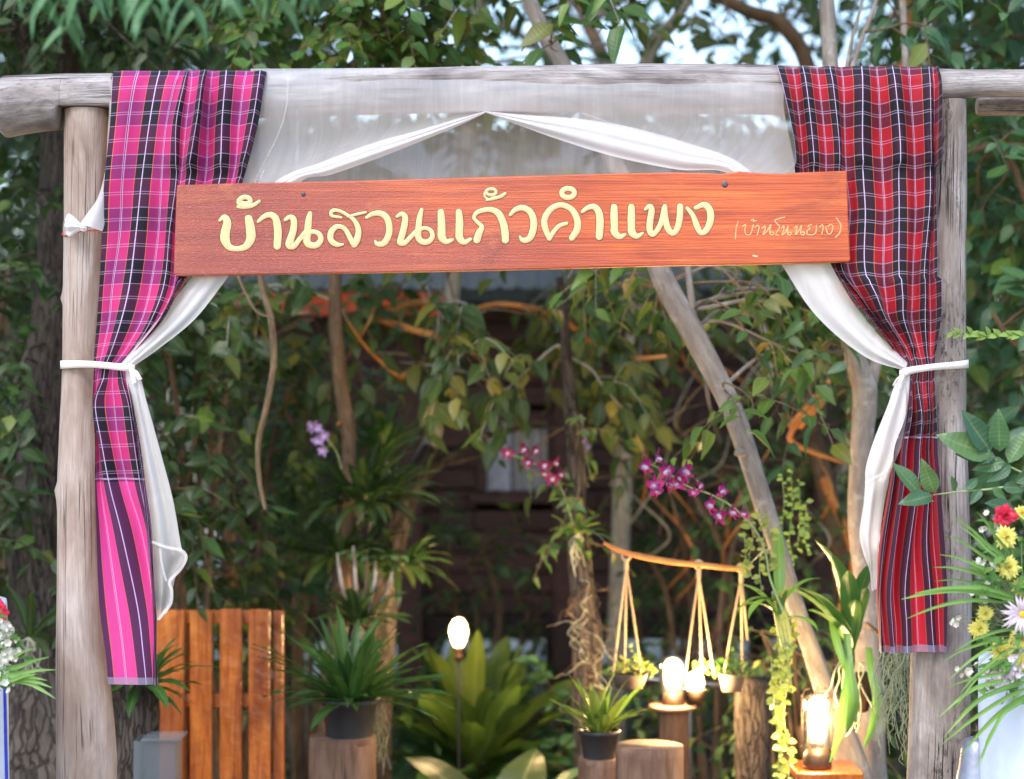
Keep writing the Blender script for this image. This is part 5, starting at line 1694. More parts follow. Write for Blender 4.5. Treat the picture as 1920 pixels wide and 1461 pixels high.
hut = thing('wooden_hut', 'dark red board hut raised on posts behind the garden', 'hut', (hx(1050), HY + 1, 0))
x0, x1 = hx(430), hx(1560)
zt = hz(600)
rowh = 0.088
z = hz(1152)
win = (hx(893), hx(1046), hz(922), hz(770))
k = 0
bm = {}
while z < zt:
    segs = [(x0, x1)]
    if z + rowh > win[2] and z < win[3]:
        segs = [(x0, win[0]), (win[1], x1)]
    for a, b in segs:
        cuts = [a] + sorted(R.uniform(a, b) for _ in range(max(1, int((b - a) / 1.3)))) + [b]
        for c0, c1 in zip(cuts[:-1], cuts[1:]):
            if c1 - c0 < 0.03:
                continue
            mb = MB()
            j = R.uniform(-0.003, 0.003)
            box(mb, (c0 + 0.0015, HY + j, z + 0.003), (c1 - 0.0015, HY + 0.022 + j, z + rowh - 0.003), 0.003)
            mb.build('board', M['house_board'], hut, smooth=False)
    z += rowh
    k += 1
mb = MB()
box(mb, (x0, HY + 0.03, hz(1152)), (x1, HY + 2.4, hz(1152) + 0.05))
mb.build('floor', M['house_dark'], hut, False)
mb = MB()
box(mb, (x0 - 0.05, HY - 0.05, hz(1152) - 0.10), (x1 + 0.05, HY + 0.06, hz(1152) - 0.003), 0.005)
mb.build('sill_beam', M['house_dark'], hut, False)
mb = MB()
box(mb, (x0, HY + 2.3, hz(1152) + 0.05), (x1, HY + 2.33, zt + 0.1))
box(mb, (x0, HY + 0.04, hz(1152) + 0.05), (x0 + 0.03, HY + 2.3, zt))
box(mb, (x1 - 0.03, HY + 0.04, hz(1152) + 0.05), (x1, HY + 2.3, zt))
mb.build('back_wall', M['house_dark'], hut, False)
mb = MB()
fx = 0.045
box(mb, (win[0], HY - 0.02, win[2]), (win[0] + fx, HY + 0.05, win[3]), 0.004)
box(mb, (win[1] - fx, HY - 0.02, win[2]), (win[1], HY + 0.05, win[3]), 0.004)
box(mb, (win[0] - 0.03, HY - 0.03, win[2] - 0.05), (win[1] + 0.03, HY + 0.05, win[2] - 0.002), 0.004)
box(mb, (win[0] + fx, HY - 0.018, win[3] - fx), (win[1] - fx, HY + 0.048, win[3]), 0.004)
wf = mb.build('window', M['house_board'], hut, False)
mb = MB()
cxs = np.linspace(win[0] + fx, hx(958), 24)
vv = np.array([(x, HY + 0.05 + 0.012 * math.sin(i * 1.1), zz) for zz in (win[2], (win[2] + win[3]) / 2, win[3]) for i, x in enumerate(cxs)])
mb.add(vv, grid_faces(3, 24))
mb.build('curtain', M['curtain'], wf)
mb = MB()
cxs = np.linspace(hx(960), win[1] - fx, 16)
vv = np.array([(x, HY + 0.07 + 0.008 * math.sin(i * 1.5), zz) for zz in (win[2], (win[2] + win[3]) / 2, win[3]) for i, x in enumerate(cxs)])
mb.add(vv, grid_faces(3, 16))
mb.build('curtain', M['plaster'], wf)
for px in (440, 770, 1062, 1545):
    for yy in (HY - 0.03, HY + 2.25):
        mb = MB()
        xx = hx(px)
        box(mb, (xx - 0.055, yy - 0.05, -0.05), (xx + 0.055, yy + 0.022, zt if yy > HY + 1 else zt), 0.006)
        mb.build('post', M['house_board'], hut, False)
mb = MB()
box(mb, (hx(470), HY - 0.62, hz(592, HY - 0.6)), (hx(845), HY - 0.59, hz(548, HY - 0.6)), 0.004)
mb.build('fascia', M['fascia'], hut, False)
mb = MB()
rz0, rz1 = hz(548, HY - 0.6) + 0.01, hz(548, HY - 0.6) + 0.85
xa, xb = hx(380), hx(1620)
nrib = 160
vv, qq = [], []
for i in range(nrib + 1):
    xx = xa + (xb - xa) * i / nrib
    h = 0.012 * (i % 4 == 0)
    vv += [(xx, HY - 0.65, rz0 + h), (xx, HY + 1.15, rz1 + h), (xx, HY + 2.9, rz0 + h)]
for i in range(nrib):
    a = i * 3
    qq += [(a, a + 3, a + 4, a + 1), (a + 1, a + 4, a + 5, a + 2)]
mb.add(vv, qq)
mb.build('roof', M['roof'], hut, False)

# ------------------------------------------------------------------ potted ferns, stumps
def stump(px, py_top, Y, rpx, label, seed=0, group='cut log stumps used as plant stands', mat='stump'):
    top = P(px, py_top, Y)
    r = rpx * (Y + CAMD) / F
    o = MB()
    pts = [(top[0], top[1], -0.05), (top[0], top[1], top[2] * 0.5), (top[0], top[1], top[2] - 0.006), (top[0], top[1], top[2])]
    tube(o, pts, [r * 1.1, r * 1.03, r, r * 0.96], 28, 4, 0.07, 6, seed)
    b = o.build('stump', M[mat], None, origin=(top[0], top[1], 0))
    tag(b, label, 'stump', group)
    return top, r


def pot(t, top_l, top_r, rim_y, bot_y, bot_l, bot_r, Y, mat='pot'):
    c = P((top_l + top_r) / 2, bot_y, Y)
    s = (Y + CAMD) / F
    r1, r0, h = (top_r - top_l) / 2 * s, (bot_r - bot_l) / 2 * s, (bot_y - rim_y) * s
    mb = MB()
    lathe(mb, c, [(0.001, 0.0), (r0, 0.0), (r0, 0.004), (r0 + (r1 - r0) * 0.85, h * 0.86), (r1 * 1.04, h * 0.87), (r1 * 1.06, h * 0.98), (r1 * 1.03, h), (r1 * 0.96, h), (r1 * 0.93, h * 0.9)], 36)
    mb.build('pot', M[mat], t)
    mb = MB()
    lathe(mb, c, [(r1 * 0.93, h * 0.9), (r1 * 0.5, h * 0.93), (0.001, h * 0.95)], 24)
    mb.build('soil', M['soil'], t)
    return np.array([c[0], c[1], c[2] + h * 0.9]), r1


def rosette(t, base, n, length, width, e0, e1, droop, mat, seed=0, rb=0.02, az=None, wave=0.05, segs=9, fold=0.25, lens=(0.7, 1.15), taper=0.6, twist=0.4):
    rg = random.Random(seed)
    for k in range(n):
        a = (az[0] + (az[1] - az[0]) * rg.random()) if az else k * 2.39996 + rg.uniform(-0.2, 0.2)
        f = (k + 0.5) / n
        e = e1 + (e0 - e1) * f + rg.uniform(-0.12, 0.12)
        mb = MB()
        strap(mb, base + np.array([math.cos(a) * rb * rg.random(), math.sin(a) * rb * rg.random(), 0]), a, e, length * rg.uniform(*lens), width * rg.uniform(0.8, 1.2), droop * rg.uniform(0.7, 1.3), fold, segs, wave, taper, twist=rg.uniform(-twist, twist))
        mb.build('leaf', mat, t)


stump(643, 1392, 0.9, 62, 'reddish log stump under the bushy fern in the larger black pot', 1)
t = thing('potted_fern', 'bushy fern of narrow upright fronds in the larger black pot', 'potted plant', P(655, 1388, 0.9), 'potted ferns on stumps')
b, r1 = pot(t, 602, 708, 1308, 1388, 612, 698, 0.9)
rosette(t, b, 84, 0.255, 0.027, 0.12, 1.5, 0.6, M['fern_dark'], 1, 0.05, wave=0.08, lens=(0.6, 1.15), taper=0.45)
stump(1128, 1432, 0.8, 44, 'thin log stump under the smaller black pot', 2)
t = thing('potted_fern', 'small fern of broad light fronds in the smaller black pot', 'potted plant', P(1123, 1430, 0.8), 'potted ferns on stumps')
b, r1 = pot(t, 1086, 1162, 1368, 1430, 1094, 1154, 0.8)
rosette(t, b, 30, 0.15, 0.026, 0.45, 1.45, 0.45, M['fern'], 2, 0.03, lens=(0.7, 1.15), taper=0.45)
stump(1218, 1411, 0.62, 63, 'low wide log stump in front of the lamp table', 3)
stump(1265, 1342, 1.25, 27, 'slender log stump carrying the round lamp board', 4)

# big nest fern
t = thing('nest_fern', 'large bird nest fern of broad yellow-green fronds behind the bare bulb', 'fern', P(885, 1500, 2.2))
b = P(885, 1435, 2.2)
rosette(t, b, 40, 0.45, 0.08, 0.5, 1.45, 0.35, M['fern'], 7, 0.05, wave=0.1, segs=12, fold=0.3, lens=(0.75, 1.1), taper=0.7)
rosette(t, b + np.array([0, -0.05, -0.04]), 14, 0.42, 0.085, 0.15, 0.7, 0.8, M['fern_dark'], 8, 0.05, wave=0.1, segs=12, lens=(0.7, 1.05), taper=0.65)
mb = MB()
tube(mb, [(b[0], b[1], -0.05), (b[0], b[1], b[2] * 0.6), (b[0], b[1], b[2] + 0.02)], [0.07, 0.06, 0.05], 16, 5, 0.2, 10)
mb.build('root_mass', M['soil'], t)
# broad low leaves in front
t = thing('arum_plant', 'clump of wide rounded leaves low in front of the nest fern', 'plant', P(960, 1600, 1.3))
b = P(950, 1600, 1.35)
for k, (tx, ty, w_, ln, az, el) in enumerate([(1000, 1400, .17, .30, 0.3, 1.25), (850, 1390, .16, .30, 2.9, 1.0), (900, 1430, .17, .26, -1.9, 1.1), (1060, 1420, .15, .30, -0.4, 1.0), (760, 1440, .14, .34, 3.2, 0.8), (960, 1380, .16, .30, 1.2, 1.35), (1100, 1440, .13, .34, 0.1, 0.75), (800, 1400, .14, .36, 2.6, 1.1)]):
    mb = MB()
    strap(mb, b + np.array([0.05 * math.cos(az), 0.05 * math.sin(az), 0]), az, el, ln * 1.15, w_, 1.0, 0.2, 12, 0.02, 0.45, twist=R.uniform(-0.3, 0.3))
    mb.build('leaf', M['leaf_dark'] if k % 3 else M['leaf_blue'], t)
mb = MB()
tube(mb, [(b[0], b[1], -0.03), (b[0], b[1], b[2] + 0.01)], [0.03, 0.02], 10, 3)
mb.build('stem', M['bark_brown'], t)
# fern at the left, in front of the slatted seat
t = thing('edge_fern', 'dark fern spilling out between the pale post and the slatted bench', 'fern', P(250, 1300, 0.75))
b = P(262, 1285, 0.72)
rosette(t, b, 40, 0.17, 0.026, -0.2, 1.35, 0.7, M['fern_dark'], 9, 0.04, lens=(0.7, 1.2), taper=0.5)
mb = MB()
tube(mb, [(b[0], b[1], -0.05), (b[0] - 0.01, b[1], b[2] * 0.5), (b[0], b[1], b[2] + 0.005)], [0.07, 0.065, 0.05], 20, 6, 0.15, 8)
mb.build('support_log', M['bark_dark'], t)
# epiphyte ferns on the crooked tree
def epiphyte(name, label, cat, px, py, Y, n, length, width, e0, e1, droop, mat, seed, az=None, rb=0.03, **kw):
    t = thing(name, label, cat, P(px, py, Y))
    rosette(t, P(px, py, Y), n, length, width, e0, e1, droop, mat, seed, rb, az, **kw)
    rg = random.Random(seed)
    for k in range(7):
        mb = MB()
        p = P(px, py, Y)
        pts = [p]
        for q in range(4):
            pts.append(pts[-1] + np.array([rg.uniform(-0.02, 0.02), rg.uniform(-0.01, 0.015), -rg.uniform(0.01, 0.04)]))
        tube(mb, pts, [0.003, 0.0025, 0.002, 0.0018, 0.001], 6, 3)
        mb.build('root', M['root'], t)
    return t


t1 = epiphyte('orchid', 'large dark leafy orchid clump below the lilac flowers on the crooked tree', 'orchid', 680, 940, 1.72, 84, 0.23, 0.028, -0.1, 1.5, 0.8, M['leaf_dark'], 11, lens=(0.5, 1.2), rb=0.09)
epiphyte('orchid', 'dark leafy orchid clump on the left side of the crooked tree', 'orchid', 640, 1040, 1.7, 46, 0.17, 0.03, -0.3, 1.4, 0.9, M['leaf_dark'], 18, lens=(0.5, 1.2), rb=0.08)
epiphyte('orchid', 'dark leafy orchid clump on the right side of the crooked tree', 'orchid', 742, 1060, 1.7, 40, 0.16, 0.026, -0.4, 1.2, 0.9, M['leaf_dark'], 19, lens=(0.5, 1.2), rb=0.07)
epiphyte('strap_leaf_plant', 'upright strap leaved plant growing from the crooked tree fork', 'plant', 716, 855, 1.9, 22, 0.18, 0.03, 0.6, 1.5, 0.5, M['fern_dark'], 12)
epiphyte('cane_orchid', 'orchid with thick gray canes and pale leaves low on the crooked tree', 'orchid', 668, 1170, 1.5, 30, 0.17, 0.03, 0.2, 1.4, 0.9, M['leaf_dark'], 13)
t2 = thing('orchid_canes', 'bundle of thick gray orchid canes leaning on the crooked trunk', 'orchid', P(680, 1160, 1.55))
rg = random.Random(4)
for k in range(7):
    x = 645 + k * 13 + rg.uniform(-6, 6)
    mb = MB()
    tube(mb, [P(680 + (x - 690) * 0.3, 1175, 1.55), P(x, 1100, 1.5 + rg.uniform(-0.05, 0.05)), P(x + (x - 690) * 0.2, 1050 + rg.uniform(-40, 30), 1.5)], [0.004, 0.006, 0.004], 8, 5, 0.15, 30, k)
    mb.build('cane', M['bark_brown'] if k % 2 else M['bark_gray'], t2)
    mb = MB()
    q = P(x + (x - 690) * 0.2, 1050, 1.5)
    strap(mb, q, rg.uniform(0, 6.28), rg.uniform(0.1, 0.9), rg.uniform(0.07, 0.13), 0.028, 1.2, 0.2, 8)
    mb.build('leaf', M['leaf_blue'], t2)
epiphyte('trunk_orchid', 'small leafy orchid on the mossy trunk under the wine-red flowers', 'orchid', 1085, 1000, 1.42, 14, 0.09, 0.02, 0.0, 1.3, 0.8, M['leaf_mid'], 14)

# right hand orchid with the purple spray, and the hanging strap leaves
def flower_mesh(mat, npet=5, size=0.02, wid=0.75, cup=0.35, lip=None):
    mb = MB()
    for k in range(npet):
        a = 2 * math.pi * k / npet + math.pi / 2
        t = np.linspace(0, 1, 5)
        w = size * wid * np.sin(np.pi * (0.12 + 0.82 * t)) * 0.5
        v, uv = [], []
        for i in range(5):
            for j in (-1, 0, 1):
                x, y = t[i] * size, w[i] * j
                v.append((x * math.cos(a) - y * math.sin(a), -cup * size * (t[i] ** 1.5) - 0.1 * size * abs(j) + 0.05 * size * math.sin(6 * t[i]), x * math.sin(a) + y * math.cos(a)))
                uv.append((0.5 + j * 0.5, t[i]))
        mb.add(v, grid_faces(5, 3), uv=uv)
    return mb


FM = {}


def petal_me(mat, size, wid, cup):
    k = (mat.name, size, wid, cup)
    if k not in FM:
        FM[k] = flower_mesh(mat, 1, size, wid, cup).mesh('petal', mat)
    return FM[k]


def center_me(mat, r):
    k = ('c', mat.name, r)
    if k not in FM:
        mb = MB()
        tube(mb, [(0, r * 0.4, 0), (0, 0, 0), (0, -r * 1.2, -r * 0.4), (0, -r * 1.8, -r * 0.9)], [r * 0.4, r * 0.8, r * 0.7, r * 0.2], 8, 3)
        FM[k] = mb.mesh('flower', mat)
    return FM[k]


def orchid_flower(t, p, size, mat, lipmat, rg, face=None):
    """flower > petals"""
    o = bpy.data.objects.new('flower', center_me(lipmat, round(size * 0.26, 5)))
    COL.objects.link(o)
    o.parent = t
    base = world_loc(t)
    rot = Matrix.Rotation(rg.uniform(-1.35, 1.35) if face is None else face, 4, 'Z') @ Matrix.Rotation(rg.uniform(-0.6, 0.5), 4, 'X') @ Matrix.Rotation(rg.uniform(-0.5, 0.5), 4, 'Y')
    o.matrix_basis = Matrix.Translation(Vector(p - base)) @ rot
    size = round(size, 4)
    for k in range(5):
        q = bpy.data.objects.new('petal', petal_me(mat, size, 0.85 if k in (1, 4) else 0.45, 0.15 if k in (1, 4) else 0.45))
        COL.objects.link(q)
        q.parent = o
        q.matrix_basis = Matrix.Rotation(2 * math.pi * k / 5 + rg.uniform(-0.12, 0.12), 4, 'Y') @ Matrix.Scale(rg.uniform(0.85, 1.1), 4)


rg = random.Random(77)
OY = 0.55
t = thing('orchid', 'orchid with a long arching spray of deep purple flowers left of the leaning trunk', 'orchid', P(1470, 1150, OY + 0.1))
mb = MB()
stem = [(1470, 1150), (1444, 1085), (1436, 1040), (1420, 1000), (1396, 970), (1366, 945), (1330, 926), (1290, 912), (1262, 893), (1240, 880), (1215, 868)]
tube(mb, [P(a, b, OY + 0.02 * math.sin(i)) for i, (a, b) in enumerate(stem)], np.linspace(0.0032, 0.0012, len(stem)), 7, 6)
mb.build('stem', M['stem'], t)
blooms = [(1206, 876, 27), (1232, 862, 25), (1252, 884, 27), (1284, 884, 27), (1226, 912, 24), (1252, 906, 27), (1268, 910, 24), (1236, 922, 20), (1300, 925, 15), (1316, 910, 18), (1328, 948, 25), (1346, 966, 25), (1358, 922, 20), (1372, 962, 22), (1392, 966, 18), (1272, 896, 20)]
stc = catmull(np.array([P(a, b, OY) for a, b in stem]), 8)
for a, b, s in blooms:
    p = P(a, b, OY - 0.03)
    orchid_flower(t, p, s * 5.0 / F * 0.82, M['petal_purple'], M['petal_lilac'], rg)
    q = stc[np.argmin(np.linalg.norm(stc - p, axis=1))]
    mb = MB()
    tube(mb, [q, (q + p) / 2 + np.array([0.003, 0, 0.004]), p + np.array([0, 0.008, 0])], 0.0011, 5, 3, cap=False)
    mb.build('flower_stalk', M['stem'], t)
bp = P(1462, 1170, 0.6)
for (az, el, ln, w_, dr) in [(3.0, 0.9, 0.13, 0.03, 1.8), (3.3, 0.5, 0.13, 0.03, 1.7), (2.8, 1.3, 0.16, 0.03, 1.2), (-2.6, 0.3, 0.12, 0.032, 1.6), (0.3, 1.1, 0.15, 0.026, 1.2), (-0.6, 0.5, 0.12, 0.028, 1.5), (1.5, 1.4, 0.2, 0.03, 0.4), (-1.5, 1.2, 0.13, 0.026, 1.3)]:
    mb = MB()
    strap(mb, bp + np.array([0, 0, R.uniform(-0.03, 0.06)]), az, el, ln, w_, dr, 0.25, 10, 0.02, 0.6, twist=R.uniform(-0.4, 0.4))
    mb.build('leaf', M['strap'], t)
for k in range(3):
    mb = MB()
    tube(mb, [P(1470 + k * 6, 1215, 0.66), P(1458 + k * 8, 1160, 0.64), P(1450 + k * 4, 1110, 0.6)], [0.006, 0.008, 0.005], 8, 4, 0.1)
    mb.build('cane', M['stem'], t)
# strap leaf orchid
t = thing('strap_orchid', 'epiphyte with long strap leaves up and hanging between the leaning and forked trunks', 'orchid', P(1600, 1240, 0.72))
b = P(1596, 1222, 0.66)
specs = [(1530, 1025, 40), (1560, 1050, 34), (1500, 1110, 36), (1470, 1105, 30), (1590, 1080, 36), (1625, 1110, 34), (1640, 1060, 30), (1560, 1150, 30), (1520, 1150, 34), (1605, 1130, 30)]
for (tx, ty, w_) in specs:
    e = P(tx, ty, 0.66 + R.uniform(-0.12, 0.08))
    v = e - b
    az = math.atan2(v[1], v[0])
    L_ = np.linalg.norm(v)
    el = math.atan2(v[2], math.hypot(v[0], v[1]))
    mb = MB()
    strap(mb, b, az, el + 0.35, L_ * 1.1, w_ * 5.1 / F, 0.8, 0.4, 12, 0.0, 0.6, twist=R.uniform(-0.3, 0.3))
    mb.build('leaf', M['strap'], t)


def ribbon_leaf(t, pts, widths, Y, mat, name='leaf', nrm=(0, -1, 0)):
    p = catmull(np.array([[*P(a, b, Y + c_), w] for (a, b, c_), w in zip(pts, widths)]), 6)
    c, w = p[:, :3], p[:, 3] * (Y + CAMD) / F / 2
    d = np.gradient(c, axis=0)
    d /= np.linalg.norm(d, axis=1, keepdims=True)
    s = np.cross(d, np.array(nrm, float))
    s /= np.maximum(np.linalg.norm(s, axis=1, keepdims=True), 1e-6)
    n = np.cross(s, d)
    k = len(c)
    v = np.stack([c + s * (w * u)[:, None] + n * (0.35 * w * abs(u))[:, None] for u in (-1, -0.5, 0, 0.5, 1)], 1)
    mb = MB()
    mb.add(v.reshape(-1, 3), grid_faces(k, 5), uv=np.array([(0.5 + u / 2, i / (k - 1)) for i in range(k) for u in (-1, -0.5, 0, 0.5, 1)]), tint=R.random())
    return mb.build(name, mat, t)


ribbon_leaf(t, [(1588, 1188, -0.06), (1592, 1250, -0.1), (1600, 1310, -0.12), (1594, 1350, -0.11), (1588, 1375, -0.1)], [14, 16, 22, 16, 3], 0.66, M['strap'])
ribbon_leaf(t, [(1594, 1230, 0), (1590, 1270, -0.06), (1580, 1330, -0.08), (1572, 1380, -0.08), (1556, 1430, -0.07)], [12, 15, 18, 14, 2], 0.66, M['strap'])
ribbon_leaf(t, [(1628, 1215, 0), (1634, 1260, -0.06), (1644, 1310, -0.08), (1636, 1360, -0.08), (1618, 1405, -0.07)], [12, 16, 18, 16, 2], 0.66, M['strap'])
ribbon_leaf(t, [(1560, 1160, 0.0), (1568, 1200, -0.05), (1580, 1240, -0.08), (1586, 1260, -0.08)], [16, 16, 12, 3], 0.66, M['strap'])
for k in range(12):
    mb = MB()
    pts = [P(1590 + R.uniform(-15, 35), 1240, 0.66)]
    for q in range(5):
        pts.append(pts[-1] + np.array([R.uniform(-0.016, 0.016), R.uniform(-0.01, 0.01), -R.uniform(0.015, 0.05)]))
    tube(mb, pts, [0.0022] * 5 + [0.001], 5, 4)
    mb.build('root', M['root'], t)
mb = MB()
tube(mb, [P(1610, 1262, 0.74), P(1612, 1290, 0.74), P(1616, 1330, 0.76)], [0.03, 0.034, 0.02], 14, 5, 0.3, 30)
mb.build('husk', M['soil'], t)

# wine-red spray on the mossy trunk; lilac flowers
for (lab, stem, blooms, mat, Y) in [
    ('arching spray of wine-red orchids left of the mossy trunk', [(1075, 985), (1062, 940), (1046, 905), (1020, 880), (985, 862), (948, 850)], [(952, 850, 17), (985, 843, 18), (1008, 845, 18), (992, 868, 15), (1022, 872, 20), (1040, 868, 17), (1018, 890, 16), (1036, 898, 19), (1050, 892, 15)], 'petal_wine', 1.4),
    ('short upright stem of lilac orchids behind the lime leaf', [(1110, 900), (1100, 860), (1096, 820), (1092, 785)], [(1092, 786, 13), (1098, 812, 15), (1086, 830, 13), (1104, 840, 14), (1090, 856, 12)], 'petal_lilac', 1.6),
    ('pale lilac orchids drooping above the leafy clump', [(640, 880), (632, 850), (612, 822), (588, 798)], [(582, 798, 17), (594, 806, 15), (608, 818, 16), (594, 830, 15), (604, 846, 14)], 'petal_lilac', 1.5)]:
    t = thing('orchid_spray', lab, 'orchid', P(*stem[0], Y))
    mb = MB()
    tube(mb, [P(a, b, Y) for a, b in stem], 0.0016, 6, 5)
    mb.build('stem', M['stem'], t)
    stc = catmull(np.array([P(a, b, Y) for a, b in stem]), 8)
    for a, b, s in blooms:
        p = P(a, b, Y - 0.03)
        orchid_flower(t, p, s * (Y + CAMD) / F * 0.85, M[mat], M['petal_lilac'], rg)
        q = stc[np.argmin(np.linalg.norm(stc - p, axis=1))]
        mb = MB()
        tube(mb, [q, p + np.array([0, 0.008, 0])], 0.0011, 5, 2, cap=False)
        mb.build('flower_stalk', M['stem'], t)


# coin-leaf vines and moss
def coin_vine(label, strands, Y, seed, mat, size=0.022, name='coin_vine', step=0.014):
    rg = random.Random(seed)
    t = thing(name, label, 'vine', P(strands[0][0][0], strands[0][0][1], Y))
    pos, dd, nn, ss = [], [], [], []
    for st in strands:
        mb = MB()
        pts = catmull(np.array([P(a, b, Y + rg.uniform(-0.03, 0.03)) for a, b in st]), 10)
        tube(mb, pts, 0.0011, 5, 1, cap=False)
        mb.build('stem', M['stem'], t)
        L = np.concatenate([[0], np.cumsum(np.linalg.norm(np.diff(pts, axis=0), axis=1))])
        for q, s in enumerate(np.arange(0, L[-1], step)):
            p = np.array([np.interp(s, L, pts[:, i]) for i in range(3)])
            a = rg.uniform(0, 6.28)
            pos.append(p)
            dd.append([math.cos(a), math.sin(a) * 0.7 - 0.2, rg.uniform(-0.5, 0.3)])
            nn.append([rg.uniform(-0.6, 0.6), -0.9, rg.uniform(0, 0.8)])
            ss.append(size * rg.uniform(0.6, 1.2))
    leaf_objects(t, 'round', mat, np.array(pos), np.array(dd, float), np.array(nn, float), np.array(ss))


coin_vine('round yellowish coin leaves hanging left of the leaning trunk top of the orchid', [[(1405, 975), (1412, 1010), (1404, 1050), (1410, 1085)], [(1425, 960), (1432, 1010), (1424, 1060), (1428, 1110)], [(1440, 965), (1446, 1020), (1440, 1080)], [(1396, 1000), (1398, 1040), (1402, 1070)]], 0.62, 1, M['pearl'], 0.026)
coin_vine('long trails of small yellow coin leaves hanging to the ground left of the caged lamp', [[(1455, 1170), (1462, 1240), (1452, 1310), (1462, 1380), (1456, 1470)], [(1470, 1180), (1478, 1260), (1470, 1340), (1480, 1420), (1476, 1480)], [(1446, 1230), (1450, 1300), (1460, 1400)], [(1486, 1160), (1480, 1230), (1486, 1300)], [(1462, 1180), (1470, 1220), (1464, 1280), (1470, 1350)]], 0.66, 2, M['pearl'], 0.024, step=0.011)
coin_vine('fine green trailing vine high beside the forked trunk', [[(1482, 880), (1486, 950), (1480, 1010), (1490, 1060)], [(1498, 900), (1500, 960), (1496, 1030)], [(1512, 940), (1508, 1000), (1516, 1040)], [(1466, 890), (1470, 940), (1466, 1000)]], 0.9, 3, M['leaf_lime'], 0.02, step=0.012)

t = thing('hanging_moss', 'gray beard moss hanging behind the cracked post under the red cloth', 'moss', P(1680, 1215, 0.28))
rg = random.Random(9)
for k in range(46):
    mb = MB()
    x = rg.uniform(1655, 1712)
    pts = [(x, 1205 + rg.uniform(-15, 30), 0.25 + rg.uniform(-0.05, 0.06))]
    for q in range(9):
        pts.append((pts[-1][0] + rg.uniform(-15, 13), pts[-1][1] + rg.uniform(4, 34), pts[-1][2] + rg.uniform(-0.02, 0.02)))
    tube(mb, px3(pts), np.linspace(0.0016, 0.0008, 10), 4, 3, cap=False)
    mb.build('strand', M['moss'], t)
mb = MB()
tube(mb, px3([(1625, 1170, 0.9), (1660, 1195, 0.5), (1700, 1205, 0.2), (1730, 1200, 0.06)]), 0.006, 7, 5, 0.1)
mb.build('stem', M['twig'], t)
t = thing('root_tuft', 'wiry gray roots fraying from the stump beside the larger black pot', 'moss', P(705, 1390, 0.95))
for k in range(22):
    mb = MB()
    pts = [(rg.uniform(690, 722), rg.uniform(1290, 1380), 1.0)]
    for q in range(5):
        pts.append((pts[-1][0] + rg.uniform(-9, 9), pts[-1][1] + rg.uniform(5, 26), 1.0 + rg.uniform(-0.05, 0.05)))
    tube(mb, px3(pts), 0.0011, 4, 3, cap=False)
    mb.build('strand', M['moss'], t)

# ------------------------------------------------------------------ slatted bench
BY = 1.15
bench = thing('slatted_bench', 'varnished orange slatted seat back standing behind the fern', 'bench', (P(415, 0, BY)[0], BY - 0.2, 0))
zt_ = P(0, 1143, BY)[2]
for a, b in ((292, 345), (356, 397), (412, 453), (466, 506)):
    mb = MB()
    xa, xb = P(a, 0, BY)[0], P(b, 0, BY)[0]
    box(mb, (xa, BY, 0.42), (xb, BY + 0.022, zt_ + R.uniform(-0.003, 0.003)), 0.003)
    mb.build('slat', M['slat'], bench, False)
xl, xr = P(284, 0, BY)[0], P(506, 0, BY)[0]
for za, zb in ((P(0, 1172, BY)[2], P(0, 1147, BY)[2]), (P(0, 1330, BY)[2], P(0, 1304, BY)[2]), (0.44, 0.49)):
    mb = MB()
    box(mb, (xl, BY + 0.024, za), (xr, BY + 0.05, zb), 0.003)
    mb.build('rail', M['slat'], bench, False)
for px in (284, 344.5, 507):
    mb = MB()
    xx = P(px, 0, BY)[0]
    box(mb, (xx, BY + 0.052, -0.02), (xx + 0.03, BY + 0.085, zt_ - 0.01), 0.003)
    mb.build('leg' if px != 344.5 else 'strut', M['slat'], bench, False)
for k in range(4):
    mb = MB()
    box(mb, (xl, BY - 0.42 + k * 0.105, 0.40), (xr, BY - 0.33 + k * 0.105, 0.42), 0.003)
    mb.build('seat_slat', M['slat'], bench, False)
for px in (286, 512):
    mb = MB()
    xx = P(px, 0, BY)[0]
    box(mb, (xx, BY - 0.40, -0.02), (xx + 0.04, BY - 0.36, 0.398), 0.003)
    mb.build('leg', M['slat'], bench, False)

# clear box on its stump
stump(296, 1600, 0.62, 62, 'log stump under the clear box at the left', 6)
cb = thing('clear_box', 'dusty clear plastic box with a flat lid beside the pale post', 'box', P(296, 1590, 0.62))
s = (0.62 + CAMD) / F
x0_, x1_ = P(257, 0, 0.62)[0], P(335, 0, 0.62)[0]
zb, zt2 = P(0, 1598, 0.62)[2], P(0, 1384, 0.62)[2]
mb = MB()
w3 = 0.003
ya, yb = 0.62 - 0.05, 0.62 + 0.05
for lo, hi in (((x0_, ya, zb), (x1_, ya + w3, zt2)), ((x0_, yb - w3, zb), (x1_, yb, zt2)), ((x0_, ya + w3, zb), (x0_ + w3, yb - w3, zt2)), ((x1_ - w3, ya + w3, zb), (x1_, yb - w3, zt2)), ((x0_ + w3, ya + w3, zb), (x1_ - w3, yb - w3, zb + w3))):
    box(mb, lo, hi)
mb.build('body', M['acrylic'], cb, False)
mb = MB()
box(mb, (x0_ + 0.02, ya - 0.012, zt2 + 0.001), (x1_ + 0.014, yb + 0.01, zt2 + 0.008), 0.002)
mb.build('lid', M['acrylic'], cb, False)

# ------------------------------------------------------------------ lamps
def point(name, p, energy, parent=None, r=0.02, col=(1.0, 0.62, 0.28)):
    ld = bpy.data.lights.new(name, 'POINT')
    ld.energy = energy
    ld.color = col
    ld.shadow_soft_size = r
    o = bpy.data.objects.new(name, ld)
    COL.objects.link(o)
    if parent is not None:
        o.parent = parent
        o.location = tuple(np.array(p) - world_loc(parent))
    else:
        o.location = tuple(p)


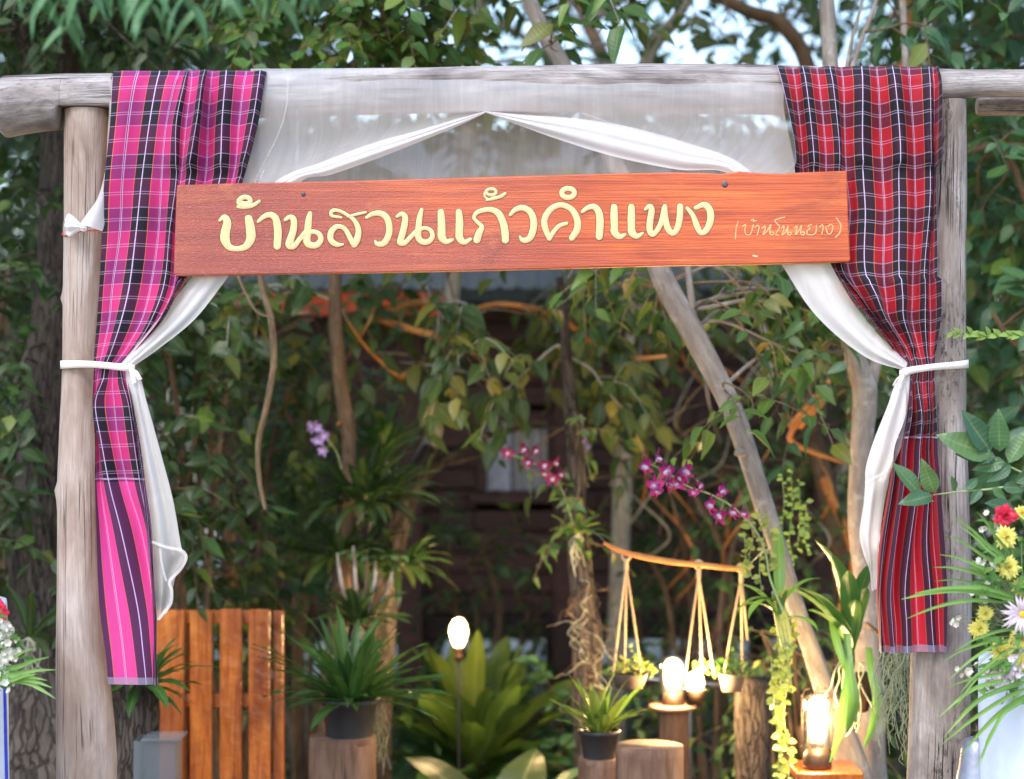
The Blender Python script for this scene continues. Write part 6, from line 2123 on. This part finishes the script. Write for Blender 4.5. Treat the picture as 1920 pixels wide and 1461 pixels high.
def bulb(t, p, r, h, up=1, e=1.5):
    mb = MB()
    lathe(mb, p, [(0.001, h * up), (r * 0.55, h * 0.93 * up), (r * 0.9, h * 0.75 * up), (r, h * 0.5 * up), (r * 0.75, h * 0.2 * up), (r * 0.45, 0)] if up > 0 else [(r * 0.45, 0), (r * 0.75, -h * 0.2), (r, -h * 0.5), (r * 0.9, -h * 0.75), (r * 0.55, -h * 0.93), (0.001, -h)], 20)
    mb.build('bulb', M['bulb_glass'], t)
    mb = MB()
    lathe(mb, np.asarray(p) + np.array([0, 0, h * 0.12]), [(0.001, h * 0.70), (r * 0.4, h * 0.62), (r * 0.62, h * 0.42), (r * 0.5, h * 0.15), (r * 0.2, 0), (0.001, 0)], 16)
    mb.build('filament', M['bulb'], t)
    mb = MB()
    lathe(mb, p, [(r * 0.5, 0.002), (r * 0.52, -h * 0.12 * up), (r * 0.44, -h * 0.14 * up), (r * 0.5, -h * 0.26 * up), (r * 0.4, -h * 0.45 * up), (0.001, -h * 0.46 * up)], 16)
    mb.build('socket', M['metal_dark'], t)
    point('glow', p + np.array([0, -r * 1.6, h * 0.5 * up]), e, t, r)


t = thing('stake_lamp', 'bare glowing bulb on a thin stake in front of the hut', 'lamp', P(860, 1240, 1.85))
p = P(860, 1214, 1.85)
bulb(t, p, 0.029, 0.094, 1, 4.5)
mb = MB()
tube(mb, [(p[0], p[1] + 0.02, -0.05), (p[0], p[1], p[2] - 0.03)], 0.0035, 8, 2)
mb.build('stake', M['pot'], t)

t = thing('table_lamp', 'glowing glass lamp on a round board on the slender stump', 'lamp', P(1262, 1330, 1.25))
c = P(1262, 1330, 1.25)
mb = MB()
lathe(mb, c, [(0.001, 0), (0.066, 0), (0.07, 0.003), (0.07, 0.010), (0.066, 0.013), (0.001, 0.013)], 30)
mb.build('board', M['stump'], t)
mb = MB()
lathe(mb, c + np.array([0, 0, 0.013]), [(0.03, 0), (0.032, 0.004), (0.03, 0.03), (0.022, 0.036), (0.001, 0.036)], 24)
mb.build('base', M['metal_dark'], t)
bulb(t, c + np.array([0, 0, 0.058]), 0.033, 0.092, 1, 10)
mb = MB()
lathe(mb, c + np.array([0, 0, 0.049]), [(0.036, 0), (0.038, 0.03), (0.038, 0.08), (0.03, 0.1), (0.001, 0.108)], 24)
mb.build('glass', M['lamp_glass'], t)

# stick with three rope hangers
HYY = 1.0
st = thing('hanging_stick', 'crooked orange-lit stick carrying rope plant hangers', 'stick', P(1265, 1050, HYY))
mb = MB()
tube(mb, [P(a, b, HYY) for a, b in ((1132, 1018), (1160, 1032), (1205, 1044), (1262, 1054), (1320, 1060), (1380, 1066), (1408, 1064))], [0.0045, 0.007, 0.008, 0.008, 0.0075, 0.007, 0.005], 10, 6, 0.15, 20)
mb.build('stick', M['bark_orange'], st)
for pp in ([(1138, 1020, HYY), (1118, 1000, 1.25), (1092, 985, 1.44)], [(1402, 1062, HYY), (1430, 1035, 0.9), (1458, 1022, 0.80)]):
    mb = MB()
    tube(mb, px3(pp), 0.0009, 5, 3, cap=False)
    mb.build('wire', M['chain'], st)


def hanger(px, ptop, ends, Y, label, pot_px, pot_y0, pot_y1, pr, mat, leafmat, seed, lamp=False):
    t = thing('hanging_planter', label, 'hanging planter', P(pot_px, pot_y1, Y), 'planters hung from the stick')
    top = P(px, ptop, Y)
    mb = MB()
    torus(mb, top + np.array([0, 0, 0.010]), 0.011, 0.0035, 1, 16, 7, 1.0)
    tube(mb, [top, top + np.array([0, 0, -0.028])], 0.0065, 8, 2, 0.1, 40)
    mb.build('loop', M['rope'], t)
    for (ex, ey, dy) in ends:
        mb = MB()
        tube(mb, [top + np.array([0, 0, -0.02]), (top + P(ex, ey, Y + dy)) / 2 + np.array([0, 0, -0.004]), P(ex, ey, Y + dy)], 0.0032, 7, 4, 0.08, 60)
        mb.build('rope', M['rope'], t)
    c = P(pot_px, pot_y1, Y)
    s_ = (Y + CAMD) / F
    h = (pot_y1 - pot_y0) * s_
    r = pr * s_
    mb = MB()
    lathe(mb, c, [(0.001, 0), (r * 0.7, 0), (r * 0.95, h * 0.9), (r * 1.02, h), (r * 0.93, h), (r * 0.9, h * 0.85)], 26)
    mb.build('pot', mat, t)
    mb = MB()
    lathe(mb, c, [(r * 0.9, h * 0.85), (0.001, h * 0.9)], 20)
    mb.build('soil', M['soil'], t)
    rg = random.Random(seed)
    if leafmat is not None:
        n = 90
        pos, dd, nn, ss = [], [], [], []
        for k in range(n):
            a = rg.uniform(0, 6.28)
            rr = r * rg.uniform(0, 1.25)
            pos.append(c + np.array([rr * math.cos(a), rr * math.sin(a), h + rg.uniform(0.0, 0.05) * (1.4 - rr / r) - 0.03 * max(0, rr / r - 0.9)]))
            dd.append([math.cos(a) * rg.uniform(0.2, 1), math.sin(a), rg.uniform(0, 0.9)])
            nn.append([rg.uniform(-.5, .5), -0.5, 0.8])
            ss.append(rg.uniform(0.014, 0.022))
        leaf_objects(t, 'round', leafmat, np.array(pos), np.array(dd, float), np.array(nn, float), np.array(ss))
    return t, c, h, r


hanger(1174, 1050, [(1150, 1262, -0.03), (1171, 1262, 0.02), (1202, 1262, -0.02)], HYY, 'planter of yellow-green succulents at the left of the stick', 1180, 1262, 1290, 36, M['pot_clay'], M['pearl'], 1)
t, c, h, r = hanger(1310, 1066, [(1284, 1268, -0.03), (1317, 1290, 0.01), (1338, 1262, 0.02)], HYY, 'brightly lit rope planter at the middle of the stick', 1303, 1292, 1322, 22, M['metal_dark'], None, 2)
bulb(t, c + np.array([0, 0, h * 0.6]), 0.026, 0.066, 1, 9)
pos = np.array([c + np.array([R.uniform(-0.01, 0.06), R.uniform(0.0, 0.05), h + R.uniform(0.03, 0.07)]) for _ in range(26)])
leaf_objects(t, 'round', M['pearl'], pos, np.array([rnd_dir(R) for _ in range(26)]), np.array([[0, -1, 0.4]] * 26, float), np.full(26, 0.018))
hanger(1390, 1072, [(1358, 1262, -0.02), (1402, 1200, 0.02), (1392, 1262, 0.03)], HYY, 'planter half hidden by leaves at the thick end of the stick', 1372, 1262, 1296, 26, M['pot_clay'], M['fern_dark'], 3)

# gray pipe rail behind the lamps
pr_ = thing('pipe_rail', 'thin gray metal pipe rail behind the lit planters', 'rail', P(1340, 1290, 1.7))
mb = MB()
tube(mb, [P(1150, 1268, 1.7), P(1300, 1280, 1.7), P(1440, 1292, 1.7)], 0.006, 8, 2)
mb.build('bar', M['metal_gray'], pr_)
for px in (1293, 1436):
    mb = MB()
    q = P(px, 1284, 1.7)
    tube(mb, [q, (q[0] - 0.01, q[1], -0.03)], 0.009, 8, 2)
    mb.build('leg', M['metal_gray'], pr_)

# caged lamp
t = thing('caged_lamp', 'glowing lamp in a wire cage on an orange plank by the trunk', 'lamp', P(1532, 1440, 0.7))
c = P(1532, 1440, 0.68)
s_ = (0.68 + CAMD) / F
mb = MB()
lathe(mb, c + np.array([0, 0, 0.001]), [(0.001, 0), (0.036, 0), (0.038, 0.004), (0.036, 0.03), (0.028, 0.05), (0.001, 0.051)], 26)
mb.build('base', M['metal_dark'], t)
bulb(t, c + np.array([0, 0, 0.064]), 0.032, 0.12, 1, 5)
mb = MB()
lathe(mb, c + np.array([0, 0, 0.052]), [(0.034, 0), (0.035, 0.12), (0.030, 0.13)], 24)
mb.build('glass', M['lamp_glass'], t)
for hh in (0.056, 0.10, 0.15, 0.186):
    mb = MB()
    a = np.linspace(0, 2 * np.pi, 20)
    tube(mb, [(c[0] + 0.042 * math.cos(q), c[1] + 0.042 * math.sin(q), c[2] + hh) for q in a], 0.0012, 5, 1, cap=False)
    mb.build('cage_ring', M['metal_dark'], t)
for k in range(6):
    a = k * math.pi / 3 + 0.3
    mb = MB()
    tube(mb, [(c[0] + 0.042 * math.cos(a), c[1] + 0.042 * math.sin(a), c[2] + 0.05), (c[0] + 0.042 * math.cos(a), c[1] + 0.042 * math.sin(a), c[2] + 0.186), (c[0] + 0.02 * math.cos(a), c[1] + 0.02 * math.sin(a), c[2] + 0.205)], 0.0012, 5, 3, cap=False)
    mb.build('cage_wire', M['metal_dark'], t)
pl = thing('plank_stand', 'orange varnished plank on two legs under the caged lamp', 'stand', (c[0], 0.68, 0))
mb = MB()
box(mb, (P(1488, 0, 0.68)[0], 0.62, c[2] - 0.025), (P(1612, 0, 0.68)[0], 0.80, c[2] - 0.001), 0.004)
mb.build('plank', M['slat'], pl, False)
for px in (1496, 1590):
    mb = MB()
    xx = P(px, 0, 0.68)[0]
    box(mb, (xx, 0.68, -0.03), (xx + 0.03, 0.74, c[2] - 0.027), 0.003)
    mb.build('leg', M['slat'], pl, False)
stump(1412, 1288, 1.15, 34, 'tall mossy log standing below the orchid canes', 8, mat='bark_dark')

# ------------------------------------------------------------------ foreground right: leafy branch, flowers, stand
FY = -0.35
br = thing('leafy_branch', 'near branch of smooth oval blue-green leaves in front of the cracked post', 'branch', P(1990, 930, FY))
for path in ([(2020, 930), (1960, 905), (1920, 888), (1868, 862), (1850, 850)], [(2020, 930), (1960, 915), (1900, 912), (1850, 918), (1800, 922), (1750, 928)], [(2020, 930), (1960, 960), (1900, 955), (1860, 975)]):
    mb = MB()
    tube(mb, [P(a, b, FY) for a, b in path], np.linspace(0.0035, 0.0014, len(path)), 7, 5)
    mb.build('stem', M['stem'], br)
lv = [((1858, 856), (1758, 812)), ((1856, 848), (1808, 768)), ((1874, 846), (1872, 768)), ((1892, 868), (1930, 800)), ((1884, 866), (1822, 880)), ((1866, 858), (1790, 848)),
      ((1722, 926), (1677, 864)), ((1752, 924), (1728, 862)), ((1748, 930), (1686, 942)), ((1728, 934), (1752, 940)), ((1790, 920), (1786, 893)), ((1812, 918), (1836, 893)), ((1840, 918), (1818, 946)), ((1860, 916), (1890, 938)),
      ((1880, 914), (1930, 915)), ((1905, 905), (1950, 880)), ((1900, 955), (1850, 940)), ((1890, 956), (1880, 990)), ((1925, 900), (1960, 850)), ((1895, 872), (1850, 905))]
pos, dd, nn, ss = [], [], [], []
for (a, b) in lv:
    p0, p1 = P(*a, FY - 0.005), P(*b, FY + R.uniform(-0.04, 0.02))
    pos.append(p0)
    dd.append(p1 - p0)
    nn.append([R.uniform(-0.4, 0.4), -1, R.uniform(0.2, 0.7)])
    ss.append(np.linalg.norm(p1 - p0))
leaf_objects(br, 'near_oval', M['leaf_blue'], np.array(pos), np.array(dd), np.array(nn), np.array(ss))
# light feathery twig
tw = thing('feathery_twig', 'thin twig of tiny light green leaflets by the upper cracked post', 'twig', P(1990, 635, -0.2))
mb = MB()
fp = [(2000, 640), (1920, 628), (1870, 630), (1830, 628), (1786, 622)]
tube(mb, [P(a, b, -0.2) for a, b in fp], np.linspace(0.0015, 0.0008, 5), 5, 5)
mb.build('stem', M['stem'], tw)
cc = catmull(np.array([P(a, b, -0.2) for a, b in fp]), 12)
pos, dd, nn, ss = [], [], [], []
for k in range(4, len(cc), 2):
    for sgn in (-1, 1):
        pos.append(cc[k])
        dd.append([-0.8 + R.uniform(-0.5, 0.5), R.uniform(-0.9, 0.4), sgn * R.uniform(0.1, 0.7) + 0.15])
        nn.append([0, -0.8, 0.5])
        ss.append(R.choice((0.010, 0.014, 0.02, 0.026)))
leaf_objects(tw, 'oval', M['leaf_lime'], np.array(pos), np.array(dd, float), np.array(nn, float), np.array(ss))


def mum(t, p, r, mat, n=34, center=None, layers=3, rg=R, wid=0.32, name='flower', cup=0.5):
    """many-petalled flower: flower > petals"""
    mb = MB()
    tube(mb, [p + np.array([0, r * 0.5, 0]), p + np.array([0, r * 0.1, 0]), p + np.array([0, -r * 0.2, 0])], [r * 0.15, r * 0.4, r * 0.1], 10, 3)
    f = mb.build(name, center or mat, t)
    k0 = 0
    for L_ in range(layers):
        m_ = int(n / layers)
        for k in range(m_):
            a = 2 * math.pi * (k + 0.5 * L_) / m_ + rg.uniform(-0.12, 0.12)
            tilt = 0.15 + (L_ + 0.2) / layers * 1.05
            dirv = np.array([math.cos(a) * math.cos(tilt), -math.sin(tilt), math.sin(a) * math.cos(tilt)])
            nv = np.array([math.cos(a) * math.sin(tilt), math.cos(tilt) * -1, math.sin(a) * math.sin(tilt)]) * -1
            me = petal2(mat, wid)
            z = r * rg.uniform(0.85, 1.1) * (1 - 0.12 * L_)
            q = bpy.data.objects.new('petal', me)
            COL.objects.link(q)
            q.parent = f
            d = dirv / np.linalg.norm(dirv)
            s3 = np.cross(d, nv)
            s3 /= np.linalg.norm(s3)
            n3 = np.cross(s3, d)
            q.matrix_basis = Matrix(((s3[0] * z, d[0] * z, n3[0] * z, p[0] - world_loc(f)[0]), (s3[1] * z, d[1] * z, n3[1] * z, p[1] - world_loc(f)[1]), (s3[2] * z, d[2] * z, n3[2] * z, p[2] - world_loc(f)[2]), (0, 0, 0, 1)))
    return f


def petal2(mat, wid):
    k = ('p2', mat.name, wid)
    if k not in FM:
        v, f, uv = leaf_template(wid, 4, 0.3, -0.25, 1.0, 0.9)
        FM[k] = MB().add(v, f, uv=uv).mesh('petal', mat)
    return FM[k]


def sprig(t, p, n, r, fl_mat, size=0.006, seed=0, stem_to=None):
    """spray of tiny blossoms"""
    rg = random.Random(seed)
    me_key = ('sp', fl_mat.name, size)
    if me_key not in FM:
        FM[me_key] = flower_mesh(fl_mat, 6, size, 0.9, 0.6).mesh('blossom', fl_mat)
    for k in range(n):
        q = p + np.array([rg.gauss(0, r), rg.gauss(0, r * 0.6), rg.gauss(0, r)])
        o = bpy.data.objects.new('blossom', FM[me_key])
        COL.objects.link(o)
        o.parent = t
        o.location = tuple(q - world_loc(t))
        o.rotation_euler = (rg.uniform(-1, 1), rg.uniform(-3, 3), rg.uniform(-1, 1))
        z = rg.uniform(0.7, 1.4)
        o.scale = (z, z, z)
    mb = MB()
    root = p + np.array([0.05, 0.03, -0.03]) if stem_to is None else stem_to
    for k in range(max(3, n // 3)):
        q = p + np.array([rg.gauss(0, r), rg.gauss(0, r * 0.6), rg.gauss(0, r)])
        tube(mb, [root, (root + q) / 2 + np.array([0, 0, 0.01]), q], 0.0006, 4, 3, cap=False)
    struct(mb.build('fine_stems', M['stem'], t), 'stuff')


def filler(t, box_, n, size, mat, kind, seed, root, nobj=60):
    rg = random.Random(seed)
    pos, dd, nn, ss = [], [], [], []
    mb = MB()
    for k in range(n):
        p = P(rg.uniform(box_[0], box_[1]), rg.uniform(box_[2], box_[3]), rg.uniform(box_[4], box_[5]))
        d = p - root
        d /= np.linalg.norm(d)
        for q in range(4):
            pos.append(p + d * 0.008 * q)
            dd.append(d * 0.6 + rnd_dir(rg) * 0.8)
            nn.append(np.array([0, -0.7, 0.6]) + rnd_dir(rg) * 0.5)
            ss.append(size * rg.uniform(0.6, 1.3))
        tube(mb, [root, (root + p) / 2 + rnd_dir(rg) * 0.01, p + d * 0.02], 0.0009, 4, 3, cap=False)
    struct(mb.build('fine_stems', M['stem'], t), 'stuff')
    leaf_objects(t, kind, mat, np.array(pos), np.array(dd), np.array(nn), np.array(ss))


BY2 = -0.42
fa = thing('flower_arrangement', 'bouquet of yellow, white and red flowers with long grass blades at the cracked post', 'bouquet', P(1925, 1190, BY2 + 0.05))
root = P(1935, 1190, BY2 + 0.08)
rg = random.Random(33)
for (a, b, r) in [(1886, 1008, 21), (1890, 1064, 22), (1836, 1178, 19), (1848, 1150, 15), (1880, 1222, 22), (1914, 1196, 22), (1914, 1100, 17), (1916, 962, 14), (1868, 1205, 9), (1926, 1240, 20)]:
    mum(fa, P(a, b, BY2 + R.uniform(-0.02, 0.03)), r * 4.6 / F, M['petal_yellow'], 64, layers=4, rg=rg, wid=0.42)
mum(fa, P(1916, 1152, BY2 - 0.03), 40 * 4.05 / F, M['petal_pink'], 44, M['petal_yellow'], 2, rg, 0.2)
mum(fa, P(1884, 966, BY2), 25 * 4.1 / F, M['petal_red'], 22, None, 4, rg, 0.9, cup=0.9)
for i, (a, b, n_, r_) in enumerate([(1856, 985, 12, 0.010), (1850, 1062, 12, 0.010), (1842, 1118, 8, 0.01), (1818, 1250, 8, 0.012), (1862, 1100, 10, 0.012), (1795, 1168, 5, 0.006)]):
    sprig(fa, P(a, b, BY2), n_, r_, M['petal_white'], 0.006, i, root)
for i, (a, b) in enumerate([(1868, 1262), (1880, 1275), (1900, 1262), (1862, 1285)]):
    sprig(fa, P(a, b, BY2 - 0.02), 16, 0.010, M['petal_pink'], 0.0055, 20 + i, root)
filler(fa, (1845, 1930, 990, 1300, BY2 - 0.03, BY2 + 0.06), 46, 0.026, M['leaf_bright'], 'oval', 5, root)
blades = [((1900, 1062), (1850, 1020), (1786, 968), 7), ((1895, 1070), (1850, 1030), (1796, 985), 6), ((1890, 1075), (1840, 1040), (1776, 1004), 6), ((1880, 1090), (1830, 1060), (1762, 1040), 6), ((1875, 1100), (1820, 1072), (1750, 1064), 6),
          ((1880, 1110), (1820, 1092), (1752, 1090), 5), ((1900, 1125), (1800, 1106), (1690, 1124), 13), ((1900, 1120), (1830, 1102), (1716, 1112), 8), ((1880, 1130), (1800, 1128), (1700, 1160), 7), ((1890, 1200), (1830, 1210), (1770, 1240), 6), ((1890, 1205), (1840, 1225), (1780, 1275), 6),
          ((1900, 1215), (1850, 1250), (1800, 1300), 5), ((1890, 1235), (1840, 1262), (1790, 1330), 6), ((1925, 1290), (1850, 1330), (1762, 1400), 9), ((1925, 1280), (1840, 1310), (1770, 1382), 8), ((1930, 1300), (1870, 1340), (1800, 1420), 10), ((1925, 1270), (1830, 1290), (1760, 1345), 8),
          ((1920, 1280), (1860, 1300), (1800, 1340), 8), ((1930, 1310), (1880, 1340), (1830, 1440), 8), ((1910, 1300), (1856, 1380), (1838, 1436), 6), ((1930, 1260), (1850, 1268), (1775, 1290), 6), ((1905, 1180), (1850, 1190), (1790, 1222), 6), ((1900, 1050), (1862, 1000), (1832, 960), 5)]
for a, b, c_, w_ in blades:
    ribbon_leaf(fa, [(a[0], a[1], 0.03), ((a[0] + b[0]) / 2, (a[1] + b[1]) / 2 - 3, 0.0), (b[0], b[1], -0.02), ((b[0] + c_[0]) / 2, (b[1] + c_[1]) / 2 - 4, -0.03), (c_[0], c_[1], -0.04)], [w_ * 0.7, w_, w_, w_ * 0.7, 0.8], BY2 - 0.03, M['grass_blade'], 'blade', (R.uniform(-0.4, 0.4), -1, R.uniform(-0.3, 0.5)))


def cloth_stand(x_l, x_r, py_top, Y, label, seed, trim=None, slant=0.0):
    """round stand wrapped in pale pleated cloth down to the ground"""
    t = thing('draped_stand', label, 'stand', (P((x_l + x_r) / 2, 0, Y)[0], Y + 0.2, 0), 'cloth wrapped stands beside the gate')
    cx, r = P((x_l + x_r) / 2, 0, Y)[0], (x_r - x_l) / 2 * (Y + CAMD) / F
    zt_ = P(0, py_top, Y)[2]
    th = np.linspace(0, 2 * np.pi, 97)
    rows = []
    for i, f in enumerate(np.linspace(0, 1, 14)):
        z = zt_ * (1 - f)
        rr = r * (1 + slant * f)
        rows.append([(cx + rr * math.cos(a) * (1 + 0.035 * f * math.sin(14 * a + seed) + 0.01 * math.sin(5 * a + 3 * f)), Y + 0.18 + rr * math.sin(a) * (1 + 0.035 * f * math.sin(14 * a + seed)), max(z, 0.002)) for a in th])
    mb = MB()
    mb.add(np.array(rows).reshape(-1, 3), grid_faces(14, 97)[:, ::-1])
    mb.build('cloth', M['white_cloth'], t)
    mb = MB()
    lathe(mb, (cx, Y + 0.18, zt_), [(r * 1.01, -0.004), (r * 1.0, 0.006), (0.001, 0.008)], 40)
    mb.build('top', M['white_cloth'], t)
    if trim:
        mb = MB()
        tube(mb, [np.array(rw[trim]) + np.array([0.0, -0.002, 0]) for rw in rows], 0.0045, 6, 1)
        mb.build('piping', M['blue_trim'], t)
    return t


cloth_stand(1878, 2190, 1262, -0.42, 'pale blue-white cloth stand under the bouquet at the cracked post', 1.0, slant=0.04)
cloth_stand(-330, -34, 1150, -0.42, 'pale cloth stand with blue piping at the pale post side', 2.0, trim=95, slant=0.10)

# left bouquet
fb = thing('flower_arrangement', 'white and red bouquet with grass blades at the pale post side', 'bouquet', P(-40, 1250, -0.4))
root = P(-50, 1240, -0.36)
mum(fb, P(-6, 1150, -0.42), 26 * 4.1 / F, M['petal_red'], 22, None, 4, rg, 0.9)
for i, (a, b, n_, r_) in enumerate([(12, 1178, 18, 0.012), (8, 1208, 16, 0.012), (14, 1238, 16, 0.014), (18, 1268, 14, 0.010), (0, 1225, 16, 0.014)]):
    sprig(fb, P(a, b, -0.44), n_, r_, M['petal_white'], 0.0065, 40 + i, root)
filler(fb, (-40, 24, 1160, 1290, -0.45, -0.36), 26, 0.022, M['leaf_bright'], 'oval', 6, root)
for a, b, c_, w_ in [((-40, 1262), (30, 1252), (92, 1232), 10), ((-40, 1266), (40, 1262), (105, 1256), 8), ((-40, 1272), (40, 1272), (98, 1290), 10), ((-40, 1270), (30, 1268), (88, 1276), 9), ((-40, 1280), (50, 1280), (104, 1310), 9), ((-40, 1275), (20, 1276), (70, 1264), 8), ((-30, 1240), (25, 1232), (66, 1215), 6)]:
    ribbon_leaf(fb, [(a[0], a[1], 0.03), ((a[0] + b[0]) / 2, (a[1] + b[1]) / 2 - 3, 0.0), (b[0], b[1], -0.02), ((b[0] + c_[0]) / 2, (b[1] + c_[1]) / 2 - 2, -0.03), (c_[0], c_[1], -0.04)], [w_ * 0.7, w_, w_, w_ * 0.7, 0.8], -0.43, M['grass_blade'], 'blade', (0, -1, 0.3))
# dark strap leaf plant beside it
epiphyte('trunk_plant', 'dark strap leaves growing on the thick trunk left of the pale post', 'plant', 55, 1195, 1.0, 12, 0.16, 0.026, 0.1, 1.4, 0.9, M['leaf_dark'], 15)

# metal lantern at the foot of the cracked post
ln = thing('metal_lantern', 'dark metal lantern with a domed cap at the foot of the cracked post', 'lantern', P(1832, 1600, -0.2))
c = P(1832, 1600, -0.2)
s_ = 4.3 / F
mb = MB()
lathe(mb, (c[0], c[1], P(0, 1470, -0.2)[2]), [(42 * s_, 0), (40 * s_, 6 * s_), (34 * s_, 34 * s_), (31 * s_, 60 * s_), (26 * s_, 82 * s_), (14 * s_, 88 * s_), (0.001, 90 * s_)], 30)
mb.build('cap', M['metal_gray'], ln)
mb = MB()
z0 = P(0, 1384, -0.2)[2]
lathe(mb, (c[0], c[1], z0), [(5 * s_, 0), (5 * s_, 10 * s_), (9 * s_, 12 * s_), (9 * s_, 16 * s_), (5 * s_, 18 * s_), (4 * s_, 34 * s_), (8 * s_, 36 * s_), (0.001, 42 * s_)], 16)
mb.build('finial', M['metal_dark'], ln)
mb = MB()
lathe(mb, (c[0], c[1], 0), [(0.05, 0), (0.05, 0.03), (0.02, 0.05), (0.018, P(0, 1600, -0.2)[2]), (0.045, P(0, 1580, -0.2)[2]), (0.001, P(0, 1578, -0.2)[2])], 20)
mb.build('pole', M['metal_dark'], ln)
mb = MB()
lathe(mb, (c[0], c[1], P(0, 1580, -0.2)[2]), [(0.036, 0), (0.036, P(0, 1470, -0.2)[2] - P(0, 1580, -0.2)[2] + 0.002)], 24)
mb.build('glass', M['acrylic'], ln)
